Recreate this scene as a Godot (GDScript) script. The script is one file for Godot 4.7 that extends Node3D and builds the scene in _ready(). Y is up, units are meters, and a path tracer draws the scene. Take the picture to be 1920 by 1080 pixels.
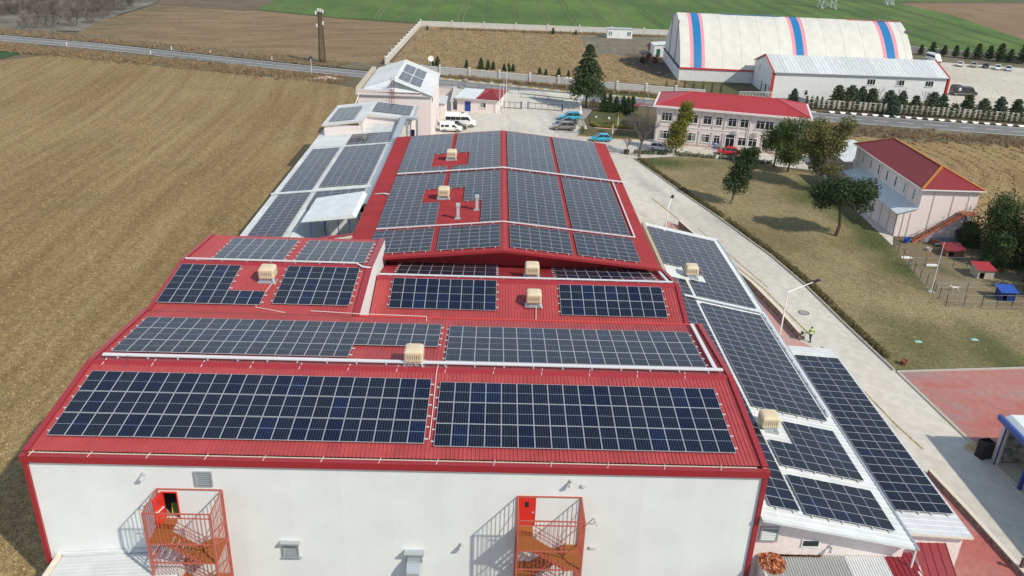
extends Node3D
# ---------------------------------------------------------------- mesh builder
class MB:
	var v := PackedVector3Array()
	var n := PackedVector3Array()
	var uv := PackedVector2Array()
	var col := PackedColorArray()
	var cur := Color(1, 1, 1)
	func t3(a: Vector3, b: Vector3, c: Vector3):   # counter-clockwise seen from outside
		var nn := (b - a).cross(c - a).normalized()
		for p in [a, c, b]:
			v.append(p); n.append(nn); uv.append(Vector2.ZERO); col.append(cur)
	func q4(a: Vector3, b: Vector3, c: Vector3, d: Vector3):
		var nn := (c - a).cross(d - b).normalized()
		v.append(a); v.append(c); v.append(b); v.append(a); v.append(d); v.append(c)
		uv.append(Vector2(0, 1)); uv.append(Vector2(1, 0)); uv.append(Vector2(1, 1)); uv.append(Vector2(0, 1)); uv.append(Vector2(0, 0)); uv.append(Vector2(1, 0))
		for i in 6:
			n.append(nn); col.append(cur)
	func tn(a: Vector3, b: Vector3, c: Vector3, na: Vector3, nb: Vector3, nc: Vector3):
		v.append(a); v.append(c); v.append(b); n.append(na); n.append(nc); n.append(nb)
		for i in 3:
			uv.append(Vector2.ZERO); col.append(cur)
	func box(c: Vector3, s: Vector3, b := Basis()):
		var x := b.x * s.x * .5
		var y := b.y * s.y * .5
		var z := b.z * s.z * .5
		q4(c - x - y + z, c + x - y + z, c + x + y + z, c - x + y + z)
		q4(c + x - y - z, c - x - y - z, c - x + y - z, c + x + y - z)
		q4(c + x - y + z, c + x - y - z, c + x + y - z, c + x + y + z)
		q4(c - x - y - z, c - x - y + z, c - x + y + z, c - x + y - z)
		q4(c - x + y + z, c + x + y + z, c + x + y - z, c - x + y - z)
		q4(c - x - y - z, c + x - y - z, c + x - y + z, c - x - y + z)
	func bb(x0: float, y0: float, z0: float, x1: float, y1: float, z1: float):
		box(Vector3((x0 + x1) * .5, (y0 + y1) * .5, (z0 + z1) * .5), Vector3(absf(x1 - x0), absf(y1 - y0), absf(z1 - z0)))
	func bar(p: Vector3, q: Vector3, w: float, h: float, up := Vector3.UP):   # square bar from p to q
		var d := (q - p)
		var l := d.length()
		if l < 1e-5: return
		d /= l
		var u := up
		if absf(d.dot(u)) > .98: u = Vector3.RIGHT
		var s := d.cross(u).normalized()
		u = s.cross(d).normalized()
		box((p + q) * .5, Vector3(w, h, l), Basis(s, u, -d))
	func tube(p: Vector3, q: Vector3, r0: float, r1: float, k := 8, cap := true):
		var d := (q - p).normalized()
		var s := d.cross(Vector3.UP if absf(d.y) < .95 else Vector3.RIGHT).normalized()
		var u := s.cross(d)
		for i in k:
			var a0 := TAU * i / k
			var a1 := TAU * (i + 1) / k
			var e0 := s * cos(a0) + u * sin(a0)
			var e1 := s * cos(a1) + u * sin(a1)
			tn(p + e1 * r0, p + e0 * r0, q + e0 * r1, e1, e0, e0)
			tn(p + e1 * r0, q + e0 * r1, q + e1 * r1, e1, e0, e1)
			if cap:
				t3(q, q + e1 * r1, q + e0 * r1)
				t3(p, p + e0 * r0, p + e1 * r0)
	func lathe(c: Vector3, axis: Vector3, prof: Array, k := 14):   # prof: [along, radius]
		var s := axis.cross(Vector3.UP if absf(axis.y) < .9 else Vector3.RIGHT).normalized()
		var u := s.cross(axis)
		for j in prof.size() - 1:
			for i in k:
				var a0 := TAU * i / k
				var a1 := TAU * (i + 1) / k
				var e0 := s * cos(a0) + u * sin(a0)
				var e1 := s * cos(a1) + u * sin(a1)
				var A: Vector3 = c + axis * prof[j][0] + e1 * prof[j][1]
				var B: Vector3 = c + axis * prof[j][0] + e0 * prof[j][1]
				var C: Vector3 = c + axis * prof[j + 1][0] + e0 * prof[j + 1][1]
				var D: Vector3 = c + axis * prof[j + 1][0] + e1 * prof[j + 1][1]
				if prof[j][1] > 1e-4: t3(A, B, C)
				if prof[j + 1][1] > 1e-4: t3(A, C, D)
	func poly(pts: Array):   # convex, counter-clockwise from outside
		for i in range(1, pts.size() - 1): t3(pts[0], pts[i], pts[i + 1])
	func prism(pts: Array, d: Vector3):   # pts ccw seen from the +d end; extruded from pts to pts+d
		var k := pts.size()
		var top := []
		for p in pts: top.append(p + d)
		poly(top)
		var rev := pts.duplicate(); rev.reverse(); poly(rev)
		for i in k: q4(pts[i], pts[(i + 1) % k], top[(i + 1) % k], top[i])
	# ribbed sheet: o corner, u across the ribs, w along the ribs (unit), nrm up
	func ribs(o: Vector3, u: Vector3, w: Vector3, ul: float, wl: float, pitch := .25, rw := .05, rh := .035):
		var nr := w.cross(u).normalized()
		if nr.y < 0: nr = -nr
		var k := int(round(ul / pitch))
		var p := ul / k
		var sh := RandomNumberGenerator.new()
		sh.seed = int(absf(o.x * 31 + o.z * 17 + o.y * 7) * 10) + 3
		var tint := Color(1, 1, 1)
		for i in k:
			if i % 4 == 0:
				var f := sh.randf_range(.86, 1.0)
				tint = Color(f, f * sh.randf_range(.97, 1.0), f * sh.randf_range(.96, 1.0))
			cur = tint
			var a := o + u * (i * p)
			var xs := [0.0, p - rw - .03, p - rw - .01, p - .02, p]
			var hs := [0.0, 0.0, rh, rh, 0.0]
			for j in 4:
				var A: Vector3 = a + u * xs[j] + nr * hs[j]
				var B: Vector3 = a + u * xs[j + 1] + nr * hs[j + 1]
				var nn := (B - A).cross(w)
				if nn.dot(nr) > 0: q4(A, B, B + w * wl, A + w * wl)
				else: q4(A + w * wl, B + w * wl, B, A)
		cur = Color(1, 1, 1)
	func mesh(m: Material = null, into: ArrayMesh = null) -> ArrayMesh:
		var am := into if into else ArrayMesh.new()
		var a := []
		a.resize(Mesh.ARRAY_MAX)
		a[Mesh.ARRAY_VERTEX] = v; a[Mesh.ARRAY_NORMAL] = n; a[Mesh.ARRAY_TEX_UV] = uv; a[Mesh.ARRAY_COLOR] = col
		am.add_surface_from_arrays(Mesh.PRIMITIVE_TRIANGLES, a)
		if m: am.surface_set_material(am.get_surface_count() - 1, m)
		return am

# ---------------------------------------------------------------- scene helpers
var counts := {}
var M := {}
var rng := RandomNumberGenerator.new()
func numbered(parent: Node, s: String) -> String:
	var key := str(parent.get_instance_id()) + s
	var k: int = counts.get(key, 0)
	counts[key] = k + 1
	return s if k == 0 else "%s_%03d" % [s, k]
func put(o: Node3D, called: String, parent: Node):
	o.name = numbered(parent, called)
	parent.add_child(o, true)
	return o
func obj(called: String, mb, m, parent: Node = null, at := Vector3.ZERO):
	var o := MeshInstance3D.new()
	o.mesh = mb.mesh(m) if mb is MB else mb
	put(o, called, parent if parent else self)
	o.position = at
	return o
func tag(o: Node, label: String, category: String, group := ""):
	o.set_meta("label", label); o.set_meta("category", category)
	if group != "": o.set_meta("group", group)
	return o
func thing(called: String, label: String, category: String, at := Vector3.ZERO, turn := 0.0, group := ""):
	var o := Node3D.new()
	put(o, called, self)
	o.position = at; o.rotation.y = turn
	return tag(o, label, category, group)
func struct(o: Node): o.set_meta("kind", "structure"); return o
func stuff(o: Node): o.set_meta("kind", "stuff"); return o
func copy(o: Node3D, called: String, at: Vector3, turn := 0.0, label := "", group := ""):
	var c: Node3D = o.duplicate()
	c.name = numbered(self, called); add_child(c); c.position = at; c.rotation.y = turn
	if label != "": c.set_meta("label", label)
	if group != "": c.set_meta("group", group)
	return c
func lin(r: float, g: float, b: float) -> Color: return Color(r, g, b).linear_to_srgb()
func mat(key: String, r: float, g: float, b: float, rough := .7, tex: Texture2D = null, scale := 1.0, metal := 0.0) -> StandardMaterial3D:
	if M.has(key): return M[key]
	var m := StandardMaterial3D.new()
	m.albedo_color = lin(r, g, b); m.roughness = rough; m.metallic = metal
	if tex:
		m.albedo_texture = tex; m.uv1_triplanar = true; m.uv1_world_triplanar = true; m.uv1_scale = Vector3.ONE * scale
	M[key] = m
	return m
func vcol(key: String, rough := .9, tex: Texture2D = null, scale := 1.0, back := 0.0) -> StandardMaterial3D:
	if M.has(key): return M[key]
	var m := mat(key, 1, 1, 1, rough, tex, scale)
	m.vertex_color_use_as_albedo = true
	if back > 0:
		m.backlight_enabled = true; m.backlight = Color(back, back, back * .6); m.cull_mode = BaseMaterial3D.CULL_DISABLED
	return m
func noise(seed: int, freq: float, oct := 4, type := FastNoiseLite.TYPE_SIMPLEX_SMOOTH) -> FastNoiseLite:
	var f := FastNoiseLite.new()
	f.seed = seed; f.frequency = freq; f.noise_type = type; f.fractal_octaves = oct
	return f
# tone texture: greys between lo and hi from layered noise; sx, sy stretch the pattern into streaks
func tone(seed: int, size: int, freq: float, lo: float, hi: float, sx := 1, sy := 1, oct := 5, fine := .35) -> ImageTexture:
	var im := noise(seed, freq, oct).get_seamless_image(size / sx, size / sy)
	im.convert(Image.FORMAT_L8)
	if sx > 1 or sy > 1: im.resize(size, size, Image.INTERPOLATE_BILINEAR)
	var i2 := noise(seed + 7, .21, 3).get_seamless_image(size, size)
	i2.convert(Image.FORMAT_L8)
	var a := im.get_data()
	var b := i2.get_data()
	for i in a.size():
		var x := (a[i] * (1.0 - fine) + b[i] * fine) / 255.0
		x = clampf((x - .5) * 1.5 + .5, 0, 1)
		a[i] = int(255.0 * (lo + (hi - lo) * x))
	return ImageTexture.create_from_image(Image.create_from_data(size, size, false, Image.FORMAT_L8, a))
# ground patch clipped to a polygon, coloured per vertex by cf(x, z) and lifted by hf(x, z)
func patch(called: String, pts: Array, y: float, cell: float, m: Material, cf: Callable, hf = null, parent: Node = null):
	var pg := PackedVector2Array(pts)
	if Geometry2D.is_polygon_clockwise(pg): pg.reverse()
	var lo := pg[0]
	var hi := pg[0]
	for p in pg: lo = lo.min(p); hi = hi.max(p)
	var nx := int(ceil((hi.x - lo.x) / cell))
	var nz := int(ceil((hi.y - lo.y) / cell))
	var st := SurfaceTool.new()
	st.begin(Mesh.PRIMITIVE_TRIANGLES)
	var inside := PackedByteArray(); inside.resize((nx + 1) * (nz + 1))
	var P := PackedVector3Array(); P.resize((nx + 1) * (nz + 1))
	var C := PackedColorArray(); C.resize((nx + 1) * (nz + 1))
	for j in nz + 1:
		for i in nx + 1:
			var x := lo.x + i * cell
			var z := lo.y + j * cell
			var id := j * (nx + 1) + i
			inside[id] = 1 if Geometry2D.is_point_in_polygon(Vector2(x, z), pg) else 0
			P[id] = Vector3(x, y + (hf.call(x, z) if hf != null else 0.0), z)
			if inside[id]: C[id] = cf.call(x, z)
	for j in nz:
		for i in nx:
			var a := j * (nx + 1) + i
			var b := a + 1
			var c := a + nx + 2
			var d := a + nx + 1
			var s := inside[a] + inside[b] + inside[c] + inside[d]
			if s == 4:
				for id in [a, b, c, a, c, d]:
					st.set_color(C[id]); st.add_vertex(P[id])
			else:
				var x0 := lo.x + i * cell
				var z0 := lo.y + j * cell
				var cp := PackedVector2Array([Vector2(x0, z0), Vector2(x0 + cell, z0), Vector2(x0 + cell, z0 + cell), Vector2(x0, z0 + cell)])
				for r in Geometry2D.intersect_polygons(cp, pg):
					var tri := Geometry2D.triangulate_polygon(r)
					for t in range(0, tri.size(), 3):
						var A: Vector2 = r[tri[t]]
						var B: Vector2 = r[tri[t + 1]]
						var D: Vector2 = r[tri[t + 2]]
						if (B - A).cross(D - A) < 0:
							var tmp := B
							B = D; D = tmp
						for p in [A, B, D]:
							st.set_color(cf.call(p.x, p.y)); st.add_vertex(Vector3(p.x, y + (hf.call(p.x, p.y) if hf != null else 0.0), p.y))
	st.index()
	st.generate_normals()
	var o := MeshInstance3D.new()
	o.mesh = st.commit(); o.mesh.surface_set_material(0, m)
	put(o, called, parent if parent else self)
	return o
func V(x, y, z) -> Vector3: return Vector3(x, y, z)
func P2(x, y) -> Vector2: return Vector2(x, y)
# flat strip along a polyline on the ground
func strip(mb: MB, pts: Array, off: float, w: float, y: float, dash := 0.0, gap := 0.0):
	var acc := 0.0
	for i in pts.size() - 1:
		var a: Vector2 = pts[i]
		var b: Vector2 = pts[i + 1]
		var d := (b - a).normalized()
		var nrm := Vector2(-d.y, d.x)
		var l := (b - a).length()
		var s := 0.0
		while s < l - .01:
			var e: float = minf(l, s + (dash if dash > 0 else l))
			var p := a + d * s + nrm * (off - w * .5)
			var q := a + d * e + nrm * (off - w * .5)
			var u := nrm * w
			mb.q4(V(p.x, y, p.y), V(p.x + u.x, y, p.y + u.y), V(q.x + u.x, y, q.y + u.y), V(q.x, y, q.y))
			s = e + gap

func scatter(called: String, label: String, cat: String, base: MB, mats: Array, n: int, poly: PackedVector2Array, lo: float, hi: float, flat: float, y: float):
	var a := poly[0]
	var b := poly[0]
	for p in poly: a = a.min(p); b = b.max(p)
	for m in mats:
		var mm := MultiMesh.new()
		mm.transform_format = MultiMesh.TRANSFORM_3D
		mm.mesh = base.mesh(m)
		var xs := []
		while xs.size() < n:
			var p := Vector2(rng.randf_range(a.x, b.x), rng.randf_range(a.y, b.y))
			if not Geometry2D.is_point_in_polygon(p, poly): continue
			var s := lo + (hi - lo) * pow(rng.randf(), 2.5)
			xs.append(Transform3D(Basis(Vector3.UP, rng.randf() * TAU) * Basis(Vector3.RIGHT, rng.randf_range(-.4, .4)) * Basis.from_scale(V(s, s * flat, s * rng.randf_range(.5, 1.0))), V(p.x, y, p.y)))
		mm.instance_count = n
		for i in n: mm.set_instance_transform(i, xs[i])
		var mi := MultiMeshInstance3D.new()
		mi.multimesh = mm
		put(mi, called, self)
		stuff(mi); tag(mi, label, cat)
func _ready():
	rng.seed = 20240311
	setup()
	print("setup"); materials()
	print("ground"); ground()
	print("factory"); factory()
	print("arrays"); arrays()
	print("roof"); roof_gear()
	print("front"); front_wall()
	print("town"); buildings()
	print("plants"); plants()
	print("cars"); vehicles()
	print("small"); small_things()
	print("people"); people()
	print("done")

func setup():
	var cam := Camera3D.new()
	cam.name = "camera"
	add_child(cam)
	cam.transform = Transform3D(Basis(V(0.99927093, 0.03597634, 0.01277904), V(-0.02739059, 0.90873186, -0.41648068), V(-0.02659618, 0.41582701, 0.90905475)), V(0, 40, 0))
	cam.fov = 38.074
	cam.near = .5
	cam.far = 4000
	cam.current = true
	var we := WorldEnvironment.new()
	we.name = "environment"
	var e := Environment.new()
	e.background_mode = Environment.BG_SKY
	var sm := ProceduralSkyMaterial.new()
	sm.sky_top_color = Color(.40, .48, .59)
	sm.sky_horizon_color = Color(.86, .90, .93)
	sm.sky_curve = .34
	sm.ground_bottom_color = Color(.35, .31, .24)
	sm.ground_horizon_color = Color(.62, .63, .6)
	sm.sky_energy_multiplier = 1.15
	# thin broken cloud
	var cl := noise(5, .006, 5).get_seamless_image(1024, 512)
	cl.convert(Image.FORMAT_L8)
	var cd := cl.get_data()
	var out := PackedByteArray()
	out.resize(cd.size() * 4)
	for i in cd.size():
		var a := clampf((cd[i] / 255.0 - .46) * 3.2, 0, 1)
		out[i * 4] = 255; out[i * 4 + 1] = 255; out[i * 4 + 2] = 255; out[i * 4 + 3] = int(a * 150)
	sm.sky_cover = ImageTexture.create_from_image(Image.create_from_data(1024, 512, false, Image.FORMAT_RGBA8, out))
	sm.sky_cover_modulate = Color(.30, .30, .31)
	var sky := Sky.new()
	sky.sky_material = sm
	e.sky = sky
	e.tonemap_mode = Environment.TONE_MAPPER_LINEAR
	e.tonemap_exposure = 1.12
	e.sdfgi_enabled = true; e.ssao_enabled = true; e.ssil_enabled = true
	e.fog_enabled = true
	e.fog_density = .00004
	e.fog_light_color = Color(.78, .83, .88)
	we.environment = e
	add_child(we)
	var sun := DirectionalLight3D.new()
	sun.name = "sun"
	sun.light_color = Color(1.0, .965, .90)
	sun.light_energy = 1.22
	sun.light_angular_distance = 1.2
	sun.shadow_enabled = true
	sun.directional_shadow_max_distance = 500
	sun.basis = Basis.looking_at(V(-2.71, -3.1, -2.22).normalized(), Vector3.UP)
	add_child(sun)

var T := {}
func materials():
	T.speck = tone(11, 512, .03, .88, 1.0, 1, 1, 5, .6)
	T.blot = tone(12, 512, .012, .90, 1.0, 1, 1, 5, .35)
	T.soil = tone(13, 1024, .05, .40, 1.0, 1, 1, 5, .7)
	T.streak = tone(14, 512, .02, .92, 1.0, 1, 8, 4, .2)
	T.weave = tone(15, 256, .02, .965, 1.0, 1, 1, 3, .3)
	T.road = tone(16, 512, .05, .72, 1.0, 8, 1, 4, .5)
	T.stain = tone(17, 512, .008, .5, 1.0, 1, 1, 6, .2)
	mat("red_roof", .37, .044, .052, .6, T.blot, .12).metallic_specular = .3
	mat("red_roof_old", .47, .078, .082, .55, T.blot, .12).metallic_specular = .35
	for k in ["red_roof", "red_roof_old"]: M[k].vertex_color_use_as_albedo = true
	mat("red_trim", .30, .022, .030, .42)
	mat("red_gable", .50, .030, .04, .45, T.streak, .2)
	mat("white_wall", .745, .775, .775, .5, T.weave, .06)
	mat("white_roof", .70, .74, .745, .5, T.blot, .1)
	M.white_roof.vertex_color_use_as_albedo = true
	mat("pink", .83, .735, .72, .85, T.speck, .15)
	mat("pink_old", .70, .61, .59, .9, T.blot, .2)
	mat("pink_grey", .52, .47, .47, .9, T.speck, .2)
	mat("cream", .74, .68, .56, .7, T.blot, .3)
	mat("tan", .50, .42, .30, .8, T.blot, .3)
	mat("louvre_back", .10, .12, .13, .7)
	mat("dark", .012, .012, .014, .8)
	mat("glass", .02, .025, .03, .06)
	mat("galv", .50, .54, .56, .35, T.weave, .8, .6)
	mat("grey", .42, .45, .47, .5)
	mat("silver", .62, .64, .66, .4)
	mat("concrete", .52, .50, .45, .9, T.blot, .09)
	mat("concrete_wall", .60, .585, .55, .9, T.blot, .2)
	mat("blue", .012, .035, .19, .4)
	mat("navy", .01, .02, .1, .5)
	mat("white", .80, .80, .79, .5)
	mat("offwhite", .74, .73, .70, .6)
	mat("yellow", .62, .42, .03, .6)
	mat("salmon", .50, .125, .085, .45, T.speck, 1.5)
	mat("rust_deck", .36, .125, .022, .65, T.blot, .8)
	mat("red_door", .62, .03, .022, .4)
	mat("beige", .72, .60, .42, .55, T.speck, .8)
	mat("beige_dark", .24, .19, .13, .6)
	mat("bark", .17, .125, .085, .95, T.soil, .8)
	mat("bark_pale", .36, .32, .27, .9, T.soil, .8)
	mat("bark_grey", .30, .26, .23, .95, T.soil, .8)
	mat("tyre", .015, .015, .016, .8)
	mat("rim", .42, .43, .44, .35, null, 1, .5)
	mat("wood", .55, .42, .22, .8, T.streak, 1.0)
	mat("black", .014, .014, .015, .5)
	mat("steel_brown", .10, .06, .045, .7)
	mat("tile_red", .44, .04, .05, .55, T.blot, .25)
	mat("tile_maroon", .26, .028, .034, .55, T.blot, .2)
	mat("orange_tile", .50, .19, .03, .6, T.blot, .4)
	mat("fence_green", .015, .05, .04, .6)
	# solar glass: cells, busbars and the centre gap are print under glass
	for kind in 2:
		var im := Image.create(128, 256, false, Image.FORMAT_RGB8)
		var fn := noise(3, .02, 3)
		for y in 256:
			for x in 128:
				var k := .5 + .5 * fn.get_noise_2d(x, y)
				im.set_pixel(x, y, Color(.032 + .018 * k, .052 + .022 * k, .118 + .045 * k))
		for i in range(1, 12):
			var x := int(128.0 * i / 12)
			if i % 2 == 0: im.fill_rect(Rect2i(x, 0, 3 if kind == 0 else 2, 256), Color(.30, .34, .41) if kind == 0 else Color(.16, .19, .25))
			elif kind == 0: im.fill_rect(Rect2i(x, 0, 1, 256), Color(.20, .23, .29))
		for i in range(1, 24):
			im.fill_rect(Rect2i(0, int(256.0 * i / 24), 128, 1), Color(.085, .105, .165))
		im.fill_rect(Rect2i(0, 125, 128, 4 if kind == 0 else 5), Color(.55, .59, .64))
		var cells := ImageTexture.create_from_image(im)
		for i in 4:
			var m := StandardMaterial3D.new()
			m.albedo_texture = cells
			m.albedo_color = [Color(1, 1, 1), Color(.8, .86, 1.0), Color(1.0, .98, .92), Color(.9, 1.0, 1.15)][i]
			m.roughness = [.1, .13, .11, .16][i]
			m.metallic_specular = .36
			M["cells%d%d" % [kind, i]] = m
	mat("frame", .52, .54, .57, .4, null, 1, .3)
	for i in 2:
		var W: float = [.996, .99][i]
		var L: float = [2.075, 1.985][i]
		for k in 4:
			var fr := MB.new()
			var h := .036
			var e := .024 if i == 0 else .014
			fr.bb(-W / 2, 0, -L / 2, -W / 2 + e, h, L / 2); fr.bb(W / 2 - e, 0, -L / 2, W / 2, h, L / 2)
			fr.bb(-W / 2 + e, 0, -L / 2, W / 2 - e, h, -L / 2 + e); fr.bb(-W / 2 + e, 0, L / 2 - e, W / 2 - e, h, L / 2)
			var am := fr.mesh(M.frame)
			var gl := MB.new()
			gl.q4(V(-W / 2 + e, h - .004, L / 2 - e), V(W / 2 - e, h - .004, L / 2 - e), V(W / 2 - e, h - .004, -L / 2 + e), V(-W / 2 + e, h - .004, -L / 2 + e))
			gl.q4(V(-W / 2 + e, .004, -L / 2 + e), V(W / 2 - e, .004, -L / 2 + e), V(W / 2 - e, .004, L / 2 - e), V(-W / 2 + e, .004, L / 2 - e))
			panel_mesh["%d%d" % [i, k]] = gl.mesh(M["cells%d%d" % [i, k]], am)
var panel_mesh := {}

func mixc(a: Color, b: Color, t: float) -> Color: return a.lerp(b, clampf(t, 0, 1))
func ground():
	var n1 := noise(21, .25, 3)
	var n2 := noise(22, .9, 3)
	var n3 := noise(23, .018, 4)
	var n4 := noise(24, .06, 4)
	var g := MB.new()
	g.q4(V(-1500, -.06, 300), V(1500, -.06, 300), V(1500, -.06, -2600), V(-1500, -.06, -2600))
	struct(obj("ground", g, mat("ground", .25, .19, .10, .95, T.soil, .07)))
	var soil := vcol("soil", .95, T.soil, .028)
	var soil2 := vcol("soil2", .95, T.soil, .017)
	var turf := vcol("turf", .95, T.soil, .045)
	# ---- ploughed stubble field beside the factory
	var warp := func(x, z):
		var h := maxf(0, -z - 135.0)
		return x + .0012 * h * h + 1.0 * n3.get_noise_2d(x, z)
	var left_c := func(x, z):
		var u: float = warp.call(x, z)
		var s := n1.get_noise_2d(u * 3.2, z * .07) * .55 + n1.get_noise_2d(u * 1.2, z * .05) * .6 + n1.get_noise_2d(u * .5 + 90, z * .03) * .35
		var k := n2.get_noise_2d(x * 1.6, z * .8)
		var c := mixc(Color(.37, .225, .075), Color(.62, .455, .205), .45 + .62 * s + .45 * k + .3 * n3.get_noise_2d(x * .8, z * .8))
		return mixc(c, Color(.20, .19, .07), (n4.get_noise_2d(x * .6 + 300, z * .6) - .3) * .9)
	var left_h := func(x, z):
		var u: float = warp.call(x, z)
		return .11 + .07 * n1.get_noise_2d(u * 2.6, z * .08) + .06 * n2.get_noise_2d(x * 2, z * 2)
	struct(patch("field", [P2(-27.3, -26), P2(-27.3, -140), P2(-25.5, -150), P2(-25.5, -170), P2(-33, -197), P2(-42, -203), P2(-70, -211), P2(-100, -220.5), P2(-117, -226.5), P2(-124, -216), P2(-150, -216), P2(-150, -90), P2(-110, -26)], 0.0, .55, soil, left_c, left_h))
	var flat_c := func(a: Color, b: Color, fx: float, fz: float, amt: float):
		return func(x, z): return mixc(a, b, .5 + amt * (n1.get_noise_2d(x * fx, z * fz) + .6 * n2.get_noise_2d(x, z) + .7 * n4.get_noise_2d(x, z)))
	var rough := func(a: float): return func(x, z): return a + a * n2.get_noise_2d(x * 1.3, z * 1.3) + a * .8 * n4.get_noise_2d(x * 2, z * 2)
	# ---- verges along the country road
	var verge_c: Callable = flat_c.call(Color(.19, .145, .075), Color(.36, .27, .16), .3, .3, .9)
	struct(patch("verge", [P2(-160, -240), P2(-141, -246.3), P2(-107, -236.6), P2(-74.4, -225.2), P2(-44.5, -213.2), P2(-36, -210), P2(-33, -197), P2(-42, -203), P2(-70, -211), P2(-100, -220.5), P2(-117, -226.5), P2(-125, -228), P2(-160, -236)], 0.02, 1.0, turf, verge_c, rough.call(.12)))
	struct(patch("grass", [P2(-125, -229), P2(-135, -233.5), P2(-150, -236), P2(-150, -216), P2(-126, -218)], 0.03, 1.5, turf, func(x, z): return Color(.035, .13, .02), null))
	struct(patch("verge", [P2(-165, -262), P2(-146, -257.5), P2(-111, -248), P2(-77, -234.6), P2(-46, -224), P2(-29, -218.4), P2(-29.5, -229), P2(-46, -233), P2(-77, -244), P2(-111, -257), P2(-127, -264), P2(-137, -267), P2(-165, -276)], 0.02, 1.0, turf, flat_c.call(Color(.20, .165, .095), Color(.36, .29, .18), .3, .3, .9), rough.call(.1)))
	# ---- thicket ground
	struct(patch("scrubland", [P2(-260, -300), P2(-137, -267), P2(-129, -269), P2(-133, -301), P2(-135, -345), P2(-137, -357), P2(-170, -400), P2(-300, -400)], 0.0, 2.5, turf, flat_c.call(Color(.20, .175, .13), Color(.42, .38, .31), .25, .25, .8), rough.call(.1)))
	# ---- far ploughed and green fields
	struct(patch("field", [P2(-127, -264), P2(-111, -257), P2(-77, -244), P2(-46, -233), P2(-29.5, -229), P2(-27.5, -312), P2(-57, -321), P2(-93, -336), P2(-97, -334), P2(-132, -344), P2(-133, -301), P2(-129, -269)], 0.01, 1.2, soil2, func(x, z):
		var c := mixc(Color(.33, .205, .09), Color(.50, .34, .17), .5 + .8 * n1.get_noise_2d(x * .16, (z + x * .3) * .5) + .4 * n2.get_noise_2d(x, z) + .3 * n3.get_noise_2d(x, z))
		return mixc(c, Color(.15, .16, .05), (n4.get_noise_2d(x, z) + .02 * (-x - 112)) * .8 if x < -112 else 0.0), rough.call(.08)))
	struct(patch("field", [P2(-132, -346), P2(-97, -336), P2(-93.5, -341), P2(-95, -376), P2(-100, -430), P2(-190, -430), P2(-137, -358)], 0.01, 3.0, soil2, flat_c.call(Color(.22, .14, .08), Color(.33, .24, .14), .1, .3, .7), null))
	var green := func(x, z):
		var u: float = x + 22.0 * sin((z + 300.0) * .004)
		var c := mixc(Color(.085, .21, .014), Color(.185, .33, .036), .5 + .9 * n4.get_noise_2d(x * .5, z * .3) + .4 * n1.get_noise_2d(u * 1.2, z * .1) + .5 * n3.get_noise_2d(x, z))
		return c
	var crop = struct(patch("crop_field", [P2(-93.5, -340), P2(-57, -323), P2(-28, -317), P2(-27, -311), P2(8, -309), P2(63, -309), P2(140, -300), P2(150, -291), P2(171, -275), P2(190, -265), P2(204, -331), P2(211, -372), P2(219, -420), P2(214, -467), P2(227, -480), P2(330, -520), P2(360, -640), P2(-110, -640), P2(-95, -376)], 0.015, 1.7, vcol("crop", .95, T.soil, .014), green, rough.call(.05)))
	for i in 27:
		for d in [0.0, 1.9]:
			var x0: float = -88.0 + i * 10.6 + d
			var z0 := -318.0
			if x0 < -28: z0 = lerpf(-338, -318, (x0 + 90) / 62.0)
			elif x0 < 62: z0 = -310.5
			else: z0 = lerpf(-310, -284, clampf((x0 - 62) / 100.0, 0, 1))
			if x0 > 196: z0 = -480
			var tr := MB.new()
			var pts := []
			for j in 24:
				var z: float = z0 - (600.0 + z0) * j / 23.0
				pts.append(P2(x0 + 1.2 * n3.get_noise_2d(z * .6, i * 40.0) + .006 * (x0 - 20) * sqrt(absf(z - z0)), z))
			strip(tr, pts, 0, .42 + .3 * rng.randf(), .14)
			obj("wheel_track", tr, mat("crop_track%d" % (i % 3), [.20, .27, .14][i % 3], [.24, .28, .21][i % 3], [.075, .115, .055][i % 3], .95, T.soil, .03), crop)
	struct(patch("field", [P2(190, -265), P2(204, -331), P2(211, -372), P2(219, -420), P2(214, -467), P2(300, -495), P2(420, -420), P2(300, -240)], 0.02, 3.0, soil2, flat_c.call(Color(.36, .22, .10), Color(.50, .33, .17), .2, .1, .7), null))
	# ---- walled plot with ploughed soil
	struct(patch("walled_plot", [P2(-28.5, -217.5), P2(-14, -213.6), P2(8.6, -209), P2(29.5, -203), P2(50, -198.5), P2(66, -203), P2(66, -220), P2(48, -222), P2(52, -262), P2(64, -308), P2(8, -308), P2(-27, -310)], 0.012, .9, soil, func(x, z):
		var k := n1.get_noise_2d(x * 1.5, z * .35) * .7 + n2.get_noise_2d(x * 1.5, z * 1.5) * .7
		var c := mixc(Color(.37, .24, .095), Color(.60, .43, .21), .5 + k)
		if z > -216 + x * .05: c = mixc(Color(.16, .15, .05), Color(.30, .25, .13), .5 + k)
		if x > 28 and z < -258: c = mixc(Color(.25, .22, .13), Color(.40, .35, .24), .5 + k)
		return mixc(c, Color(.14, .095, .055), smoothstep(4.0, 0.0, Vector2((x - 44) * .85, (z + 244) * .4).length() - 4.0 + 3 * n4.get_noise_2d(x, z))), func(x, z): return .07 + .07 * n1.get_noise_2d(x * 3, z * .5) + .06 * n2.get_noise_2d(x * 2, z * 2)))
	struct(patch("grass", [P2(48, -221.5), P2(52, -199.5), P2(66.5, -202), P2(66.5, -219.5)], 0.16, .8, turf, flat_c.call(Color(.11, .12, .035), Color(.25, .22, .09), .3, .3, .8)))
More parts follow.
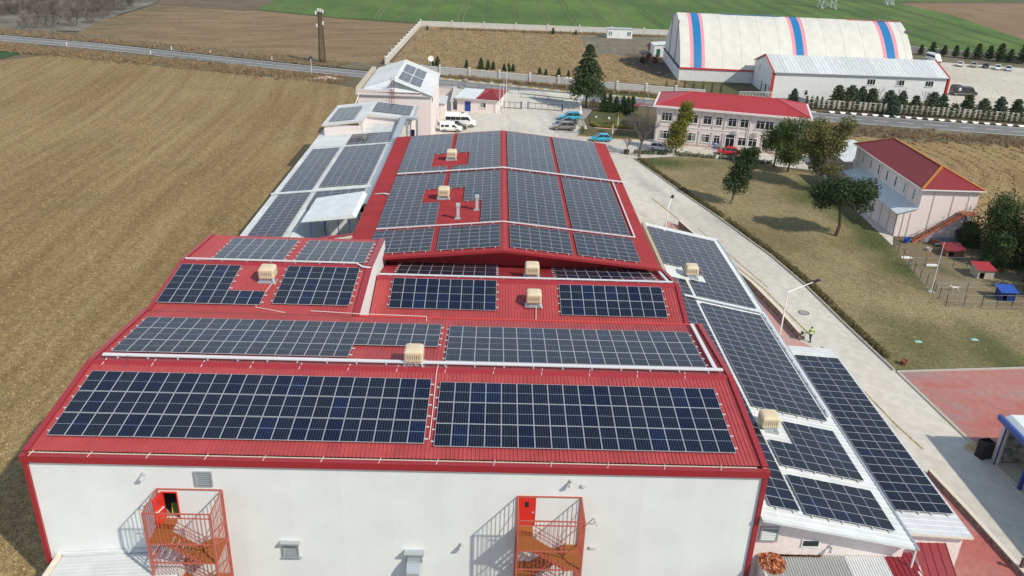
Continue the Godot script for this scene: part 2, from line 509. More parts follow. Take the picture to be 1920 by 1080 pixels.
	# ---- parking lot by the air dome
	var lot = patch("parking_lot", [P2(109, -197), P2(126, -193), P2(160, -190), P2(210, -250), P2(172, -259.5), P2(140, -268.5), P2(116, -270), P2(110, -223)], 0.03, 2.5, vcol("lot", .9, T.blot, .08), flat_c.call(Color(.50, .46, .38), Color(.62, .58, .49), .1, .1, .5))
	struct(lot)
	struct(patch("verge", [P2(116, -270), P2(140, -268.5), P2(172, -259.5), P2(210, -250), P2(215, -262), P2(171, -274), P2(150, -290), P2(138, -300), P2(112, -300)], 0.025, 1.6, turf, flat_c.call(Color(.20, .19, .10), Color(.38, .32, .20), .3, .3, .8), rough.call(.07)))
	# ---- main road
	var far_edge := [P2(-190, -268.5), P2(-146.4, -257), P2(-111.3, -247.3), P2(-76.9, -234.2), P2(-46.4, -223.2), P2(-13.7, -212.2), P2(5.8, -205.4), P2(18.1, -200.8), P2(36.9, -195.7), P2(71.5, -187.6), P2(94, -183.3), P2(115.2, -178.9), P2(190, -164)]
	var mid := []
	for p in far_edge: mid.append(p + P2(1.6, 4.75))
	var near := []
	for p in far_edge: near.append(p + P2(3.2, 9.5))
	var rp := far_edge.duplicate()
	var back := near.duplicate(); back.reverse(); rp.append_array(back)
	var asph: Callable = flat_c.call(Color(.155, .155, .155), Color(.22, .22, .215), .05, .3, .6)
	var road = struct(patch("road", rp, 0.03, 1.6, vcol("asphalt", .85, T.speck, .4), asph))
	var mk := MB.new()
	strip(mk, far_edge, 0.35, .22, .036)
	strip(mk, near, -.35, .22, .036)
	obj("edge_line", mk, M.offwhite, road)
	for i in mid.size() - 1:
		var a: Vector2 = mid[i]
		var b: Vector2 = mid[i + 1]
		var l := (b - a).length()
		var s := 0.0
		var solid: bool = a.x < -20
		while s < l - 1:
			var dm := MB.new()
			strip(dm, [a + (b - a) * (s / l), a + (b - a) * (minf(l, s + (9.0 if solid else 3.0)) / l)], 0, .2, .036)
			obj("lane_dash", dm, M.offwhite, road)
			s += 9.5 if solid else 5.2
	# ---- concrete yard and lane
	var conc := func(x, z):
		var c := mixc(Color(.50, .47, .41), Color(.64, .605, .54), .62 + .5 * n4.get_noise_2d(x * .35, z * .35) + .35 * n3.get_noise_2d(x * 2, z * 2) + .25 * n2.get_noise_2d(x * .8, z * .8))
		c = mixc(c, Color(.36, .345, .32), (n4.get_noise_2d(x * 1.5 + 50 - z * .3, z * .35) - .2) * 1.7)
		return mixc(c, Color(.30, .29, .27), (n1.get_noise_2d(x * .9 - z * .22, z * .09) + .5 * n2.get_noise_2d(x, z) - .42) * 1.5)
	struct(patch("yard", [P2(-16, -203), P2(5, -197.5), P2(20, -193), P2(19, -184), P2(18.5, -160), P2(27, -158.5), P2(34, -158), P2(60, -151), P2(60, -139), P2(34, -146.7), P2(25.2, -144.2), P2(30, -125), P2(33, -114.2), P2(36.5, -99.5), P2(37.9, -90.7), P2(38.8, -81), P2(40, -70.1), P2(41.2, -58), P2(43, -46), P2(45, -32), P2(15, -32), P2(15, -120), P2(-12, -120), P2(-12, -150), P2(-30, -150), P2(-16, -176)], 0.02, .8, vcol("yardc", .9, T.blot, .12), conc))
	struct(patch("forecourt", [P2(2, -200.5), P2(8, -201.5), P2(22, -198), P2(20, -193), P2(5, -197.4)], 0.034, 1.0, M.yardc, conc))
	# red painted concrete
	var redp := func(x, z):
		var k := n4.get_noise_2d(x * .55, z * .55) + .6 * n1.get_noise_2d(x * .3, z * 1.4) + .4 * n2.get_noise_2d(x * .7, z * .7)
		var c := mixc(Color(.42, .125, .105), Color(.44, .215, .19), .5 + k)
		return mixc(c, Color(.27, .22, .215), (k + .55 * n3.get_noise_2d(x * 3, z * 3) - .12) * 1.3)
	struct(patch("red_paving", [P2(40.2, -70.4), P2(56, -71.9), P2(75, -73.5), P2(75, -40), P2(46, -40), P2(41.6, -55.6), P2(41, -59)], 0.036, .5, vcol("redp", .85, T.blot, .25), redp))
	struct(patch("red_paving", [P2(25, -112), P2(26.4, -109.9), P2(30.7, -89.3), P2(31.7, -82.3), P2(32.3, -76.3), P2(33.4, -74.5), P2(32.5, -67), P2(26, -67), P2(26, -92), P2(17.5, -93), P2(17.5, -100), P2(22, -104)], 0.036, .6, vcol("redp2", .85, T.blot, .25), func(x, z): return mixc(redp.call(x, z), Color(.60, .41, .37), .55)))
	struct(patch("red_paving", [P2(31.9, -67), P2(33, -62), P2(35.3, -53.8), P2(36.4, -43.9), P2(38, -35), P2(24, -35), P2(26, -42), P2(31.9, -43)], 0.036, .5, M.redp, redp))
	# kerb of the red paving
	var kb := MB.new()
	for s in [[P2(40.0, -70.2), P2(41.0, -60.2)], [P2(41.0, -60.2), P2(41.6, -55.8)], [P2(41.6, -55.8), P2(43, -45)], [P2(40.0, -70.2), P2(56, -71.8)]]:
		kb.bar(V(s[0].x, .05, s[0].y), V(s[1].x, .05, s[1].y), .3, .16)
	struct(obj("kerb", kb, mat("kerbc", .46, .42, .36, .9, T.blot, .5)))
	# ---- lawn
	var lawn_c := func(x, z):
		var k := n4.get_noise_2d(x * 1.1, z * 1.1) * .8 + n2.get_noise_2d(x * 1.1, z * 1.1) * .85 + n3.get_noise_2d(x * 2.2, z * 2.2) * .6
		var c := mixc(Color(.33, .265, .105), Color(.56, .455, .235), .55 + .9 * k)
		var gk := n4.get_noise_2d(x * .8 + 70, z * .8) + .7 * n3.get_noise_2d(x * 1.6 + 9, z * 1.6)
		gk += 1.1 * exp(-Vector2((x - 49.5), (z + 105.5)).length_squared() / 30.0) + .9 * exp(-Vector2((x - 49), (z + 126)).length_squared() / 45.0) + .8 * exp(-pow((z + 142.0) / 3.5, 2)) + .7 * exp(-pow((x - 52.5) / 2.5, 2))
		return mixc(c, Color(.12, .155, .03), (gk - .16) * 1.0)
	struct(patch("lawn", [P2(25.1, -143.9), P2(29.9, -125.1), P2(32.9, -114.3), P2(36.4, -99.6), P2(37.8, -90.8), P2(38.7, -81), P2(39.9, -70.5), P2(53.4, -71.8), P2(80, -74.2), P2(80, -84), P2(52.3, -85.4), P2(52.4, -89.2), P2(53.3, -97), P2(54.3, -104), P2(55.2, -123), P2(55.5, -130), P2(56, -136.5), P2(50, -141.5), P2(49.5, -143.5), P2(34.2, -146.4)], 0.05, .5, turf, lawn_c, func(x, z): return .03 + .035 * n2.get_noise_2d(x * 2, z * 2)))
	var lk := MB.new()
	var le := [P2(25.0, -144.1), P2(29.75, -125.1), P2(32.75, -114.3), P2(36.25, -99.6), P2(37.65, -90.8), P2(38.55, -81), P2(39.75, -70.4)]
	for i in le.size() - 1: lk.bar(V(le[i].x, .08, le[i].y), V(le[i + 1].x, .08, le[i + 1].y), .18, .22)
	struct(obj("kerb", lk, M.kerbc))
	# animal pen ground, path beside the pink block
	struct(patch("pen_ground", [P2(54.3, -104), P2(53.3, -97), P2(52.4, -89.2), P2(52.3, -85.4), P2(80, -84), P2(80, -100), P2(66, -108), P2(60, -107.8)], 0.06, .5, turf, func(x, z):
		var k := n4.get_noise_2d(x * 1.2, z * 1.2) + .6 * n2.get_noise_2d(x, z)
		return mixc(mixc(Color(.33, .25, .13), Color(.46, .37, .22), .5 + .7 * k), Color(.07, .11, .025), (n4.get_noise_2d(x + 20, z) + .035 * (x - 62)) * 1.8), rough.call(.03)))
	struct(patch("path", [P2(54.2, -104), P2(55.9, -107.9), P2(55.9, -128), P2(57, -138), P2(55.9, -136.5), P2(55.1, -124)], 0.07, 1.0, M.yardc, conc))
	# ploughed field behind the pink block, with its verge along the road
	struct(patch("field", [P2(66, -104), P2(80, -98), P2(125, -95), P2(180, -130), P2(180, -147), P2(118, -159), P2(105, -161.5), P2(80, -163.5), P2(64, -168), P2(60, -150), P2(57, -140), P2(57, -130), P2(67, -118)], 0.02, .8, soil, func(x, z):
		var r := Vector2(x - 62, z + 150).length()
		var s := n1.get_noise_2d(r * 2.4, atan2(z + 150, x - 62) * 3.0) + .5 * n2.get_noise_2d(x * 1.4, z * 1.4)
		return mixc(Color(.40, .255, .085), Color(.64, .46, .21), .5 + .35 * sin(r * 2.6 + 2 * n4.get_noise_2d(x, z) + 1.2) + .7 * s + .4 * n3.get_noise_2d(x, z)), func(x, z):
		var r := Vector2(x - 62, z + 150).length()
		return .18 + .16 * sin(r * 2.6 + 2 * n4.get_noise_2d(x, z)) + .05 * n2.get_noise_2d(x * 2, z * 2)))
	struct(patch("verge", [P2(64, -168), P2(80, -163.5), P2(105, -161.5), P2(118, -159), P2(180, -147), P2(190, -155.5), P2(115.2, -169), P2(94, -174), P2(71.5, -178.3), P2(60, -181), P2(58, -172)], 0.025, .9, turf, flat_c.call(Color(.15, .13, .065), Color(.37, .30, .18), .3, .4, .95), rough.call(.14)))
	# verge north of the road, below the wall
	struct(patch("verge", [P2(-29, -218), P2(-14, -213.2), P2(5.8, -206), P2(18.1, -201.6), P2(36.9, -196.4), P2(71.5, -188.5), P2(94, -184.2), P2(115.2, -180), P2(190, -165.5), P2(192, -172), P2(118, -184.2), P2(104, -188.8), P2(84, -191.6), P2(72.8, -192.8), P2(56, -196.5), P2(29.5, -203.4), P2(8.6, -210.5), P2(-14, -217.2), P2(-28, -221)], 0.026, .8, turf, func(x, z):
		var k := n4.get_noise_2d(x, z) + .6 * n2.get_noise_2d(x, z)
		var c := mixc(Color(.14, .105, .05), Color(.31, .24, .13), .5 + .8 * k)
		return mixc(c, Color(.12, .135, .03), (x - 14) * .1 + k) if x < 62 else c, rough.call(.06)))
	# garden between the gate and the office
	struct(patch("garden", [P2(19.6, -169), P2(20.2, -177.5), P2(21.5, -182.3), P2(32, -180), P2(31, -165.5), P2(28.2, -165), P2(24, -166.2), P2(20.3, -166.8)], 0.06, .5, turf, func(x, z): return mixc(Color(.09, .13, .025), Color(.23, .22, .06), .4 + .7 * n4.get_noise_2d(x * 1.4, z * 1.4) + .4 * n2.get_noise_2d(x, z))))
	struct(patch("garden", [P2(16, -159), P2(18, -164.6), P2(28.6, -164.0), P2(29.4, -157.5), P2(23.1, -157.5)], 0.06, .5, turf, func(x, z): return mixc(Color(.13, .135, .035), Color(.33, .26, .12), .5 + .7 * n4.get_noise_2d(x * 1.4, z * 1.4) + .4 * n2.get_noise_2d(x, z))))
	struct(patch("gravel", [P2(18.6, -183.6), P2(21.6, -183.1), P2(19.2, -174), P2(18, -172)], 0.05, .5, turf, func(x, z): return mixc(Color(.5, .48, .45), Color(.7, .68, .65), .5 + n2.get_noise_2d(x * 3, z * 3))))
	var gk := MB.new()
	var ge := [P2(15.9, -158.8), P2(23.1, -157.3), P2(29.5, -157.3)]
	for i in 2: gk.bar(V(ge[i].x, .07, ge[i].y), V(ge[i + 1].x, .07, ge[i + 1].y), .2, .2)
	gk.bar(V(20.2, .07, -165.8), V(28.4, .07, -164.5), .5, .12)
	struct(obj("kerb", gk, mat("kerb_tan", .52, .38, .27, .9, T.blot, .5)))
	# painted lane line
	var yl = struct(obj("lane_marking", lane_line(), mat("faded_yellow", .58, .47, .17, .85, T.stain, .6)))
	yl.set_meta("kind", "structure")
	var ml := MB.new()
	for i in 14:
		var a := V(122 + i * 3.2, .037, -246 + i * 1.05)
		ml.bar(a, a + V(-2.2, 0, 5.2), .12, .002)
	for i in 12:
		var a := V(124 + i * 3.2, .037, -226 + i * 1.05)
		ml.bar(a, a + V(-2.2, 0, 5.2), .12, .002)
	struct(obj("bay_marking", ml, M.faded_yellow))
	var cl := MB.new()
	cl.lathe(V(0, 0, 0), Vector3.UP, [[-.3, .6], [.2, 1.0], [.7, .6], [.9, 0]], 5)
	scatter("soil_clods", "loose clods strewn over the ploughed field beside the factory", "clods", cl, [mat("clod_dark", .19, .115, .045, .95), mat("clod_tan", .42, .30, .15, .95)], 26000, PackedVector2Array([P2(-27.6, -26), P2(-27.6, -140), P2(-33, -196), P2(-70, -209), P2(-116, -224), P2(-140, -200), P2(-100, -60), P2(-70, -26)]), .04, .13, .6, .11)
	var sw := MB.new(); sw.box(Vector3.ZERO, V(1, .06, .12))
	scatter("straw_litter", "pale straw litter over the ploughed field beside the factory", "straw", sw, [mat("straw", .60, .46, .26, .9)], 11000, PackedVector2Array([P2(-27.6, -26), P2(-27.6, -140), P2(-33, -196), P2(-70, -209), P2(-116, -224), P2(-140, -200), P2(-100, -60), P2(-70, -26)]), .06, .2, .8, .16)
	var gt := MB.new()
	for i in 7:
		var d := V(rng.randf_range(-.8, .8), 1, rng.randf_range(-.8, .8)).normalized()
		var q := V(rng.randf_range(-.5, .5), 0, rng.randf_range(-.5, .5))
		gt.t3(q - V(.12, 0, 0), q + V(.12, 0, .05), q + d)
	scatter("lawn_tufts", "short dry and green tufts of the lawn", "grass", gt, [mat("tuft_dry", .46, .37, .17, .95), mat("tuft_olive", .22, .21, .07, .95)], 16000, PackedVector2Array([P2(26, -142.9), P2(30.6, -125.1), P2(33.7, -114.3), P2(37.2, -99.6), P2(38.6, -90.8), P2(39.5, -81), P2(40.9, -71.5), P2(53.4, -72.8), P2(80, -75.2), P2(80, -84), P2(52, -84.9), P2(52, -89.2), P2(53, -97), P2(54, -104), P2(54.8, -123), P2(55, -135.5), P2(49.5, -141.5), P2(35, -144.4)]), .06, .2, .7, .05)
	scatter("soil_clods", "loose clods strewn over the furrowed field behind the pink block", "clods", cl, [M.clod_dark, M.clod_tan], 7000, PackedVector2Array([P2(69, -104), P2(80, -99), P2(125, -97), P2(140, -120), P2(118, -157), P2(80, -162), P2(66, -165), P2(68, -118)]), .06, .26, .6, .2)
	scatter("soil_clods", "loose clods strewn over the walled ploughed plot", "clods", cl, [M.clod_dark, M.clod_tan], 6000, PackedVector2Array([P2(-26, -220), P2(28, -208), P2(42, -222), P2(44, -255), P2(30, -262), P2(30, -300), P2(-24, -300)]), .07, .3, .6, .1)
func lane_line() -> MB:
	var mb := MB.new()
	strip(mb, [P2(24.5, -122), P2(27.6, -109), P2(30.4, -97), P2(32.3, -89.4), P2(33.2, -82.4), P2(33.9, -77.4)], 0, .17, .041)
	strip(mb, [P2(34.2, -75.1), P2(35.0, -67.7), P2(35.8, -60.9), P2(36.5, -57.3)], 0, .17, .041)
	strip(mb, [P2(28.8, -109), P2(31.2, -98), P2(32.9, -89.6)], 0, .12, .041)
	return mb
# sheet whose ribs run up the z-slope
func slope_z(parent, called, x0, x1, z0, y0, z1, y1, m, pitch := .25, rw := .045, rh := .04):
	var mb := MB.new()
	var w := V(0, y1 - y0, z1 - z0)
	mb.ribs(V(x0, y0, z0), V(1, 0, 0), w.normalized(), x1 - x0, w.length(), pitch, rw, rh)
	return obj(called, mb, m, parent)
func slope_x(parent, called, z0, z1, x0, y0, x1, y1, m, pitch := .25, rw := .045, rh := .04):
	var mb := MB.new()
	var w := V(x1 - x0, y1 - y0, 0)
	var s := -1.0 if z1 < z0 else 1.0
	mb.ribs(V(x0, y0, z0), V(0, 0, s), w.normalized(), absf(z1 - z0), w.length(), pitch, rw, rh)
	return obj(called, mb, m, parent)
func bx(parent, called, m, x0, y0, z0, x1, y1, z1):
	var mb := MB.new()
	mb.bb(x0, y0, z0, x1, y1, z1)
	return obj(called, mb, m, parent)
func sbar(parent, called, m, p, q, w, h):
	var mb := MB.new()
	mb.bar(p, q, w, h)
	return obj(called, mb, m, parent)

func factory():
	# ================= front hall
	var t = thing("factory_hall", "wide white factory hall with red ribbed double roof and two fire escapes", "building")
	var x0 := -26.75
	var x1 := 16.75
	# wall of tall sandwich panels with open joints, each its own piece
	var k := 43
	var pw := (x1 - x0 - .5) / k
	for i in k:
		var a := x0 + .25 + i * pw
		var m: Material = mat("wall_panel%d" % (i % 3), .745 - .008 * (i % 3), .775 - .008 * (i % 3), .775 - .007 * (i % 3), .5, T.weave, .06)
		# doorways are cut by splitting the panels round them
		if a + pw > -19.12 and a < -18.2:
			bx(t, "wall_panel", m, a + .0008, 7.75, -40.2, a + pw - .0008, 9.76, -40.32)
			bx(t, "wall_panel", m, a + .0008, 0, -40.2, a + pw - .0008, 5.78, -40.32)
			if a < -19.12: bx(t, "wall_panel", m, a + .0008, 5.78, -40.2, -19.12, 7.75, -40.32)
			if a + pw > -18.2: bx(t, "wall_panel", m, -18.2, 5.78, -40.2, a + pw - .0008, 7.75, -40.32)
		else:
			bx(t, "wall_panel", m, a + .0008, 0, -40.2, a + pw - .0008, 9.76, -40.32)
	bx(t, "corner_trim", M.red_trim, x0 - .04, 0, -40.06, x0 + .24, 9.76, -40.36)
	bx(t, "corner_trim", M.red_trim, x1 - .24, 0, -40.06, x1 + .04, 9.76, -40.36)
	bx(t, "eave_trim", M.red_trim, x0 - .1, 9.765, -40.0, x1 + .1, 10.22, -40.36)
	var gt := MB.new()   # galvanised gutter behind the fascia
	gt.bb(x0 + .25, 10.16, -40.37, x1 - .6, 10.24, -40.42); gt.bb(x0 + .25, 10.10, -40.42, x1 - .6, 10.13, -40.62)
	obj("gutter", gt, M.cream, t)
	var sideL := MB.new(); sideL.bb(x0, 0, -40.37, x0 + .2, 10.1, -58.4); sideL.bb(x0 + .15, 0, -58.4, x0 + .35, 10.2, -74.3)
	obj("wall", sideL, M.white_wall, t)
	var sideR := MB.new(); sideR.bb(x1 - .2, 0, -40.37, x1, 10.1, -58.4); sideR.bb(x1 - .1, 0, -58.4, x1 + .1, 8.2, -74.3)
	obj("wall", sideR, M.white_wall, t)
	bx(t, "wall", M.white_wall, x0 + .15, 0, -74.3, -10.2, 10.5, -74.5)
	# roof A (towards the wall), B, C, D; E and F are lower
	slope_z(t, "roof_sheet", x0 + .25, x1 - .25, -40.46, 10.30, -49.2, 11.26, M.red_roof_old)
	slope_z(t, "roof_sheet", x0 + .25, x1 - .25, -49.2, 11.24, -58.45, 10.46, M.red_roof_old)
	slope_z(t, "roof_sheet", x0 + .45, -10.45, -58.40, 10.44, -66.3, 11.32, M.red_roof_old)
	slope_z(t, "roof_sheet", x0 + .45, -10.45, -66.3, 11.30, -74.4, 10.62, M.red_roof_old)
	slope_z(t, "roof_sheet", -10.0, x1 - .1, -58.6, 7.36, -67.9, 9.68, M.red_roof_old)
	slope_z(t, "roof_sheet", -10.0, x1 - .1, -67.9, 9.66, -74.8, 8.18, M.red_roof)
	# edge flashings, ridge caps
	for s in [[x0 + .05, x0 + .27], [x1 - .27, x1 - .05]]:
		for seg in [[-40.3, 10.36, -49.2, 11.34], [-49.2, 11.34, -58.5, 10.56]]:
			sbar(t, "verge_trim", M.red_trim, V((s[0] + s[1]) / 2, seg[1], seg[0]), V((s[0] + s[1]) / 2, seg[3], seg[2]), .36, .14)
	for seg in [[-58.4, 10.5, -66.3, 11.40], [-66.3, 11.40, -74.45, 10.7]]:
		sbar(t, "verge_trim", M.red_trim, V(x0 + .35, seg[1], seg[0]), V(x0 + .35, seg[3], seg[2]), .3, .14)
		sbar(t, "verge_trim", M.red_trim, V(-10.38, seg[1], seg[0]), V(-10.38, seg[3], seg[2]), .5, .14)
	for seg in [[-58.6, 7.44, -67.9, 9.76], [-67.9, 9.76, -74.8, 8.26]]:
		sbar(t, "verge_trim", M.red_trim, V(x1 - .02, seg[1], seg[0]), V(x1 - .02, seg[3], seg[2]), .34, .14)
	var rc := MB.new()
	rc.prism([V(x0 + .3, 11.18, -48.72), V(x0 + .3, 11.38, -49.2), V(x0 + .3, 11.18, -49.75)], V(x1 - x0 - .6, 0, 0))
	obj("ridge_cap", rc, M.red_trim, t)
	rc = MB.new(); rc.prism([V(x0 + .5, 11.27, -65.85), V(x0 + .5, 11.43, -66.3), V(x0 + .5, 11.27, -66.8)], V(15.6, 0, 0))
	obj("ridge_cap", rc, M.red_trim, t)
	rc = MB.new(); rc.prism([V(-10, 9.60, -67.45), V(-10, 9.80, -67.9), V(-10, 9.6, -68.4)], V(26.6, 0, 0))
	obj("ridge_cap", rc, M.red_trim, t)
	# white step wall between the high left roofs and the low right roofs
	var sw := MB.new()
	sw.prism([V(-10.26, 7.0, -58.46), V(-10.26, 7.0, -74.45), V(-10.26, 10.62, -74.45), V(-10.26, 11.3, -66.3), V(-10.26, 10.42, -58.46)], V(.14, 0, 0))
	obj("step_wall", sw, M.white_wall, t)
	# far edge of roof B where the low roofs begin
	bx(t, "wall", M.red_trim, -10.1, 6.5, -58.47, x1 - .1, 10.40, -58.6)
	sbar(t, "eave_trim", mat("bright_red", .52, .035, .022, .4), V(-10.1, 10.47, -58.52), V(x1 - .1, 10.47, -58.52), .2, .09)
	# valley gutter between B and C
	sbar(t, "gutter", M.steel_brown, V(x0 + .5, 10.47, -58.43), V(-10.3, 10.47, -58.43), .1, .03)
	# ================= red gable warehouse
	t = thing("red_warehouse", "long red warehouse with low gable roof covered in solar panels", "building")
	slope_x(t, "roof_sheet", -72.4, -118.0, -13.95, 9.26, 1.2, 10.70, M.red_roof)
	slope_x(t, "roof_sheet", -72.4, -118.0, 1.2, 10.70, 16.1, 9.28, M.red_roof)
	rc = MB.new(); rc.prism([V(.82, 10.70, -72.38), V(1.58, 10.70, -72.38), V(1.2, 10.80, -72.38)], V(0, 0, -45.6))
	obj("ridge_cap", rc, M.red_roof, t)
	for s in [[-13.95, 1.2], [16.1, 1.2]]:
		sbar(t, "verge_trim", M.red_trim, V(s[0], 9.2, -72.36), V(s[1], 10.66, -72.36), .06, .26)
		sbar(t, "verge_trim", M.red_trim, V(s[0], 9.2, -118.04), V(s[1], 10.66, -118.04), .06, .2)
		var so := MB.new()   # soffit under the deep front overhang
		so.bar(V(s[0], 9.12, -73.5), V(s[1], 10.56, -73.5), 2.1, .03)
		obj("soffit", so, M.red_gable, t)
	# gable wall: upright profiled sheets
	var n := 46
	for i in n:
		var a := -13.7 + i * (29.4 / n)
		var b := a + 29.4 / n
		var ya := 10.5 - .0965 * absf(a - 1.2)
		var yb := 10.5 - .0965 * absf(b - 1.2)
		var g := MB.new()
		g.prism([V(a + .015, 7.6, -74.75), V(b - .045, 7.6, -74.75), V(b - .045, yb, -74.75), V(a + .015, ya, -74.75)], V(0, 0, .05))
		g.bb(b - .05, 7.6, -74.8, b + .01, minf(ya, yb), -74.67)
		obj("cladding_sheet", g, M.red_gable, t)
	var wb := MB.new()
	wb.bb(-13.7, 0, -74.85, -13.5, 9.2, -117.8); wb.bb(15.6, 0, -74.85, 15.8, 9.2, -117.8); wb.bb(-13.5, 0, -117.6, 15.6, 9.2, -117.8); wb.bb(-13.5, 0, -74.85, 15.6, 8.9, -75.0)
	obj("wall", wb, mat("wall_dirty", .45, .40, .33, .9, T.blot, .2), t)
	# ================= right lean-to with the long white roof
	t = thing("white_lean_to", "long pink workshop with sloping white metal roof of solar panels", "building")
	slope_x(t, "roof_sheet", -39.7, -91.9, 17.95, 6.72, 26.7, 4.94, M.white_roof, .5, .04, .025)
	slope_x(t, "roof_sheet", -39.7, -58.5, 16.8, 6.95, 17.95, 6.72, M.white_roof, .5, .04, .025)
	slope_x(t, "roof_sheet", -58.5, -74.6, 17.0, 6.92, 17.95, 6.72, M.white_roof, .5, .04, .025)
	sbar(t, "gutter", M.galv, V(26.78, 4.93, -39.6), V(26.78, 4.93, -92), .16, .12)
	sbar(t, "parapet", M.tan, V(17.72, 6.78, -74.7), V(17.72, 6.78, -92), .34, .3)
	sbar(t, "verge_trim", M.white_roof, V(17.9, 6.75, -91.95), V(26.8, 4.94, -91.95), .2, .16)
	var wl := MB.new()
	wl.prism([V(16.9, 0, -40.75), V(26.45, 0, -40.75), V(26.45, 4.92, -40.75), V(16.9, 6.86, -40.75)], V(0, 0, .2))
	obj("wall", wl, M.pink, t)
	wl = MB.new(); wl.bb(26.25, 0, -40.8, 26.45, 4.9, -91.7); wl.bb(17.6, 0, -74.8, 17.8, 6.6, -91.7)
	wl.prism([V(17.6, 0, -91.7), V(26.45, 0, -91.7), V(26.45, 4.9, -91.7), V(17.6, 6.6, -91.7)], V(0, 0, .2))
	obj("wall", wl, M.pink_old, t)
	# fascia slab under the front verge
	var fs := MB.new()
	fs.bar(V(16.85, 6.86, -40.15), V(26.75, 4.86, -40.15), .95, .1)
	obj("fascia", fs, M.white_roof, t)
	louvre(t, 17.72, 5.2, -40.52, 1.15, 1.1, 7)
	var wn := MB.new(); wn.bb(19.95, 4.25, -40.5, 20.98, 4.74, -40.54)
	var w1 = obj("window", wn, M.glass, t)
	var wf := MB.new(); wf.bb(19.9, 4.2, -40.46, 21.04, 4.27, -40.54); wf.bb(19.9, 4.72, -40.48, 21.04, 4.79, -40.54); wf.bb(19.9, 4.27, -40.48, 19.96, 4.72, -40.54); wf.bb(20.97, 4.27, -40.48, 21.04, 4.72, -40.54)
	obj("frame", wf, M.offwhite, w1)
	var dp := MB.new()   # downpipe at the outer corner
	dp.tube(V(26.72, 4.85, -39.75), V(26.72, .05, -39.75), .06, .06, 8)
	obj("downpipe", dp, M.white, t)
	# ================= lower lean-to beside the lane
	t = thing("low_lean_to", "low pink side annex with flat white roof beside the concrete lane", "building")
	slope_x(t, "roof_sheet", -42.1, -67.35, 26.95, 4.14, 31.75, 3.84, M.white_roof, .5, .04, .02)
	sbar(t, "eave_trim", M.cream, V(26.9, 4.07, -42.06), V(31.8, 3.77, -42.06), .06, .14)
	sbar(t, "eave_trim", M.white_roof, V(31.78, 3.78, -42.06), V(31.78, 3.78, -67.4), .06, .14)
	sbar(t, "eave_trim", M.white_roof, V(26.9, 4.07, -67.38), V(31.8, 3.77, -67.38), .06, .14)
	wl = MB.new(); wl.bb(26.6, 0, -42.7, 31.45, 3.75, -42.5); wl.bb(31.25, 0, -42.7, 31.45, 3.75, -67); wl.bb(26.6, 0, -66.8, 31.25, 3.75, -67)
	obj("wall", wl, M.pink, t)
	var rl := MB.new()
	rl.ribs(V(28.2, 3.0, -42.5), V(1, 0, 0), V(0, -.5, 1).normalized(), 2.2, 2.3, .55, .05, .04)
	obj("door_canopy", rl, mat("maroon_sheet", .26, .022, .03, .4, T.blot, .4), t)
	# ================= sheds in front of the lean-to
	t = thing("corrugated_shed", "grey corrugated shed roof with a heap of rusty leaves against the pink workshop", "shed")
	slope_z(t, "roof_sheet", 17.25, 22.75, -40.5, 3.52, -33.5, 2.7, mat("corrugate", .40, .41, .40, .6, T.blot, .5), .17, .05, .04)
	slope_z(t, "roof_sheet", 22.76, 25.3, -40.5, 3.54, -33.5, 2.72, mat("corrugate_pale", .70, .72, .72, .55, T.blot, .5), .17, .05, .04)
	slope_z(t, "roof_sheet", 25.3, 27.2, -40.9, 3.56, -33.5, 2.75, M.maroon_sheet, .33, .05, .04)
	wl = MB.new(); wl.bb(17.3, 0, -40.5, 17.45, 3.4, -33.6); wl.bb(27.0, 0, -40.5, 27.15, 3.4, -33.6); wl.bb(17.3, 0, -33.75, 27.1, 2.6, -33.6)
	obj("wall", wl, M.pink_old, t)
	# left annex roof at the foot of the white wall
	t = thing("white_annex", "white ribbed lean-to roof with gutter at the foot of the white hall wall", "shed")
	slope_x(t, "roof_sheet", -40.1, -33.0, -25.75, 2.72, -17.9, 3.5, M.white_roof, .28, .06, .045)
	sbar(t, "gutter", M.cream, V(-25.95, 2.72, -40.25), V(-25.95, 2.72, -33), .34, .26)
	wl = MB.new(); wl.bb(-25.8, 0, -33.2, -18, 2.6, -33.05); wl.bb(-25.8, 0, -40.1, -25.65, 2.6, -33.2); wl.bb(-18.1, 0, -40.1, -17.95, 3.3, -33.2)
	obj("wall", wl, M.white_wall, t)
	sbar(t, "flashing", M.white_roof, V(-25.7, 2.86, -40.08), V(-17.9, 3.62, -40.08), .16, .22)
	# ================= left shed with long white roof
	t = thing("white_side_shed", "long low shed with flat white roof beside the ploughed field", "building")
	slope_x(t, "roof_sheet", -91.2, -131, -26.95, 6.83, -14.5, 8.20, M.white_roof, .6, .04, .02)
	slope_x(t, "roof_sheet", -74.6, -91.2, -26.95, 6.83, -21.3, 7.45, M.white_roof, .6, .04, .02)
	wl = MB.new(); wl.bb(-26.7, 0, -74.7, -26.5, 6.75, -130.8); wl.bb(-26.5, 0, -130.8, -14.6, 6.75, -131)
	wl.bb(-21.3, 0, -75, -21.1, 7.4, -91.1); wl.bb(-21.1, 0, -91.3, -14.6, 7.35, -91.1); wl.bb(-14.75, 0, -91.3, -14.55, 8.05, -131)
	obj("wall", wl, mat("shed_white", .74, .76, .77, .6, T.blot, .2), t)  # faintly blotched off-white for all the shed walls
	sbar(t, "gutter", M.galv, V(-14.55, 8.3, -91.2), V(-14.55, 8.3, -131), .75, .16)
	sbar(t, "parapet", mat("parapet_tan", .60, .52, .42, .85, T.blot, .4), V(-14.08, 8.5, -82), V(-14.08, 8.5, -119), .28, .5)
	sbar(t, "seam_cover", M.white_roof, V(-27, 6.99, -97.85), V(-14.6, 8.36, -97.85), .34, .14)
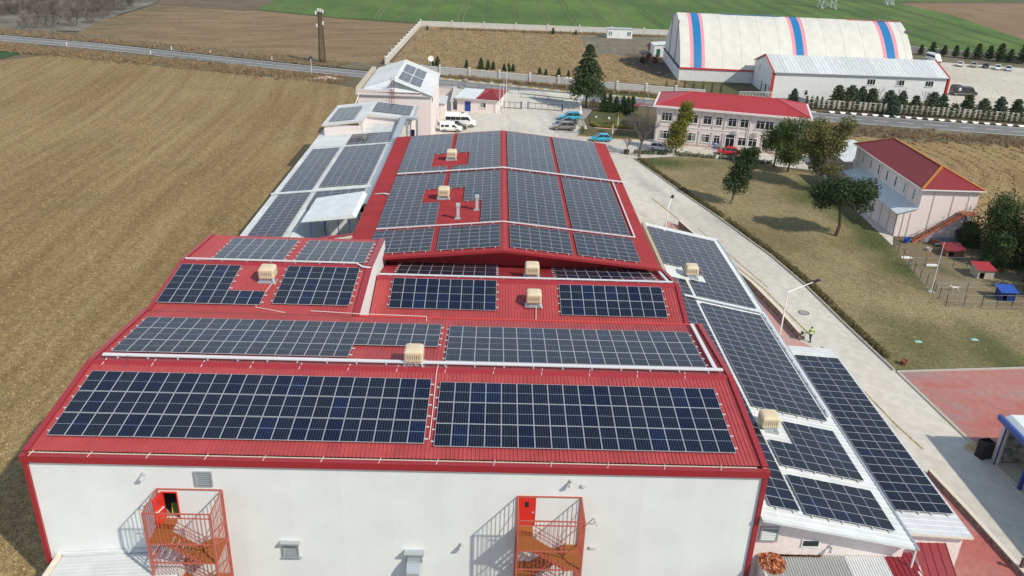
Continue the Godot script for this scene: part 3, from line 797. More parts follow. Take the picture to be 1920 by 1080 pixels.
	sbar(t, "seam_cover", M.white_roof, V(-22, 7.5, -118.75), V(-14.6, 8.32, -118.75), .26, .1)
	# light-well with sloping white slab
	var ww := MB.new()
	ww.q4(V(-21.1, 7.4, -75), V(-18.6, 4.6, -75), V(-18.6, 4.6, -91.1), V(-21.1, 7.4, -91.1))
	obj("sloping_slab", ww, mat("slab_blue", .58, .64, .68, .6, T.blot, .3), t)
	bx(t, "floor", M.concrete, -18.6, 4.5, -75, -13.8, 4.6, -91)
	# canopy on blue posts
	t = thing("white_canopy", "white sheet canopy on thin blue steel posts over a dark light well", "canopy")
	var cn := MB.new()
	cn.prism([V(-20.0, 9.05, -82.9), V(-14.7, 9.9, -83.3), V(-14.35, 9.6, -83.3), V(-14.3, 9.52, -83.3), V(-14.65, 9.82, -83.3), V(-20.0, 8.97, -82.9)], V(.05, 0, -7.9))
	obj("roof_sheet", cn, M.white_roof, t)
	for p in [[-19.2, -83.5], [-17.7, -83.9], [-16.4, -84.0], [-15.2, -84.0], [-19.2, -90], [-15.2, -90]]:
		var pm := MB.new(); pm.tube(V(p[0] + .25, 4.6, p[1] + .3), V(p[0], 9.0 + (p[0] + 20) * .15, p[1]), .05, .05, 6)
		obj("post", pm, M.blue, t)
	for i in 3: sbar(t, "beam", M.blue, V(-19.9, 8.95, -83.4 - i * 3.3), V(-14.8, 9.76, -83.4 - i * 3.3), .06, .08)
	# small cream-clad lantern in front of it
	t = thing("cream_lantern_roof", "cream clad roof lantern with red coping behind the hall roof", "roof lantern")
	for i in 4:
		var ln := MB.new(); ln.prism([V(-17.7, 7.7 + i * .26, -78.3), V(-13.9, 8.5 + i * .26, -78.3), V(-13.9, 8.74 + i * .26, -78.3), V(-17.7, 7.94 + i * .26, -78.3)], V(0, 0, .05))
		obj("cladding", ln, M.cream, t)
	var sl := MB.new(); sl.prism([V(-17.7, 4.6, -78.4), V(-13.9, 4.6, -78.4), V(-13.9, 9.5, -78.4), V(-17.7, 8.7, -78.4)], V(0, 0, .08))
	obj("end_wall", sl, M.cream, t)
	sbar(t, "coping", M.red_trim, V(-17.9, 8.75, -78.4), V(-13.75, 9.62, -78.4), .3, .14)
	sbar(t, "coping", M.red_roof, V(-17.6, 8.5, -79.3), V(-15.6, 8.85, -79.3), 1.2, .1)

func louvre(parent, x, y, z, w, h, slats, thick := .12):
	var f := MB.new()
	f.bb(x - w / 2, y + h / 2 - .09, z, x + w / 2, y + h / 2, z + thick); f.bb(x - w / 2, y - h / 2, z, x + w / 2, y - h / 2 + .08, z + thick)
	f.bb(x - w / 2, y - h / 2 + .08, z, x - w / 2 + .09, y + h / 2 - .09, z + thick); f.bb(x + w / 2 - .09, y - h / 2 + .08, z, x + w / 2, y + h / 2 - .09, z + thick)
	var o = obj("louvre", f, M.galv, parent)
	var ih: float = h - .17
	for i in slats:
		var yy: float = y - h / 2 + .08 + ih * (i + .5) / slats
		var s := MB.new()
		s.box(V(x, yy, z + thick * .5), V(w - .18, .02, ih / slats * .85), Basis(Vector3.RIGHT, .6))
		obj("slat", s, M.galv, o)
	bx(o, "backing", M.louvre_back, x - w / 2 + .09, y - h / 2 + .08, z + .005, x + w / 2 - .09, y + h / 2 - .09, z + .015)
	return o
# rows of panels: o lower-left corner on the roof, u along the row, v up the rows; skip(i, j) leaves a place empty
func pv(label: String, o: Vector3, u: Vector3, v: Vector3, nu: int, nv: int, pu: float, pvp: float, portrait: bool, skip = null, rails := true, group := "solar arrays on the factory roofs"):
	u = u.normalized()
	v = v.normalized()
	var nrm := u.cross(v).normalized()
	if nrm.y < 0: nrm = -nrm
	var t = thing("solar_array", label, "solar array", o + nrm * .13, 0.0, group)
	t.basis = Basis(u, nrm, -v) if u.cross(nrm).dot(v) < 0 else Basis(u, nrm, v)
	var vs := -1.0 if u.cross(nrm).dot(v) < 0 else 1.0
	for j in nv:
		for i in nu:
			if skip != null and skip.call(i, j): continue
			var p := MeshInstance3D.new()
			var k := rng.randi() % 8
			p.mesh = panel_mesh["%d%d" % [0 if portrait else 1, k if k < 4 else 0]]
			put(p, "solar_panel", t)
			p.position = V((i + .5) * pu, rng.randf_range(-.003, .003), vs * (j + .5) * pvp)
			if not portrait: p.rotation.y = PI / 2
			p.rotation.x += rng.randf_range(-.004, .004)
	if rails:
		# mounting rails show as short ends beyond the panels
		if portrait:
			for j in nv:
				for f in [.24, .76]:
					var a := -1
					var b := -1
					for i in nu:
						if skip == null or not skip.call(i, j):
							if a < 0: a = i
							b = i + 1
					if a < 0: continue
					sbar(t, "mounting_rail", M.silver, V(a * pu - .2, -.05, vs * (j + f) * pvp), V(b * pu + .2, -.05, vs * (j + f) * pvp), .06, .06)
		else:
			for i in nu:
				for f in [.22, .78]:
					var a := -1
					for j in nv + 1:
						var on: bool = j < nv and (skip == null or not skip.call(i, j))
						if on and a < 0: a = j
						if not on and a >= 0:
							sbar(t, "mounting_rail", M.silver, V((i + f) * pu, -.05, vs * (a * pvp - .2)), V((i + f) * pu, -.05, vs * (j * pvp + .2)), .06, .06)
							a = -1
	return t
func arrays():
	var X := V(1, 0, 0)
	# roof A
	var vA := V(0, .11, -1)
	var yA := func(z): return 10.30 + (-40.46 - z) * .1098
	pv("wide dark solar array three rows deep above the white wall, twenty-two panels long", V(-25.95, yA.call(-41.6), -41.6), X, vA, 22, 3, 1.012, 2.135, true)
	pv("dark solar array three rows deep above the white wall, eighteen panels long", V(-3.1, yA.call(-41.4), -41.4), X, vA, 18, 3, 1.012, 2.1, true)
	# roof B
	var vB := V(0, -.0843, -1)
	var yB := func(z): return 11.24 + (z + 49.2) * .0843
	pv("wide solar array behind the ridge with its last six front panels missing", V(-25.85, yB.call(-50.6), -50.6), X, vB, 22, 3, 1.012, 2.11, true, func(i, j): return j == 0 and i >= 16)
	pv("full solar array of eighteen by three panels behind the front ridge", V(-2.95, yB.call(-50.35), -50.35), X, vB, 18, 3, 1.012, 2.11, true)
	# roofs C, D
	var vC := V(0, .1114, -1)
	var yC := func(z): return 10.44 + (-58.4 - z) * .1114
	pv("notched solar array with a corner left free beside the rooftop cooler", V(-26.2, yC.call(-59.55), -59.55), X, vC, 8, 3, 1.012, 2.04, true, func(i, j): return j > 0 and i >= 5)
	pv("dark square solar array of six by three panels next to the white step wall", V(-17.2, yC.call(-59.8), -59.8), X, vC, 6, 3, 1.012, 2.0, true)
	var vD := V(0, -.084, -1)
	var yD := func(z): return 11.30 + (z + 66.3) * .084
	pv("solar array of six by three panels behind the cooler, nearer the ploughed field", V(-24.05, yD.call(-67.05), -67.05), X, vD, 6, 3, 1.012, 2.04, true)
	pv("solar array of six by three panels behind the cooler, nearer the white step wall", V(-17.0, yD.call(-66.95), -66.95), X, vD, 6, 3, 1.012, 2.06, true)
	# roofs E, F
	var vE := V(0, .2495, -1)
	var yE := func(z): return 7.36 + (-58.6 - z) * .2495
	pv("dark two-row solar array on the low red roof next to the white step wall", V(-8.52, yE.call(-63.65), -63.65), X, vE, 9, 2, 1.012, 2.06, true)
	pv("dark two-row solar array on the low red roof on the lane side of the cooler", V(6.1, yE.call(-63.3), -63.3), X, vE, 9, 2, 1.012, 2.09, true)
	var vF := V(0, -.2145, -1)
	var yF := func(z): return 9.66 + (z + 67.9) * .2145
	pv("glossy reddish solar array under the red gable next to the white step wall", V(-8.53, yF.call(-68.6), -68.6), X, vF, 9, 3, 1.012, 2.02, true)
	pv("glossy reddish solar array under the red gable on the lane side of the cooler", V(6.02, yF.call(-68.2), -68.2), X, vF, 9, 3, 1.012, 2.0, true)
	# warehouse roof: panels lie across, three wide in four strips
	var sl := .0953
	var yG := func(x): return 10.70 - absf(x - 1.2) * sl
	var Z := V(0, 0, -1)
	var R := V(1, -sl, 0)
	var L := V(-1, -sl, 0)
	var strips := [[1.79, R, "along the ridge on the lane side"], [8.28, R, "along the eave on the lane side"], [.88, L, "along the ridge on the field side"], [-5.7, L, "along the eave on the field side"]]
	for s in strips.size():
		var st: Array = strips[s]
		var o := V(st[0], yG.call(st[0]), 0)
		pv("six-row solar array at the red gable, " + st[2], o + V(0, 0, -73.2), st[1], Z, 3, 6, 2.018, 1.008, false)
		var mid = null
		var far = null
		if s == 3:
			mid = func(i, j): return i == 0 and j >= 7 and j < 12
			far = func(i, j): return i == 0 and j >= 2 and j < 8
		elif s == 2:
			mid = func(i, j): return (i == 2 and j < 12) or (i == 1 and j < 7)
			far = func(i, j): return i == 2 and j >= 2 and j < 8
		pv("middle warehouse solar array, " + st[2], o + V(0, 0, -80.25), st[1], Z, 3, 18, 2.018, 1.003, false, mid)
		pv("far warehouse solar array, " + st[2], o + V(0, 0, -99.3), st[1], Z, 3, 18, 2.018, 1.008, false, far)
	# right lean-to
	var H := V(1, -.2034, 0)
	var yH := func(x): return 6.72 - (x - 17.95) * .2034
	pv("far three-wide solar array on the white lean-to with a notch for a cooler", V(20.08, yH.call(20.08), -72.68), H, Z, 3, 18, 2.02, 1.004, false, func(i, j): return i == 0 and (j == 4 or j == 5))
	pv("middle three-wide solar array on the white lean-to, full rectangle", V(20.0, yH.call(20.0), -53.17), H, Z, 3, 18, 2.02, 1.004, false)
	pv("stepped solar array beside the rooftop cooler at the front of the white lean-to", V(19.9, yH.call(19.9), -45.9), H, Z, 3, 6, 2.02, .99, false, func(i, j): return i == 0 and j >= 3)
	pv("small four-row solar array at the front edge of the white lean-to", V(19.9, yH.call(19.9), -40.9), H, Z, 3, 4, 2.02, 1.0, false)
	pv("single-file solar array at the far inner edge of the white lean-to", V(17.98, 6.72, -79.8), H, Z, 1, 11, 2.02, 1.0, false)
	pv("single-file solar array along the red hall on the white lean-to", V(17.62, 6.79, -41.05), H, Z, 1, 35, 2.02, 1.008, false)
	pv("two-wide solar array on the low annex roof beside the concrete lane", V(27.5, 4.105, -44.2), V(1, -.0625, 0), Z, 2, 21, 2.02, 1.01, false)
	# left shed
	var J := V(1, .11, 0)
	var yJ := func(x): return 6.83 + (x + 26.95) * .11
	pv("two-wide solar array on the white shed roof, nearer the red hall", V(-25.95, yJ.call(-25.95), -76.4), J, Z, 2, 21, 2.0, 1.0, false, null, false)
	pv("two-wide solar array on the white shed roof, behind the seam cover", V(-26.05, yJ.call(-26.05), -98.3), J, Z, 2, 20, 2.0, .993, false, null, false)
	pv("three-wide solar array half hidden by the white canopy", V(-21.35, yJ.call(-21.35), -91.4), J, Z, 3, 6, 2.02, 1.0, false, null, false)
	pv("long three-wide solar array on the white shed roof along the gutter", V(-21.45, yJ.call(-21.45), -99.3), J, Z, 3, 19, 2.02, .992, false, null, false)
	pv("short three-wide solar array at the far end of the white shed roof", V(-21.5, yJ.call(-21.5), -119.1), J, Z, 3, 6, 2.02, 1.05, false, null, false)
	# pink blocks behind
	pv("two-wide solar array on the stepped white roof nearest the field", V(-25.5, 8.72, -128), V(1, .13, 0), Z, 2, 9, 2.0, 1.0, false, null, false)
	pv("brownish three-wide solar array on the stepped white roof beside the tall block", V(-19.5, 9.46, -133), V(1, -.085, 0), Z, 3, 6, 2.02, 1.05, false, null, false)
	pv("double-block solar array on the steep white roof nearer the ladder", V(-17.35, 11.37, -150.3), V(1, -.373, 0), Z, 2, 7, 2.15, 1.0, false, null, false)
	pv("double-block solar array on the steep white roof nearer the road", V(-17.35, 11.37, -158.3), V(1, -.373, 0), Z, 2, 7, 2.15, 1.0, false, null, false)

func make_cooler():
	var t = thing("evaporative_cooler", "", "cooler")
	var mb := MB.new()
	# tapered, round-cornered beige housing with a domed lid
	var ring := func(w: float, y: float, r: float) -> Array:
		var p := []
		for q in 4:
			for i in 4:
				var a: float = PI / 2 * q + PI / 2 * i / 3.0
				var c: Vector3 = V([1, -1, -1, 1][q], 0, [1, 1, -1, -1][q]) * (w - r)
				p.append(c + V(cos(a) * r, y, sin(a) * r))
		return p
	var rings := [ring.call(.56, .34, .08), ring.call(.63, .42, .1), ring.call(.63, .46, .1), ring.call(.62, 1.0, .1), ring.call(.64, 1.03, .11), ring.call(.63, 1.12, .13), ring.call(.55, 1.24, .16), ring.call(.35, 1.29, .2)]
	for j in rings.size() - 1:
		for i in 16: mb.q4(rings[j][(i + 1) % 16], rings[j][i], rings[j + 1][i], rings[j + 1][(i + 1) % 16])
	var tp: Array = rings[7].duplicate(); tp.reverse(); mb.poly(tp)
	mb.poly(rings[0])
	var body = obj("housing", mb, M.beige, t)
	for f in 4:
		var b := Basis(Vector3.UP, f * PI / 2)
		var bk := MB.new(); bk.box(b * V(0, .72, .617), V(.98, .46, .02), b)
		obj("grille", bk, M.beige_dark, t)
		for i in 7:
			var s := MB.new(); s.box(b * V(-.44 + i * .147, .72, .635), V(.075, .5, .03), b)
			obj("fin", s, M.beige, body)
	var bs := MB.new(); bs.bb(-.42, 0, -.42, .42, .34, .42); bs.bb(-.75, -.06, -.55, .75, .03, .65)
	obj("base", bs, M.galv, t)
	var pp := MB.new(); pp.tube(V(.5, .36, .5), V(.72, -.06, .72), .035, .035, 6)
	obj("drain_pipe", pp, M.offwhite, t)
	return t
func roof_gear():
	var c0 = make_cooler()
	var spots := [["beige rooftop cooler between two solar arrays beside the field-side hall edge", V(-18.4, 11.02, -63.6)],
		["beige rooftop cooler on the red roof just behind the front cable tray", V(-5.05, 11.18, -50.15)],
		["beige rooftop cooler on the low red roof in front of the gable ridge", V(3.8, 8.92, -64.7)],
		["beige rooftop cooler close under the red gable wall", V(3.8, 9.38, -69.7)],
		["beige rooftop cooler among solar panels at the far end of the red warehouse", V(-5.35, 10.12, -104.6)],
		["beige rooftop cooler beside two metal vent stacks on the red warehouse", V(-5.4, 10.12, -89.0)],
		["beige rooftop cooler in the notch of the far array on the white lean-to", V(20.5, 6.24, -77.9)],
		["beige rooftop cooler beside the stepped array on the white lean-to", V(20.4, 6.26, -50.6)]]
	for i in spots.size():
		if i == 0:
			c0.position = spots[0][1]; tag(c0, spots[0][0], "cooler", "coolers on the roofs")
		else: copy(c0, "evaporative_cooler", spots[i][1], 0, spots[i][0], "coolers on the roofs")
	# metal vent stacks on the warehouse roof
	for s in [["metal vent stack with square hood on red roof, nearer the gable", V(-3.5, 10.25, -82)], ["metal vent stack with square hood on red roof, nearer the ridge", V(-1.6, 10.43, -84.4)]]:
		var t = thing("vent_stack", s[0], "vent", s[1])
		var a := MB.new(); a.bb(-.15, 0, -.15, .15, 1.35, .15)
		obj("shaft", a, M.grey, t)
		a = MB.new(); a.bb(-.21, 1.35, -.21, .21, 1.65, .21)
		obj("hood", a, M.grey, t)
		bx(t, "flashing", M.galv, -.35, -.03, -.3, .35, .04, .3)
	# cable trays
	tray("long grey cable tray along the front ridge of the red hall", [V(-26.0, 11.5, -49.75), V(16.2, 11.5, -49.75)], .3)
	tray("pale cable tray along the red roof verge above the lane side", [V(15.75, 11.42, -49.9), V(15.9, 10.7, -58.2)], .26)
	tray("cable tray along the ridge of the field-side hall roof", [V(-26.2, 11.52, -66.6), V(-11.6, 11.52, -66.6), V(-11.0, 11.5, -65.9), V(-10.2, 11.4, -65.9)], .16)
	tray("cable tray along the ridge of the low red roof", [V(-9.9, 9.88, -68.1), V(16.4, 9.88, -68.1)], .2)
	tray("cable tray down the low red roof at its lane-side end", [V(16.0, 9.85, -68.2), V(16.1, 8.5, -74.4)], .26)
	tray("cable tray crossing the red warehouse between its far and middle arrays", [V(-11.7, 9.75, -98.8), V(1.2, 11.0, -98.8), V(16.6, 9.55, -98.8)], .26)
	tray("cable tray crossing the red warehouse between its middle and short arrays", [V(-11.7, 9.7, -79.75), V(1.2, 10.93, -79.75), V(14.7, 9.62, -79.75), V(14.75, 9.62, -98.7)], .13)
	tray("white cable tray across the white lean-to between two arrays", [V(18.6, 6.85, -72.0), V(26.4, 5.25, -72.0)], .34)
	tray("grey cable tray down the eave of the white lean-to", [V(26.45, 5.2, -72), V(26.45, 5.2, -54)], .2)
	tray("thin pale conduit over the white shed roof and red eave", [V(-14.2, 9.1, -92.5), V(-12.4, 9.6, -91.5), V(-11.8, 9.62, -91.2)], .22)
	# loose cables
	var cb := [["thin pale cable from the cooler down the field-side hall roof", [V(-17.9, 11.08, -62.9), V(-18.4, 10.72, -59.8), V(-18.35, 10.62, -59.3), V(-15.9, 10.55, -58.6)]],
		["thin dark cable curling over the front hall roof edge", [V(-24.6, 11.3, -50.5), V(-24.3, 11.5, -49.6), V(-24.0, 11.25, -48.8), V(-24.9, 11.1, -48.2)]],
		["pair of pale cables running between the two front arrays", [V(-3.35, 11.35, -50.1), V(-3.42, 11.36, -48.8), V(-3.38, 10.9, -45), V(-3.4, 10.6, -42)]],
		["thin pale cable on the red roof above the white step wall", [V(-14, 10.62, -58.9), V(-10.3, 10.62, -58.62), V(-4.9, 10.6, -58.5), V(-4.8, 10.62, -57.6)]],
		["yellow cable hanging from the cooler on the low red roof", [V(4.0, 8.95, -64.1), V(3.95, 8.5, -62.6)]]]
	for c in cb:
		var mb := MB.new()
		for i in c[1].size() - 1: mb.tube(c[1][i], c[1][i + 1], .025, .025, 5)
		tag(obj("cable", mb, M.offwhite if not c[0].contains("dark") else M.steel_brown), c[0], "cable", "cables on the roofs")
	# snow of clips along the front fascia
	var t2 = thing("snow_guard", "row of short pale stays fixed over the red ridge flashing", "roof stays")
	for i in 13:
		sbar(t2, "stay", M.offwhite, V(-25.6 + i * 3.26, 11.4, -49.45), V(-25.7 + i * 3.26, 11.25, -48.8), .03, .03)
	t2 = thing("gutter_stay", "row of short pale stays over the gutter above the white wall", "roof stays")
	for i in 13:
		sbar(t2, "stay", M.offwhite, V(-26.2 + i * 3.35, 10.3, -40.5), V(-26.3 + i * 3.35, 10.24, -40.02), .025, .025)
func tray(label: String, pts: Array, w: float):
	var t = thing("cable_tray", label, "cable tray", Vector3.ZERO, 0, "cable trays on the roofs")
	for i in pts.size() - 1:
		sbar(t, "channel", M.silver, pts[i], pts[i + 1], w, .08)
		var l: float = (pts[i + 1] - pts[i]).length()
		var k := int(l / 2.0)
		for j in k:
			var p: Vector3 = pts[i].lerp(pts[i + 1], (j + .5) / k)
			bx(t, "foot", M.grey, p.x - .05, p.y - .25, p.z - w * .4, p.x + .05, p.y - .03, p.z + w * .4)
func fire_escape(label: String, x0: float):
	var t = thing("fire_escape", label, "stairs", V(x0, 0, -40.2), 0, "fire escapes on the white wall")
	var W := 3.82
	var D := 2.22
	for p in [[0.0, .04], [W, .04], [0.0, D], [W, D]]:
		bx(t, "post", M.salmon, p[0] - .05, 0, p[1] - .05, p[0] + .05, 7.95, p[1] + .05)
	for y in [7.95, 5.72, 4.33, 2.94, 1.55, .15]:
		var mb := MB.new()
		mb.bar(V(0, y, D), V(W, y, D), .06, .07); mb.bar(V(0, y, .05), V(0, y, D), .06, .07); mb.bar(V(W, y, .05), V(W, y, D), .06, .07)
		if y > 7: mb.bar(V(0, y, .03), V(W, y, .03), .06, .07); mb.bar(V(.97, y - .33, D - .01), V(W, y - .33, D - .01), .05, .06)
		obj("ring_beam", mb, M.salmon, t)
	for i in 17:
		var x := (i + .5) * W / 17
		bx(t, "baluster", M.salmon, x - .014, .15, D - .014, x + .014, 7.95, D + .014)
	for s in [0.0, W]:
		for i in 10:
			var z := .1 + (i + .5) * (D - .1) / 10
			bx(t, "baluster", M.salmon, s - .014, .15, z - .014, s + .014, 7.95, z + .014)
		sbar(t, "brace", M.salmon, V(s, 4.4, .1), V(s, 5.7, D - .1), .035, .035)
		sbar(t, "brace", M.salmon, V(s, 3.0, D - .1), V(s, 1.7, .1), .035, .035)
		sbar(t, "brace", M.salmon, V(s, 7.0, .15), V(s, 5.85, D * .55), .035, .035)
	# landings of planks, alternately at each end
	for L in [[0.03, .97, 5.75], [2.97, W - .03, 4.36], [.03, .97, 2.97], [2.97, W - .03, 1.58]]:
		var n := 9
		var ld := Node3D.new()
		put(ld, "landing", t)
		for i in n:
			var z := .06 + i * (D - .12) / n
			bx(ld, "plank", M.rust_deck, L[0], L[2] - .05, z + .006, L[1], L[2] + .0, z + (D - .12) / n - .006)
		sbar(ld, "bearer", M.salmon, V(L[0] + .06, L[2] - .1, .06), V(L[0] + .06, L[2] - .1, D - .06), .06, .1)
		sbar(ld, "bearer", M.salmon, V(L[1] - .03, L[2] - .1, .06), V(L[1] - .03, L[2] - .1, D - .06), .06, .1)
	# flights
	var fl := [[.97, 5.75, 2.97, 4.36, 1.14, D - .08], [2.97, 4.36, .97, 2.97, .08, 1.06], [.97, 2.97, 2.97, 1.58, 1.14, D - .08], [2.97, 1.58, .97, .18, .08, 1.06]]
	for f in fl:
		var g := Node3D.new()
		put(g, "flight", t)
		for z in [f[4], f[5]]:
			sbar(g, "stringer", M.salmon, V(f[0], f[1] - .1, z), V(f[2], f[3] - .1, z), .05, .2)
		for i in 7:
			var k := (i + .5) / 7.0
			var x: float = lerpf(f[0], f[2], k)
			var y: float = lerpf(f[1], f[3], k)
			bx(g, "tread", M.rust_deck, x - .15, y - .02, f[4] + .02, x + .15, y + .02, f[5] - .02)
		var zi: float = f[4] if f[4] > 1 else f[5]
		for h in [.35, .62, .95]:
			sbar(g, "handrail", M.salmon, V(f[0], f[1] + h, zi), V(f[2], f[3] + h, zi), .035, .035)
	# bracing lattice under the steps
	for f in fl:
		for i in 4:
			var k := i / 4.0
			var p := V(lerpf(f[0], f[2], k), lerpf(f[1], f[3], k) - .15, f[4] + .05)
			var q := V(lerpf(f[0], f[2], k + .2), lerpf(f[1], f[3], k + .2) - .5, f[5] - .05)
			sbar(t, "brace", M.salmon, p, q, .03, .03)
	return t
func floodlight(label: String, x: float, y: float, z: float, m: String = "grey"):
	var t = thing("floodlight", label, "floodlight", V(x, y, z), 0, "floodlights on walls")
	var a := MB.new(); a.lathe(V(0, 0, 0), V(0, 0, 1), [[0, .0], [0, .12], [.04, .12], [.06, .06], [.2, .05]], 12)
	obj("mount", a, M.grey, t)
	a = MB.new(); a.lathe(V(0, -.02, .18), V(-.1, -.75, .65).normalized(), [[0, .0], [0, .07], [.08, .1], [.2, .15], [.28, .16], [.28, .0]], 12)
	obj("lamp_head", a, M[m], t)
	return t
func front_wall():
	fire_escape("rust-red caged fire escape leading to an open red door", -19.36)
	fire_escape("rust-red caged fire escape leading to a closed red door", 2.03)
	# closed door
	var d = thing("red_door", "closed red steel door with small dark window on the white wall", "door", V(2.1, 5.78, -40.2))
	bx(d, "leaf", M.red_door, 0, 0, .0, .97, 2.06, .05)
	bx(d, "window", M.glass, .36, 1.4, .05, .6, 1.78, .057)
	var fr := MB.new(); fr.bb(-.06, 0, 0, -.002, 2.12, .07); fr.bb(.972, 0, 0, 1.03, 2.12, .07); fr.bb(-.002, 2.062, 0, .972, 2.12, .07)
	obj("frame", fr, mat("door_frame", .55, .09, .08, .5), d)
	bx(d, "handle", M.silver, .82, 1.0, .05, .92, 1.04, .1)
	# open door with a dark room behind it
	d = thing("red_door", "red steel door standing open with a white push bar", "door", V(-19.1, 5.78, -40.17))
	var lf := MB.new(); var b := Basis(Vector3.UP, deg_to_rad(-104.0))
	lf.box(b * V(.45, 1.0, 0), V(.9, 1.98, .05), b)
	obj("leaf", lf, M.red_door, d)
	lf = MB.new(); lf.bar(b * V(.12, .98, -.09), b * V(.8, .98, -.09), .05, .05); lf.bar(b * V(.12, .98, -.09), b * V(.12, .84, -.04), .05, .05); lf.bar(b * V(.8, .98, -.09), b * V(.8, 1.1, -.04), .05, .05)
	lf.bar(b * V(.12, .98, .09), b * V(.8, .98, .09), .05, .05)
	obj("push_bar", lf, M.white, d)
	lf = MB.new(); lf.box(b * V(.45, 1.55, 0), V(.22, .34, .06), b)
	obj("window", lf, mat("wired_glass", .35, .05, .04, .3), d)
	fr = MB.new(); fr.bb(-.02, 0, -.15, .03, 1.97, .04); fr.bb(.84, 0, -.15, .9, 1.97, .04); fr.bb(.03, 1.9, -.15, .84, 1.97, .04)
	obj("frame", fr, M.red_door, d)
	var rm = thing("stair_room", "dark room seen through the open red door", "room", V(-19.1, 5.7, -40.33))
	var r := MB.new(); r.bb(-1, 0, -2.6, 2, .06, 0); r.bb(-1, 2.3, -2.6, 2, 2.4, 0); r.bb(-1, .06, -2.6, -.9, 2.3, 0); r.bb(1.9, .06, -2.6, 2, 2.3, 0); r.bb(-.9, .06, -2.6, 1.9, 2.3, -2.5)
	obj("shell", r, mat("room_grey", .30, .25, .22, .9), rm)
	var sg = thing("safety_board", "yellow and green board leaning inside the open doorway", "board", V(-18.6, 5.78, -40.6))
	var bd := MB.new(); bd.box(V(.05, .38, 0), V(.5, .75, .03), Basis(Vector3.RIGHT, -.25))
	obj("panel", bd, mat("board_green", .02, .22, .04, .5), sg)
	bd = MB.new(); bd.box(V(-.2, .38, .02), V(.06, .76, .04), Basis(Vector3.RIGHT, -.25)); bd.box(V(.3, .38, .02), V(.06, .76, .04), Basis(Vector3.RIGHT, -.25))
	obj("edge", bd, M.yellow, sg)
	# wall fittings
	var lv = thing("wall_louvre", "square metal louvre high on the white wall above the open door", "louvre", Vector3.ZERO, 0, "louvres on the white wall")
	louvre(lv, -16.5, 8.77, -40.2, 1.03, 1.05, 6)
	lv = thing("wall_louvre", "hooded metal louvre lower on the white wall between the stairs", "louvre", Vector3.ZERO, 0, "louvres on the white wall")
	louvre(lv, -11.8, 3.55, -40.2, 1.0, 1.08, 6)
	bx(lv, "hood", M.galv, -12.38, 4.05, -40.2, -11.2, 4.2, -39.86)
	bx(lv, "ledge", M.galv, -12.32, 2.94, -40.2, -11.14, 3.0, -40.0)
	floodlight("small grey floodlight on the white wall beside the open door stair", -20.0, 9.0, -40.2)
	floodlight("small grey floodlight on the white wall above the closed red door stair", 5.1, 9.15, -40.2)
	floodlight("small grey floodlight with pale patch behind, low on the white wall", -1.32, 4.2, -40.2)
	floodlight("small floodlight on the pink workshop gable", 21.75, 4.3, -40.5)
	var k := 0
	for s in [[5.88, 8.8, .26, .18, "tiny grey junction box beside the upper floodlight"], [6.78, 4.13, .42, .16, "flat grey junction box beside the closed door stair"], [-20.38, 6.55, .3, .22, "small grey junction box beside the open door stair"]]:
		var jb = thing("junction_box", s[4], "junction box", V(s[0], s[1], -40.2), 0, "boxes on the white wall")
		bx(jb, "case", M.grey, -s[2] / 2, -s[3] / 2, 0, s[2] / 2, s[3] / 2, .1)
		bx(jb, "cover", M.silver, -s[2] / 2 + .02, -s[3] / 2 + .02, .1, s[2] / 2 - .02, s[3] / 2 - .02, .115)
	var hk = thing("wall_bracket", "thin grey angle bracket sticking out of the white wall", "bracket", V(6.7, 6.3, -40.2))
	sbar(hk, "arm", M.grey, V(0, .1, 0), V(.12, .12, .75), .06, .06)
	sbar(hk, "strut", M.grey, V(0, -.35, .02), V(.02, .1, .3), .04, .04)
	# bent metal air duct
	var du = thing("air_duct", "galvanised air duct bending down the white wall under a hood", "duct")
	bx(du, "collar", M.galv, -4.72, 2.85, -40.2, -3.7, 3.55, -39.95)
	bx(du, "hood", M.galv, -4.82, 3.56, -40.2, -3.6, 3.68, -39.7)
	var dm := MB.new()
	var prof := []
	for i in 7:
		var a := PI / 2 * i / 6.0
		prof.append([V(0, 2.45 + .75 * cos(a), -39.95 + .75 * sin(a)), V(0, 2.45 + .12 * cos(a), -39.95 + .12 * sin(a))])
	prof.append([V(0, 0, -39.2), V(0, 0, -39.83)])
	for i in prof.size() - 1:
		for s in [[-4.62, -1.0], [-3.86, 1.0]]:
			var X := V(s[0], 0, 0)
			if s[1] > 0: dm.q4(prof[i][0] + X, prof[i + 1][0] + X, prof[i + 1][1] + X, prof[i][1] + X)
			else: dm.q4(prof[i][1] + X, prof[i + 1][1] + X, prof[i + 1][0] + X, prof[i][0] + X)
		var A := V(-4.62, 0, 0)
		var B := V(-3.86, 0, 0)
		dm.q4(prof[i][0] + A, prof[i + 1][0] + A, prof[i + 1][0] + B, prof[i][0] + B)
		dm.q4(prof[i][1] + B, prof[i + 1][1] + B, prof[i + 1][1] + A, prof[i][1] + A)
	obj("bend", dm, mat("duct_metal", .56, .62, .66, .3, T.weave, .8, .55), du)
	sbar(du, "seam", M.salmon, V(-4.64, 2.87, -39.62), V(-3.84, 2.9, -39.62), .03, .03)
	# heap of rusty leaves on the shed roof
	var hp := MB.new()
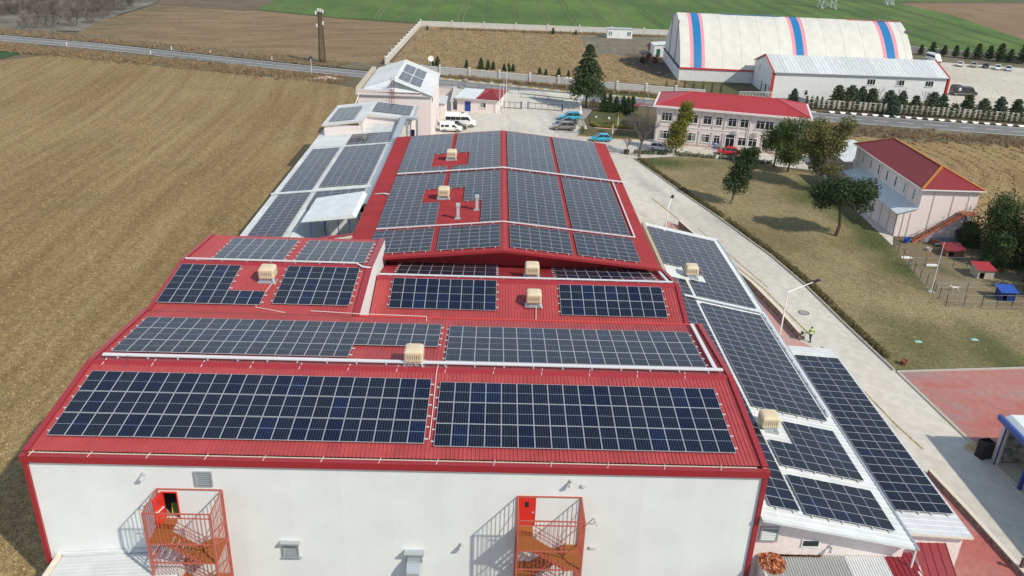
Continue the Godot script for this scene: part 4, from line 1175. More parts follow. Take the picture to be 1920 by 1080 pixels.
	for i in 700:
		var a := rng.randf() * TAU
		var q := sqrt(rng.randf())
		var p := V(18.0 + cos(a) * q * .78, 0, -39.85 + sin(a) * q * .85)
		p.y = 3.52 - (p.z + 40.5) * .117 + .04 + (1 - q) * .34 * rng.randf()
		var bb := Basis(V(rng.randf() - .5, rng.randf() - .5, rng.randf() - .5).normalized(), rng.randf() * 6)
		hp.cur = mixc(Color(.42, .13, .05), Color(.66, .30, .16), rng.randf()) if rng.randf() > .07 else Color(.75, .66, .58)
		var s := rng.randf_range(.05, .13)
		hp.q4(p - bb.x * s - bb.z * s, p + bb.x * s - bb.z * s * .7, p + bb.x * s * .8 + bb.z * s, p - bb.x * s + bb.z * s * .9)
	for i in 150:
		var p := V(rng.randf_range(18.6, 21.2), 3.6, -40.45 + rng.randf() * .1)
		var bb := Basis(V(0, 1, 0), rng.randf() * 6)
		hp.cur = Color(.40, .16, .05); hp.q4(p - bb.x * .05 - bb.z * .05, p + bb.x * .05 - bb.z * .05, p + bb.x * .05 + bb.z * .05, p - bb.x * .05 + bb.z * .05)
	tag(stuff(obj("leaf_heap", hp, vcol("leaves_dead", .9))), "heap of rusty orange leaves on the grey corrugated roof", "leaf heap")
# window in a wall: local frame with x along the wall, z outwards
func window(parent, b: Basis, p: Vector3, w: float, h: float, cols: int, transom := .28, m := "white"):
	var fr := MB.new()
	var f := .07
	var ad := func(x0: float, y0: float, x1: float, y1: float, z0: float, z1: float):
		fr.box(p + b * V((x0 + x1) / 2, (y0 + y1) / 2, (z0 + z1) / 2), V(x1 - x0, y1 - y0, z1 - z0), b)
	ad.call(-w / 2, 0, w / 2, f, 0, .07); ad.call(-w / 2, h - f, w / 2, h, 0, .07); ad.call(-w / 2, f, -w / 2 + f, h - f, 0, .07); ad.call(w / 2 - f, f, w / 2, h - f, 0, .07)
	for i in range(1, cols):
		var x := -w / 2 + w * i / cols
		ad.call(x - .03, f, x + .03, h - f, 0, .06)
	if transom > 0: ad.call(-w / 2 + f, h * (1 - transom) - .03, w / 2 - f, h * (1 - transom) + .03, 0, .055)
	var o = obj("window", fr, M[m], parent)
	for i in cols:
		var g := MB.new()
		var x0 := -w / 2 + f + (w - 2 * f) * i / cols
		var x1 := -w / 2 + f + (w - 2 * f) * (i + 1) / cols
		g.box(p + b * V((x0 + x1) / 2, h / 2, .018), V(x1 - x0 - .05, h - 2 * f, .012), b)
		obj("pane", g, M.glass if rng.randf() > .25 else mat("glass_curtain", .22, .25, .26, .25), o)
	var sl := MB.new()
	sl.box(p + b * V(0, -.04, .07), V(w + .16, .06, .16), b)
	obj("sill", sl, M.offwhite, o)
	return o
# hip roof over a rectangle in local x/z: returns nothing, adds four slopes
func hip(parent, b: Basis, o: Vector3, L: float, Wd: float, y: float, rise: float, m: Material, ridge_m: Material, inset := -1.0):
	var i := inset if inset >= 0 else Wd / 2
	var c := [V(0, y, 0), V(L, y, 0), V(L, y, -Wd), V(0, y, -Wd)]
	var r := [V(i, y + rise, -Wd / 2), V(L - i, y + rise, -Wd / 2)]
	var f := func(v: Vector3): return o + b * v
	var faces := [[c[0], c[1], r[1], r[0]], [c[2], c[3], r[0], r[1]], [c[1], c[2], r[1]], [c[3], c[0], r[0]]]
	for fc in faces:
		var mb := MB.new()
		var pts := []
		for q in fc: pts.append(f.call(q))
		# tile courses: thin stepped strips up the slope
		if pts.size() == 4:
			var k := 26
			for s in k:
				var t0 := s / float(k)
				var t1 := (s + 1) / float(k)
				var up := V(0, .03, 0)
				mb.q4(pts[0].lerp(pts[3], t0) + up, pts[1].lerp(pts[2], t0) + up, pts[1].lerp(pts[2], t1), pts[0].lerp(pts[3], t1))
				mb.q4(pts[0].lerp(pts[3], t0), pts[1].lerp(pts[2], t0), pts[1].lerp(pts[2], t0) + up, pts[0].lerp(pts[3], t0) + up)
		else:
			var k := 26
			for s in k:
				var t0 := s / float(k)
				var t1 := (s + 1) / float(k)
				var up := V(0, .03, 0)
				mb.q4(pts[0].lerp(pts[2], t0) + up, pts[1].lerp(pts[2], t0) + up, pts[1].lerp(pts[2], t1), pts[0].lerp(pts[2], t1))
				mb.q4(pts[0].lerp(pts[2], t0), pts[1].lerp(pts[2], t0), pts[1].lerp(pts[2], t0) + up, pts[0].lerp(pts[2], t0) + up)
		obj("roof_slope", mb, m, parent)
	for e in [[c[0], r[0]], [c[1], r[1]], [c[2], r[1]], [c[3], r[0]], [r[0], r[1]]]:
		var rm := MB.new()
		rm.tube(f.call(e[0]) + V(0, .02, 0), f.call(e[1]) + V(0, .02, 0), .11, .11, 6)
		obj("ridge_tile", rm, ridge_m, parent)
func split_ac(parent, b: Basis, p: Vector3):
	var mb := MB.new(); mb.box(p + b * V(0, .3, .22), V(.85, .6, .32), b)
	var o = obj("air_conditioner", mb, M.offwhite, parent)
	mb = MB.new(); mb.lathe(p + b * V(-.12, .3, .381), b.z, [[0, .22], [.012, .22], [.012, 0]], 12)
	obj("fan_guard", mb, M.grey, o)
	mb = MB.new(); mb.box(p + b * V(-.3, -.03, .2), V(.05, .05, .4), b); mb.box(p + b * V(.3, -.03, .2), V(.05, .05, .4), b)
	obj("bracket", mb, M.grey, o)
func walls(parent, b: Basis, o: Vector3, L: float, Wd: float, h: float, m: Material, th := .25):
	for s in [[0.0, 0.0, L, 0.0], [0.0, -Wd, L, -Wd], [0.0, 0.0, 0.0, -Wd], [L, 0.0, L, -Wd]]:
		var mb := MB.new()
		var along := absf(s[2] - s[0]) > .1
		var c := V((s[0] + s[2]) / 2, h / 2, (s[1] + s[3]) / 2)
		if along: c.z += -th / 2 if s[1] == 0.0 else th / 2
		else: c.x += th / 2 if s[0] == 0.0 else -th / 2
		mb.box(o + b * c, V(L if along else th, h, th if along else Wd - 2 * th), b)
		obj("wall", mb, m, parent)
func buildings():
	var I := Basis()
	# ---------------- stepped pink block with two arrays, behind the left shed
	var t = thing("pink_stepped_block", "pink block with stepped white roof beside the field behind the white shed", "building")
	slope_x(t, "roof_sheet", -126.6, -140.2, -26.3, 8.62, -19.9, 9.46, M.white_roof, .8, .04, .02)
	slope_x(t, "roof_sheet", -130.9, -140.2, -19.9, 9.46, -13.0, 8.87, M.white_roof, .8, .04, .02)
	var w := MB.new(); w.bb(-26.0, 0, -140, -25.8, 8.6, -126.9); w.bb(-26.0, 0, -126.9, -20.2, 8.6, -126.7); w.bb(-20.3, 0, -131.2, -20.1, 9.3, -126.7); w.bb(-20.3, 0, -131.4, -13.2, 8.8, -131.2); w.bb(-13.4, 0, -140, -13.2, 8.8, -131.2)
	obj("wall", w, M.pink, t)
	sbar(t, "fascia", M.concrete_wall, V(-26.35, 8.5, -126.55), V(-20.1, 9.32, -126.55), .12, .3)
	sbar(t, "fascia", M.concrete_wall, V(-20.05, 9.35, -126.6), V(-20.05, 9.35, -131), .12, .3)
	sbar(t, "fascia", M.concrete_wall, V(-20.1, 9.33, -130.9), V(-12.95, 8.75, -130.9), .12, .3)
	sbar(t, "gutter", M.galv, V(-12.85, 8.85, -130.5), V(-12.85, 8.85, -140.3), .3, .2)
	bx(t, "upper_wall", M.white_roof, -20.1, 7.0, -131.15, -14.5, 8.0, -131.1)
	# metal gallery linking it to the shed
	t = thing("metal_gallery", "galvanised metal walkway frame between the shed and the pink block", "gallery")
	sbar(t, "channel", M.galv, V(-14.2, 8.9, -118.5), V(-14.2, 9.3, -131), .9, .3)
	sbar(t, "channel", M.galv, V(-14.3, 9.2, -130.5), V(-12.2, 9.0, -131), .7, .3)
	for p in [[-13.6, -129], [-12.2, -130.6]]: bx(t, "post", M.galv, p[0] - .18, 0, p[1] - .18, p[0] + .18, 9, p[1] + .18)
	bx(t, "door", M.navy, -13.2, 5.2, -131.1, -12.6, 7.2, -131.0)
	# ---------------- tall pink block with steep white roof
	t = thing("pink_tall_block", "tall pink block with steep white gable roof and red wall ladder", "building")
	var x0 := -24.2
	var x1 := -11.3
	w = MB.new(); w.bb(x0, 0, -148.3, x1, 9.0, -148.1); w.bb(x1 - .2, 0, -169, x1, 9.0, -148.3); w.bb(x0, 0, -169, x0 + .2, 9.9, -148.3); w.bb(x0, 0, -169.2, x1, 9.0, -169)
	obj("wall", w, M.pink, t)
	slope_x(t, "roof_sheet", -150.0, -169.5, -23.4, 9.75, -17.85, 11.62, M.white_roof, .9, .05, .03)
	slope_x(t, "roof_sheet", -147.6, -169.5, -17.85, 11.62, -11.0, 9.06, M.white_roof, .9, .05, .03)
	w = MB.new(); w.q4(V(-23.4, 9.72, -150.0), V(-23.4, 9.5, -147.9), V(-17.85, 9.6, -147.7), V(-17.85, 11.6, -150.0)); w.t3(V(-17.85, 11.62, -149.9), V(-17.85, 9.6, -147.65), V(-13.0, 9.6, -147.65))
	obj("hip_sheet", w, M.white_roof, t)
	bx(t, "parapet", M.pink_old, x0 - .25, 9.0, -148.2, -13.0, 9.85, -147.9)
	bx(t, "parapet", mat("parapet_stone", .52, .47, .36, .9, T.blot, .4), x0 - .3, 9.0, -169, x0 + .5, 10.1, -148.2)
	var pz := MB.new(); pz.prism([V(-13.0, 9.0, -148.2), V(-11.0, 9.0, -148.2), V(-13.0, 9.85, -148.2)], V(0, 0, .3))
	obj("parapet", pz, M.pink_old, t)
	bx(t, "slab", M.grey, x0 - .3, 8.9, -148.4, -11.0, 9.02, -147.7)
	var lp := MB.new(); lp.tube(V(-23.9, 9, -147.9), V(-24.6, 7, -146.5), .08, .08, 6)
	obj("downpipe", lp, M.white, t)
	var sg = MB.new(); sg.bb(-11.28, 7.6, -151.0, -11.2, 9.0, -150.0)
	obj("sign", sg, M.blue, t)
	var ld = thing("wall_ladder", "narrow red caged ladder on the tall pink block", "ladder", V(-17.95, 0, -147.7))
	for s in [-.22, .22]: bx(ld, "rail", M.red_trim, s - .025, 7.6, 0, s + .025, 12.2, .05)
	for i in 15: bx(ld, "rung", M.red_trim, -.2, 7.7 + i * .3, .01, .2, 7.73 + i * .3, .04)
	for i in 4:
		var hp := MB.new()
		for j in 6:
			var a0 := PI * j / 6.0
			var a1 := PI * (j + 1) / 6.0
			hp.bar(V(-cos(a0) * .34, 9.3 + i * .8, sin(a0) * .55), V(-cos(a1) * .34, 9.3 + i * .8, sin(a1) * .55), .03, .05)
		obj("hoop", hp, M.red_trim, ld)
	for s in [-.34, .34]: bx(ld, "cage_bar", M.red_trim, s - .015, 9.2, .15, s + .015, 12.1, .18)
	# low annex beside it
	t = thing("low_pink_annex", "low pink annex with small white roof against the tall block", "building")
	w = MB.new(); w.bb(-12.9, 0, -176, -10.1, 3.1, -169.8)
	obj("wall", w, M.pink, t)
	slope_z(t, "roof_sheet", -13.0, -9.8, -169.4, 3.15, -176.4, 3.3, M.white_roof, .8, .04, .02)
	# parapet wall to the guardhouse
	t = thing("yard_wall", "low pink yard wall with concrete coping beside the guardhouse", "wall")
	bx(t, "panel", M.pink_old, -9.2, 0, -191.5, -8.9, 2.1, -176.5); bx(t, "coping", M.concrete_wall, -9.4, 2.1, -191.5, -8.7, 2.25, -176.4); bx(t, "panel", M.pink_old, -13.4, 0, -191.8, -8.9, 2.0, -191.5); bx(t, "coping", M.concrete_wall, -13.4, 2.0, -191.9, -8.8, 2.14, -191.4)
	# ---------------- guardhouse
	t = thing("guardhouse", "small pink guardhouse with half white flat and half red hipped roof", "building")
	var b := Basis(Vector3.UP, deg_to_rad(-10.0))
	var o := V(-8.0, 0, -177.6)
	walls(t, b, o, 8.4, 9.5, 2.7, M.pink)
	var fl := MB.new(); fl.box(o + b * V(1.9, 2.86, -4.4), V(4.5, .16, 10.4), b)
	obj("flat_roof", fl, M.white_roof, t)
	hip(t, b, o + b * V(3.9, 0, .5), 5.2, 11.2, 2.78, 1.15, M.tile_maroon, M.tile_red, 2.4)
	fl = MB.new(); fl.box(o + b * V(6.5, 2.74, -5.1), V(5.2, .08, 11.2), b)
	obj("soffit", fl, M.offwhite, t)
	var dr := MB.new(); dr.box(o + b * V(2.3, 1.05, .02), V(1.25, 2.1, .06), b)
	obj("door", dr, mat("gate_blue", .014, .05, .27, .5), t)
	window(t, b, o + b * V(5.6, .95, 0), 1.3, 1.1, 2, 0.0)
	window(t, b * Basis(Vector3.UP, PI / 2), o + b * V(8.4, .95, -1.6), 1.2, 1.1, 2, 0.0)
	window(t, b * Basis(Vector3.UP, PI / 2), o + b * V(8.4, .95, -5.2), 1.4, 1.1, 2, 0.0)
	# ---------------- office block
	b = Basis(Vector3.UP, deg_to_rad(-14.8))
	o = V(30.4, 0, -155.9)
	t = thing("office_block", "two-storey pink office with red hipped roof and rows of white windows", "building")
	var L := 27.2
	walls(t, b, o, L, 12.2, 7.0, M.pink)
	bx2(t, "eave_slab", M.pink, o, b, -.7, 6.86, -12.9, L + .7, 7.2, .75)
	bx2(t, "string_course", M.offwhite, o, b, -.03, 3.4, 0.0, L + .03, 3.52, .06)
	bx2(t, "plinth", mat("plinth_pink", .55, .40, .36, .9, T.blot, .4), o, b, -.02, 0, 0, L + .02, .35, .05)
	hip(t, b, o + b * V(-.35, 0, .4), L + .7, 13.0, 7.2, 1.75, M.tile_red, M.tile_red, 6.0)
	for fy in [.95, 4.35]:
		var xs := [2.0, 4.6, 7.0, 9.5, 11.6, 14.0, 16.2, 19.0 if fy > 2 else 18.1, 20.6, 22.8, 25.0]
		for i in xs.size():
			if fy < 2 and i == 5: continue
			var three: bool = i == 0
			window(t, b, o + b * V(xs[i], fy, 0), 2.0 if three else (1.15 if i == 4 else 1.55), 1.6, 3 if three else 2)
		for x in [.3, 3.3, 5.8, 8.3, 10.6, 12.7, 15.1, 17.2, 19.8, 22.0, 24.0, 26.3]:
			bx2(t, "pilaster", M.pink_old, o, b, x - .1, fy - .5, 0, x + .1, fy + 2.1, .13)
	# entrance with glass door and steps
	var en = bx2(t, "entrance", M.white, o, b, 13.1, .1, 0, 14.9, 2.95, .12)
	bx2(en, "pane", M.glass, o, b, 13.25, 2.3, .12, 14.75, 2.85, .135); bx2(en, "pane", M.glass, o, b, 13.25, .2, .12, 13.95, 2.2, .135); bx2(en, "pane", M.glass, o, b, 14.05, .2, .12, 14.75, 2.2, .135)
	bx2(t, "step", M.concrete, o, b, 12.8, 0, .12, 15.2, .12, 1.1)
	var leaf := MB.new(); leaf.box(o + b * V(13.0, 1.15, .75), V(.06, 2.1, .85), b); leaf.box(o + b * V(15.0, 1.15, .75), V(.06, 2.1, .85), b)
	obj("door_leaf", leaf, M.offwhite, t)
	for p in [V(14.9, 3.25, .1), V(18.6, 3.25, .1), V(23.4, .2, .3)]: split_ac(t, b, o + b * p)
	for x in [16.9, 17.2]:
		var dp := MB.new(); dp.tube(o + b * V(x, .1, .12), o + b * V(x, 6.8, .12), .05, .05, 6)
		obj("downpipe", dp, M.offwhite, t)
	# small red domed porch at the garden end
	var pr = thing("porch", "small porch with round red roof beside the office garden", "porch", V(31.0, 0, -176.5))
	var pm := MB.new()
	for i in 6:
		var a0 := PI * i / 6.0
		var a1 := PI * (i + 1) / 6.0
		pm.q4(V(-cos(a0) * 1.6, 2.2 + sin(a0) * .7, 1.2), V(-cos(a0) * 1.6, 2.2 + sin(a0) * .7, -1.2), V(-cos(a1) * 1.6, 2.2 + sin(a1) * .7, -1.2), V(-cos(a1) * 1.6, 2.2 + sin(a1) * .7, 1.2))
	obj("roof", pm, M.tile_maroon, pr)
	for p in [[-1.5, 1.1], [1.5, 1.1], [-1.5, -1.1], [1.5, -1.1]]: bx(pr, "post", M.steel_brown, p[0] - .06, 0, p[1] - .06, p[0] + .06, 2.25, p[1] + .06)
	# ---------------- pink dormitory block by the lawn
	t = thing("pink_block", "two-storey pink block with maroon hipped roof and a pale lean-to", "building")
	walls(t, I, V(58.7, 0, -108.3), 7.9, 23.1, 6.95, M.pink)
	hipz(t, V(58.3, 7.08, -107.8), 8.7, 24.1, 2.1)
	bx(t, "eave_slab", M.offwhite, 58.2, 6.93, -132.0, 67.1, 7.07, -107.7)
	for i in 7:
		window(t, Basis(Vector3.UP, -PI / 2), V(58.7, 4.75, -110.4 - i * 2.95), .62, 1.6, 1, .3)
	for z in [-112.6, -121.5, -130]: bx(t, "pilaster", M.pink_old, 58.62, 4, z - .07, 58.7, 6.9, z + .07)
	for x in [60.5, 63.2, 65.4]: bx(t, "pilaster", M.pink_old if x < 65 else M.offwhite, x - .07, .2, -108.3, x + .07, 6.9, -108.22)
	split_ac(t, Basis(Vector3.UP, -PI / 2), V(58.7, 4.2, -130.6))
	# lean-to
	slope_x(t, "lean_to_roof", -107.95, -128.2, 55.7, 3.42, 58.75, 4.3, mat("pale_sheet", .60, .67, .69, .5, T.blot, .3), .5, .04, .025)
	w = MB.new(); w.bb(56.0, 0, -127.9, 56.2, 3.4, -108.3); w.prism([V(56.0, 0, -108.5), V(58.7, 0, -108.5), V(58.7, 4.1, -108.5), V(56.0, 3.4, -108.5)], V(0, 0, .2)); w.bb(56.2, 0, -128.1, 58.7, 3.5, -127.9)
	obj("lean_to_wall", w, M.pink, t)
	for z in [-110.6, -113.2, -115.8, -119.2]: bx(t, "pilaster", M.pink_grey, 55.94, .05, z - .06, 56.0, 3.35, z + .06)
	for x in [56.9, 57.8]: bx(t, "pilaster", M.pink_grey, x - .06, .05, -108.3, x + .06, 3.5, -108.24)
	bx(t, "door", M.pink_old, 55.93, .1, -118.6, 56.0, 2.1, -117.6)
	# outside stair
	var st = thing("outside_stair", "straight rusty orange steel stair up the end of the pink block", "stairs")
	var pa := V(57.6, .1, -106.4)
	var pb := V(64.3, 4.0, -107.3)
	for s in [0.0, .9]: sbar(st, "stringer", M.salmon, pa + V(0, 0, s * .8), pb + V(0, 0, s * .8), .07, .26)
	for i in 20: sbar(st, "tread", M.rust_deck, pa.lerp(pb, (i + .5) / 20.0) + V(0, .05, 0), pa.lerp(pb, (i + .5) / 20.0) + V(0, .05, .74), .24, .04)
	bx(st, "landing", mat("deck_orange", .50, .17, .06, .6), 64.2, 3.95, -108.1, 66.3, 4.05, -106.3)
	for p in [[64.4, -106.4], [66.2, -106.4], [65.6, -106.4], [66.2, -107.9]]: bx(st, "post", M.steel_brown, p[0] - .05, 0, p[1] - .05, p[0] + .05, 3.95, p[1] + .05)
	for s in [[V(64.4, 0, -106.4), V(66.2, 3.9, -106.4)], [V(66.2, 0, -106.4), V(64.4, 3.9, -106.4)], [V(64.3, 4.9, -106.35), V(66.3, 4.9, -106.35)], [V(66.3, 4.9, -106.35), V(66.3, 4.9, -108)], [V(66.3, 4.05, -106.35), V(66.3, 4.9, -106.35)], [V(65.3, 4.05, -106.35), V(65.3, 5.3, -106.35)]]: sbar(st, "brace", M.steel_brown, s[0], s[1], .05, .05)
	sbar(st, "handrail", M.steel_brown, pa + V(0, .95, .75), pb + V(0, .95, .75), .05, .05)
	# white lean-to behind the trees
	t = thing("white_lean_shed", "pale shed with bright white sloping roof behind the tall garden tree", "shed")
	slope_x(t, "roof_sheet", -134.5, -147, 58.6, 3.2, 64.8, 4.0, M.white_roof, .6, .04, .02)
	w = MB.new(); w.bb(58.9, 0, -146.6, 59.1, 3.1, -134.9); w.bb(58.9, 0, -135, 64.5, 3.1, -134.8)
	obj("wall", w, M.pink_grey, t)
	# ---------------- white gable shed in front of the dome
	t = thing("white_gable_hall", "white metal hall with ribbed roof and red edge trim before the striped dome", "building")
	slope_z(t, "roof_sheet", 66.5, 109.2, -202.0, 6.2, -210.7, 9.0, M.white_roof, .9, .05, .05)
	slope_z(t, "roof_sheet", 66.5, 109.2, -210.7, 9.0, -219.4, 6.2, M.white_roof, .9, .05, .05)
	w = MB.new(); w.bb(66.8, 0, -202.6, 108.9, 6.1, -202.4)
	obj("wall", w, mat("hall_white", .70, .72, .73, .6, T.weave, .1), t)
	for s in [66.8, 108.7]:
		w = MB.new(); w.prism([V(s, 0, -202.4), V(s, 0, -219.2), V(s, 6.1, -219.2), V(s, 8.85, -210.7), V(s, 6.1, -202.4)], V(.2, 0, 0))
		obj("end_wall", w, M.hall_white, t)
	w = MB.new(); w.bb(66.8, 0, -219.2, 108.9, 6.1, -219.0)
	obj("wall", w, M.hall_white, t)
	for s in [66.5, 109.1]:
		for g in [[-202.0, 6.2, -210.7, 9.0], [-219.4, 6.2, -210.7, 9.0]]: sbar(t, "verge_trim", M.bright_red, V(s, g[1] + .03, g[0]), V(s, g[3] + .03, g[2]), .3, .2)
		bx(t, "corner_trim", M.bright_red, s - .12, 0, -202.75, s + .4, 6.1, -202.3)
	sbar(t, "gutter", M.grey, V(66.5, 6.12, -201.95), V(109.2, 6.12, -201.95), .18, .16)
	for x in [90.5, 97.6, 104.7]: window(t, I, V(x, 3.9, -202.4), 2.0, 1.4, 3, 0.0)
	window(t, I, V(75.2, .9, -202.4), .85, 1.3, 1, .3)
	for s in [[-214.5, 4.6, .5, 1.3], [-211, 0.1, 1.0, 2.2], [-207.5, .1, 1.0, 2.2], [-205, 1.2, .5, 1.3]]: window(t, Basis(Vector3.UP, -PI / 2), V(66.8, s[1], s[0]), s[2], s[3], 1, 0.0, "grey")
	for z in [-211, -207.5]: bx(t, "door_canopy", M.white_roof, 65.8, 2.5, z - .7, 66.8, 2.6, z + .7)
	# ---------------- striped air dome
	dome()
	# small annex beside it
	t = thing("dome_annex", "small pale shed with green door beside the striped dome", "shed")
	walls(t, I, V(47.6, 0, -258.4), 5.4, 6.5, 3.4, M.hall_white)
	slope_x(t, "roof_sheet", -258.2, -265.2, 47.4, 3.45, 53.2, 3.9, M.white_roof, .8, .04, .03)
	bx(t, "door", mat("door_green", .012, .09, .06, .5), 48.4, .05, -258.4, 49.5, 2.4, -258.33)
	# container office by the back wall
	t = thing("container_office", "white flat-roofed site cabin with dark windows by the back wall", "cabin")
	walls(t, I, V(37.8, 0, -295.4), 8.6, 3.0, 3.1, M.white_wall)
	bx(t, "roof", M.grey, 37.6, 3.1, -298.6, 46.6, 3.3, -295.2)
	for x in [38.5, 39.2, 44.9, 45.6]: window(t, I, V(x, 1.1, -295.4), .5, 1.2, 1, 0.0, "grey")
	bx(t, "door", M.offwhite, 41.6, .05, -295.4, 42.6, 2.2, -295.33)
	# ---------------- open shed with blue fascia at the lane
	t = thing("open_shed", "open-sided shed with white roof and deep blue fascia beside the lane", "shed")
	w = MB.new(); w.prism([V(41.4, 3.72, -56.3), V(54, 3.72, -56.3), V(54, 3.9, -56.3), V(42.2, 4.25, -56.3)], V(0, 0, 16))
	obj("roof", w, M.white_roof, t)
	sbar(t, "fascia", mat("fascia_blue", .010, .045, .26, .4), V(41.45, 3.92, -56.5), V(41.45, 3.92, -40), .26, .46)
	bx(t, "column", M.pink_grey, 41.5, 0, -55.9, 41.85, 3.75, -55.4)
	sbar(t, "column_edge", M.blue, V(41.46, 0, -55.35), V(41.46, 3.7, -55.35), .06, .1)
	bx(t, "wall", mat("render_grey", .30, .30, .26, .95, T.stain, .3), 41.85, 0, -56.0, 54, 3.7, -55.7)
	for z in [-52.2, -46]: bx(t, "column", M.blue, 41.6, 0, z - .12, 41.85, 3.75, z + .12)
	bx(t, "floor", M.concrete, 41.5, 0, -55.6, 54, .06, -40)
	bx(t, "back_wall", M.render_grey, 53.8, 0, -55.6, 54, 3.7, -40)
func hipz(parent, o: Vector3, w: float, d: float, rise: float):
	var c := [o, o + V(w, 0, 0), o + V(w, 0, -d), o + V(0, 0, -d)]
	var r := [o + V(w / 2, rise, -w / 2), o + V(w / 2, rise, -d + w / 2)]
	var k := 22
	for fc in [[c[0], c[1], r[0], r[0], "front"], [c[1], c[2], r[1], r[0], ""], [c[2], c[3], r[1], r[1], ""], [c[3], c[0], r[0], r[1], ""]]:
		var mb := MB.new()
		for s in k:
			var t0 := s / float(k)
			var t1 := (s + 1) / float(k)
			var up := V(0, .035, 0)
			mb.q4(fc[0].lerp(fc[3], t0) + up, fc[1].lerp(fc[2], t0) + up, fc[1].lerp(fc[2], t1), fc[0].lerp(fc[3], t1))
			mb.q4(fc[0].lerp(fc[3], t0), fc[1].lerp(fc[2], t0), fc[1].lerp(fc[2], t0) + up, fc[0].lerp(fc[3], t0) + up)
		obj("roof_slope", mb, M.tile_maroon, parent)
	for e in [[c[0], r[0]], [c[1], r[0]], [c[2], r[1]], [c[3], r[1]], [r[0], r[1]]]:
		var rm := MB.new()
		rm.bar(e[0] + V(0, .05, 0), e[1] + V(0, .05, 0), .34, .09)
		obj("ridge_tile", rm, M.orange_tile, parent)
func bx2(parent, called, m, o: Vector3, b: Basis, x0, y0, z0, x1, y1, z1):
	var mb := MB.new()
	mb.box(o + b * V((x0 + x1) / 2.0, (y0 + y1) / 2.0, (z0 + z1) / 2.0), V(x1 - x0, y1 - y0, z1 - z0), b)
	return obj(called, mb, m, parent)
func dome():
	var t = thing("sports_dome", "huge cream fabric sports hall with blue and pink stripes over its arch", "building", V(47.9, 0, -220.8), -.06)
	# arch profile from the near kerb over the ridge to the far side: pairs [z, y]
	var pr := []
	for i in 25:
		var a := PI * i / 24.0
		var k := 1.0 - absf(i - 12) / 12.0
		var z := -17.0 + 17.0 * (1.0 - k) * signf(12.5 - i)
		var y := 3.4 + 11.9 * pow(sin(k * PI / 2 * .86) / sin(PI / 2 * .86), .8)
		pr.append([z, y])
	var zone := func(x0: float, x1: float, j0: int, j1: int, m: Material, called: String, lift := 0.0, slant := 0.0):
		var mb := MB.new()
		for j in range(j0, j1):
			var ys: float = lift
			var s0 := slant * j / 12.0
			var s1 := slant * (j + 1) / 12.0
			mb.q4(V(x0 + s0, pr[j][1] + ys, pr[j][0]), V(x1 + s0, pr[j][1] + ys, pr[j][0]), V(x1 + s1, pr[j + 1][1] + ys, pr[j + 1][0]), V(x0 + s1, pr[j + 1][1] + ys, pr[j + 1][0]))
		obj(called, mb, m, t)
	var cream := mat("dome_cream", .68, .67, .61, .55, T.blot, .05)
	var pink := mat("dome_pink", .72, .27, .32, .5)
	var blue := mat("dome_blue", .006, .17, .40, .5)
	# membrane bays between the arches, each its own cloth
	var cuts := [0.0, 2.6, 3.5, 5.6, 6.4, 11, 16, 21, 26, 29.3, 30.2, 32.2, 33.1, 38, 43, 48, 52.6, 53.6, 55.8, 56.7, 58.6, 60.2]
	for i in cuts.size() - 1:
		var x0: float = cuts[i]
		var x1: float = cuts[i + 1]
		var m := cream
		if i in [1, 3, 9, 11, 16, 18]: m = pink
		if i in [2, 10, 17]: m = blue
		zone.call(x0, x1, 0, 24, m, "membrane")
		if m == cream and i > 0:
			var sm := MB.new()
			for j in 24: sm.bar(V(x0, pr[j][1] + .02, pr[j][0]), V(x0, pr[j + 1][1] + .02, pr[j + 1][0]), .08, .06)
			obj("seam", sm, cream, t)
	# end walls
	for x in [0.0, 60.2]:
		var mb := MB.new()
		for j in 24:
			var a := V(x, pr[j][1], pr[j][0])
			var b := V(x, pr[j + 1][1], pr[j + 1][0])
			if x < 30: mb.q4(V(x, 3.4, pr[j + 1][0]), V(x, 3.4, pr[j][0]), a, b)
			else: mb.q4(V(x, 3.4, pr[j][0]), V(x, 3.4, pr[j + 1][0]), b, a)
		obj("end_membrane", mb, mat("dome_grey", .58, .59, .60, .6), t)
		for z in [-11.0, -23.0]:
			bx(t, "end_stripe", mat("dome_purple", .20, .10, .16, .6), x - .06, 3.5, z - .6, x + .06, 14.0, z + .6)
	# low white side walls with red and blue borders
	var lw := MB.new()
	lw.bb(-.1, 0, -.3, 60.3, 3.3, .1); lw.bb(-.1, 0, -34.1, 60.3, 3.3, -33.7)
	lw.bb(-.2, 0, -33.7, .1, 3.3, -.3); lw.bb(60.0, 0, -33.7, 60.3, 3.3, -.3)
	obj("base_wall", lw, mat("dome_base", .72, .73, .73, .6, T.blot, .2), t)
	bx(t, "border", mat("dome_red", .50, .025, .035, .5), -.1, 3.15, .12, 60.3, 3.55, .35)
	bx(t, "border", mat("dome_navy", .012, .02, .12, .5), -.4, 3.1, -33.7, -.22, 3.6, -.3)
	sbar(t, "ridge_band", blue, V(12, 15.36, -17), V(28, 15.36, -17), .9, .05)
	sbar(t, "ridge_band", mat("dome_red2", .5, .03, .04, .5), V(46, 15.36, -17), V(60, 15.36, -17), .9, .05)
func rv() -> Vector3:
	while true:
		var p := V(rng.randf_range(-1, 1), rng.randf_range(-1, 1), rng.randf_range(-1, 1))
		var l := p.length_squared()
		if l < 1 and l > .01: return p.normalized()
	return Vector3.UP
func leaf(mb: MB, p: Vector3, s: float, asp := .6, bias := Vector3.ZERO):
	var nrm := (rv() + bias).normalized()
	var u := nrm.cross(rv()).normalized()
	var w := nrm.cross(u) * s * asp
	u *= s
	mb.q4(p - u * .5 - w * .35, p + u * .1 - w * .5, p + u * .5 + w * .3, p - u * .2 + w * .5)
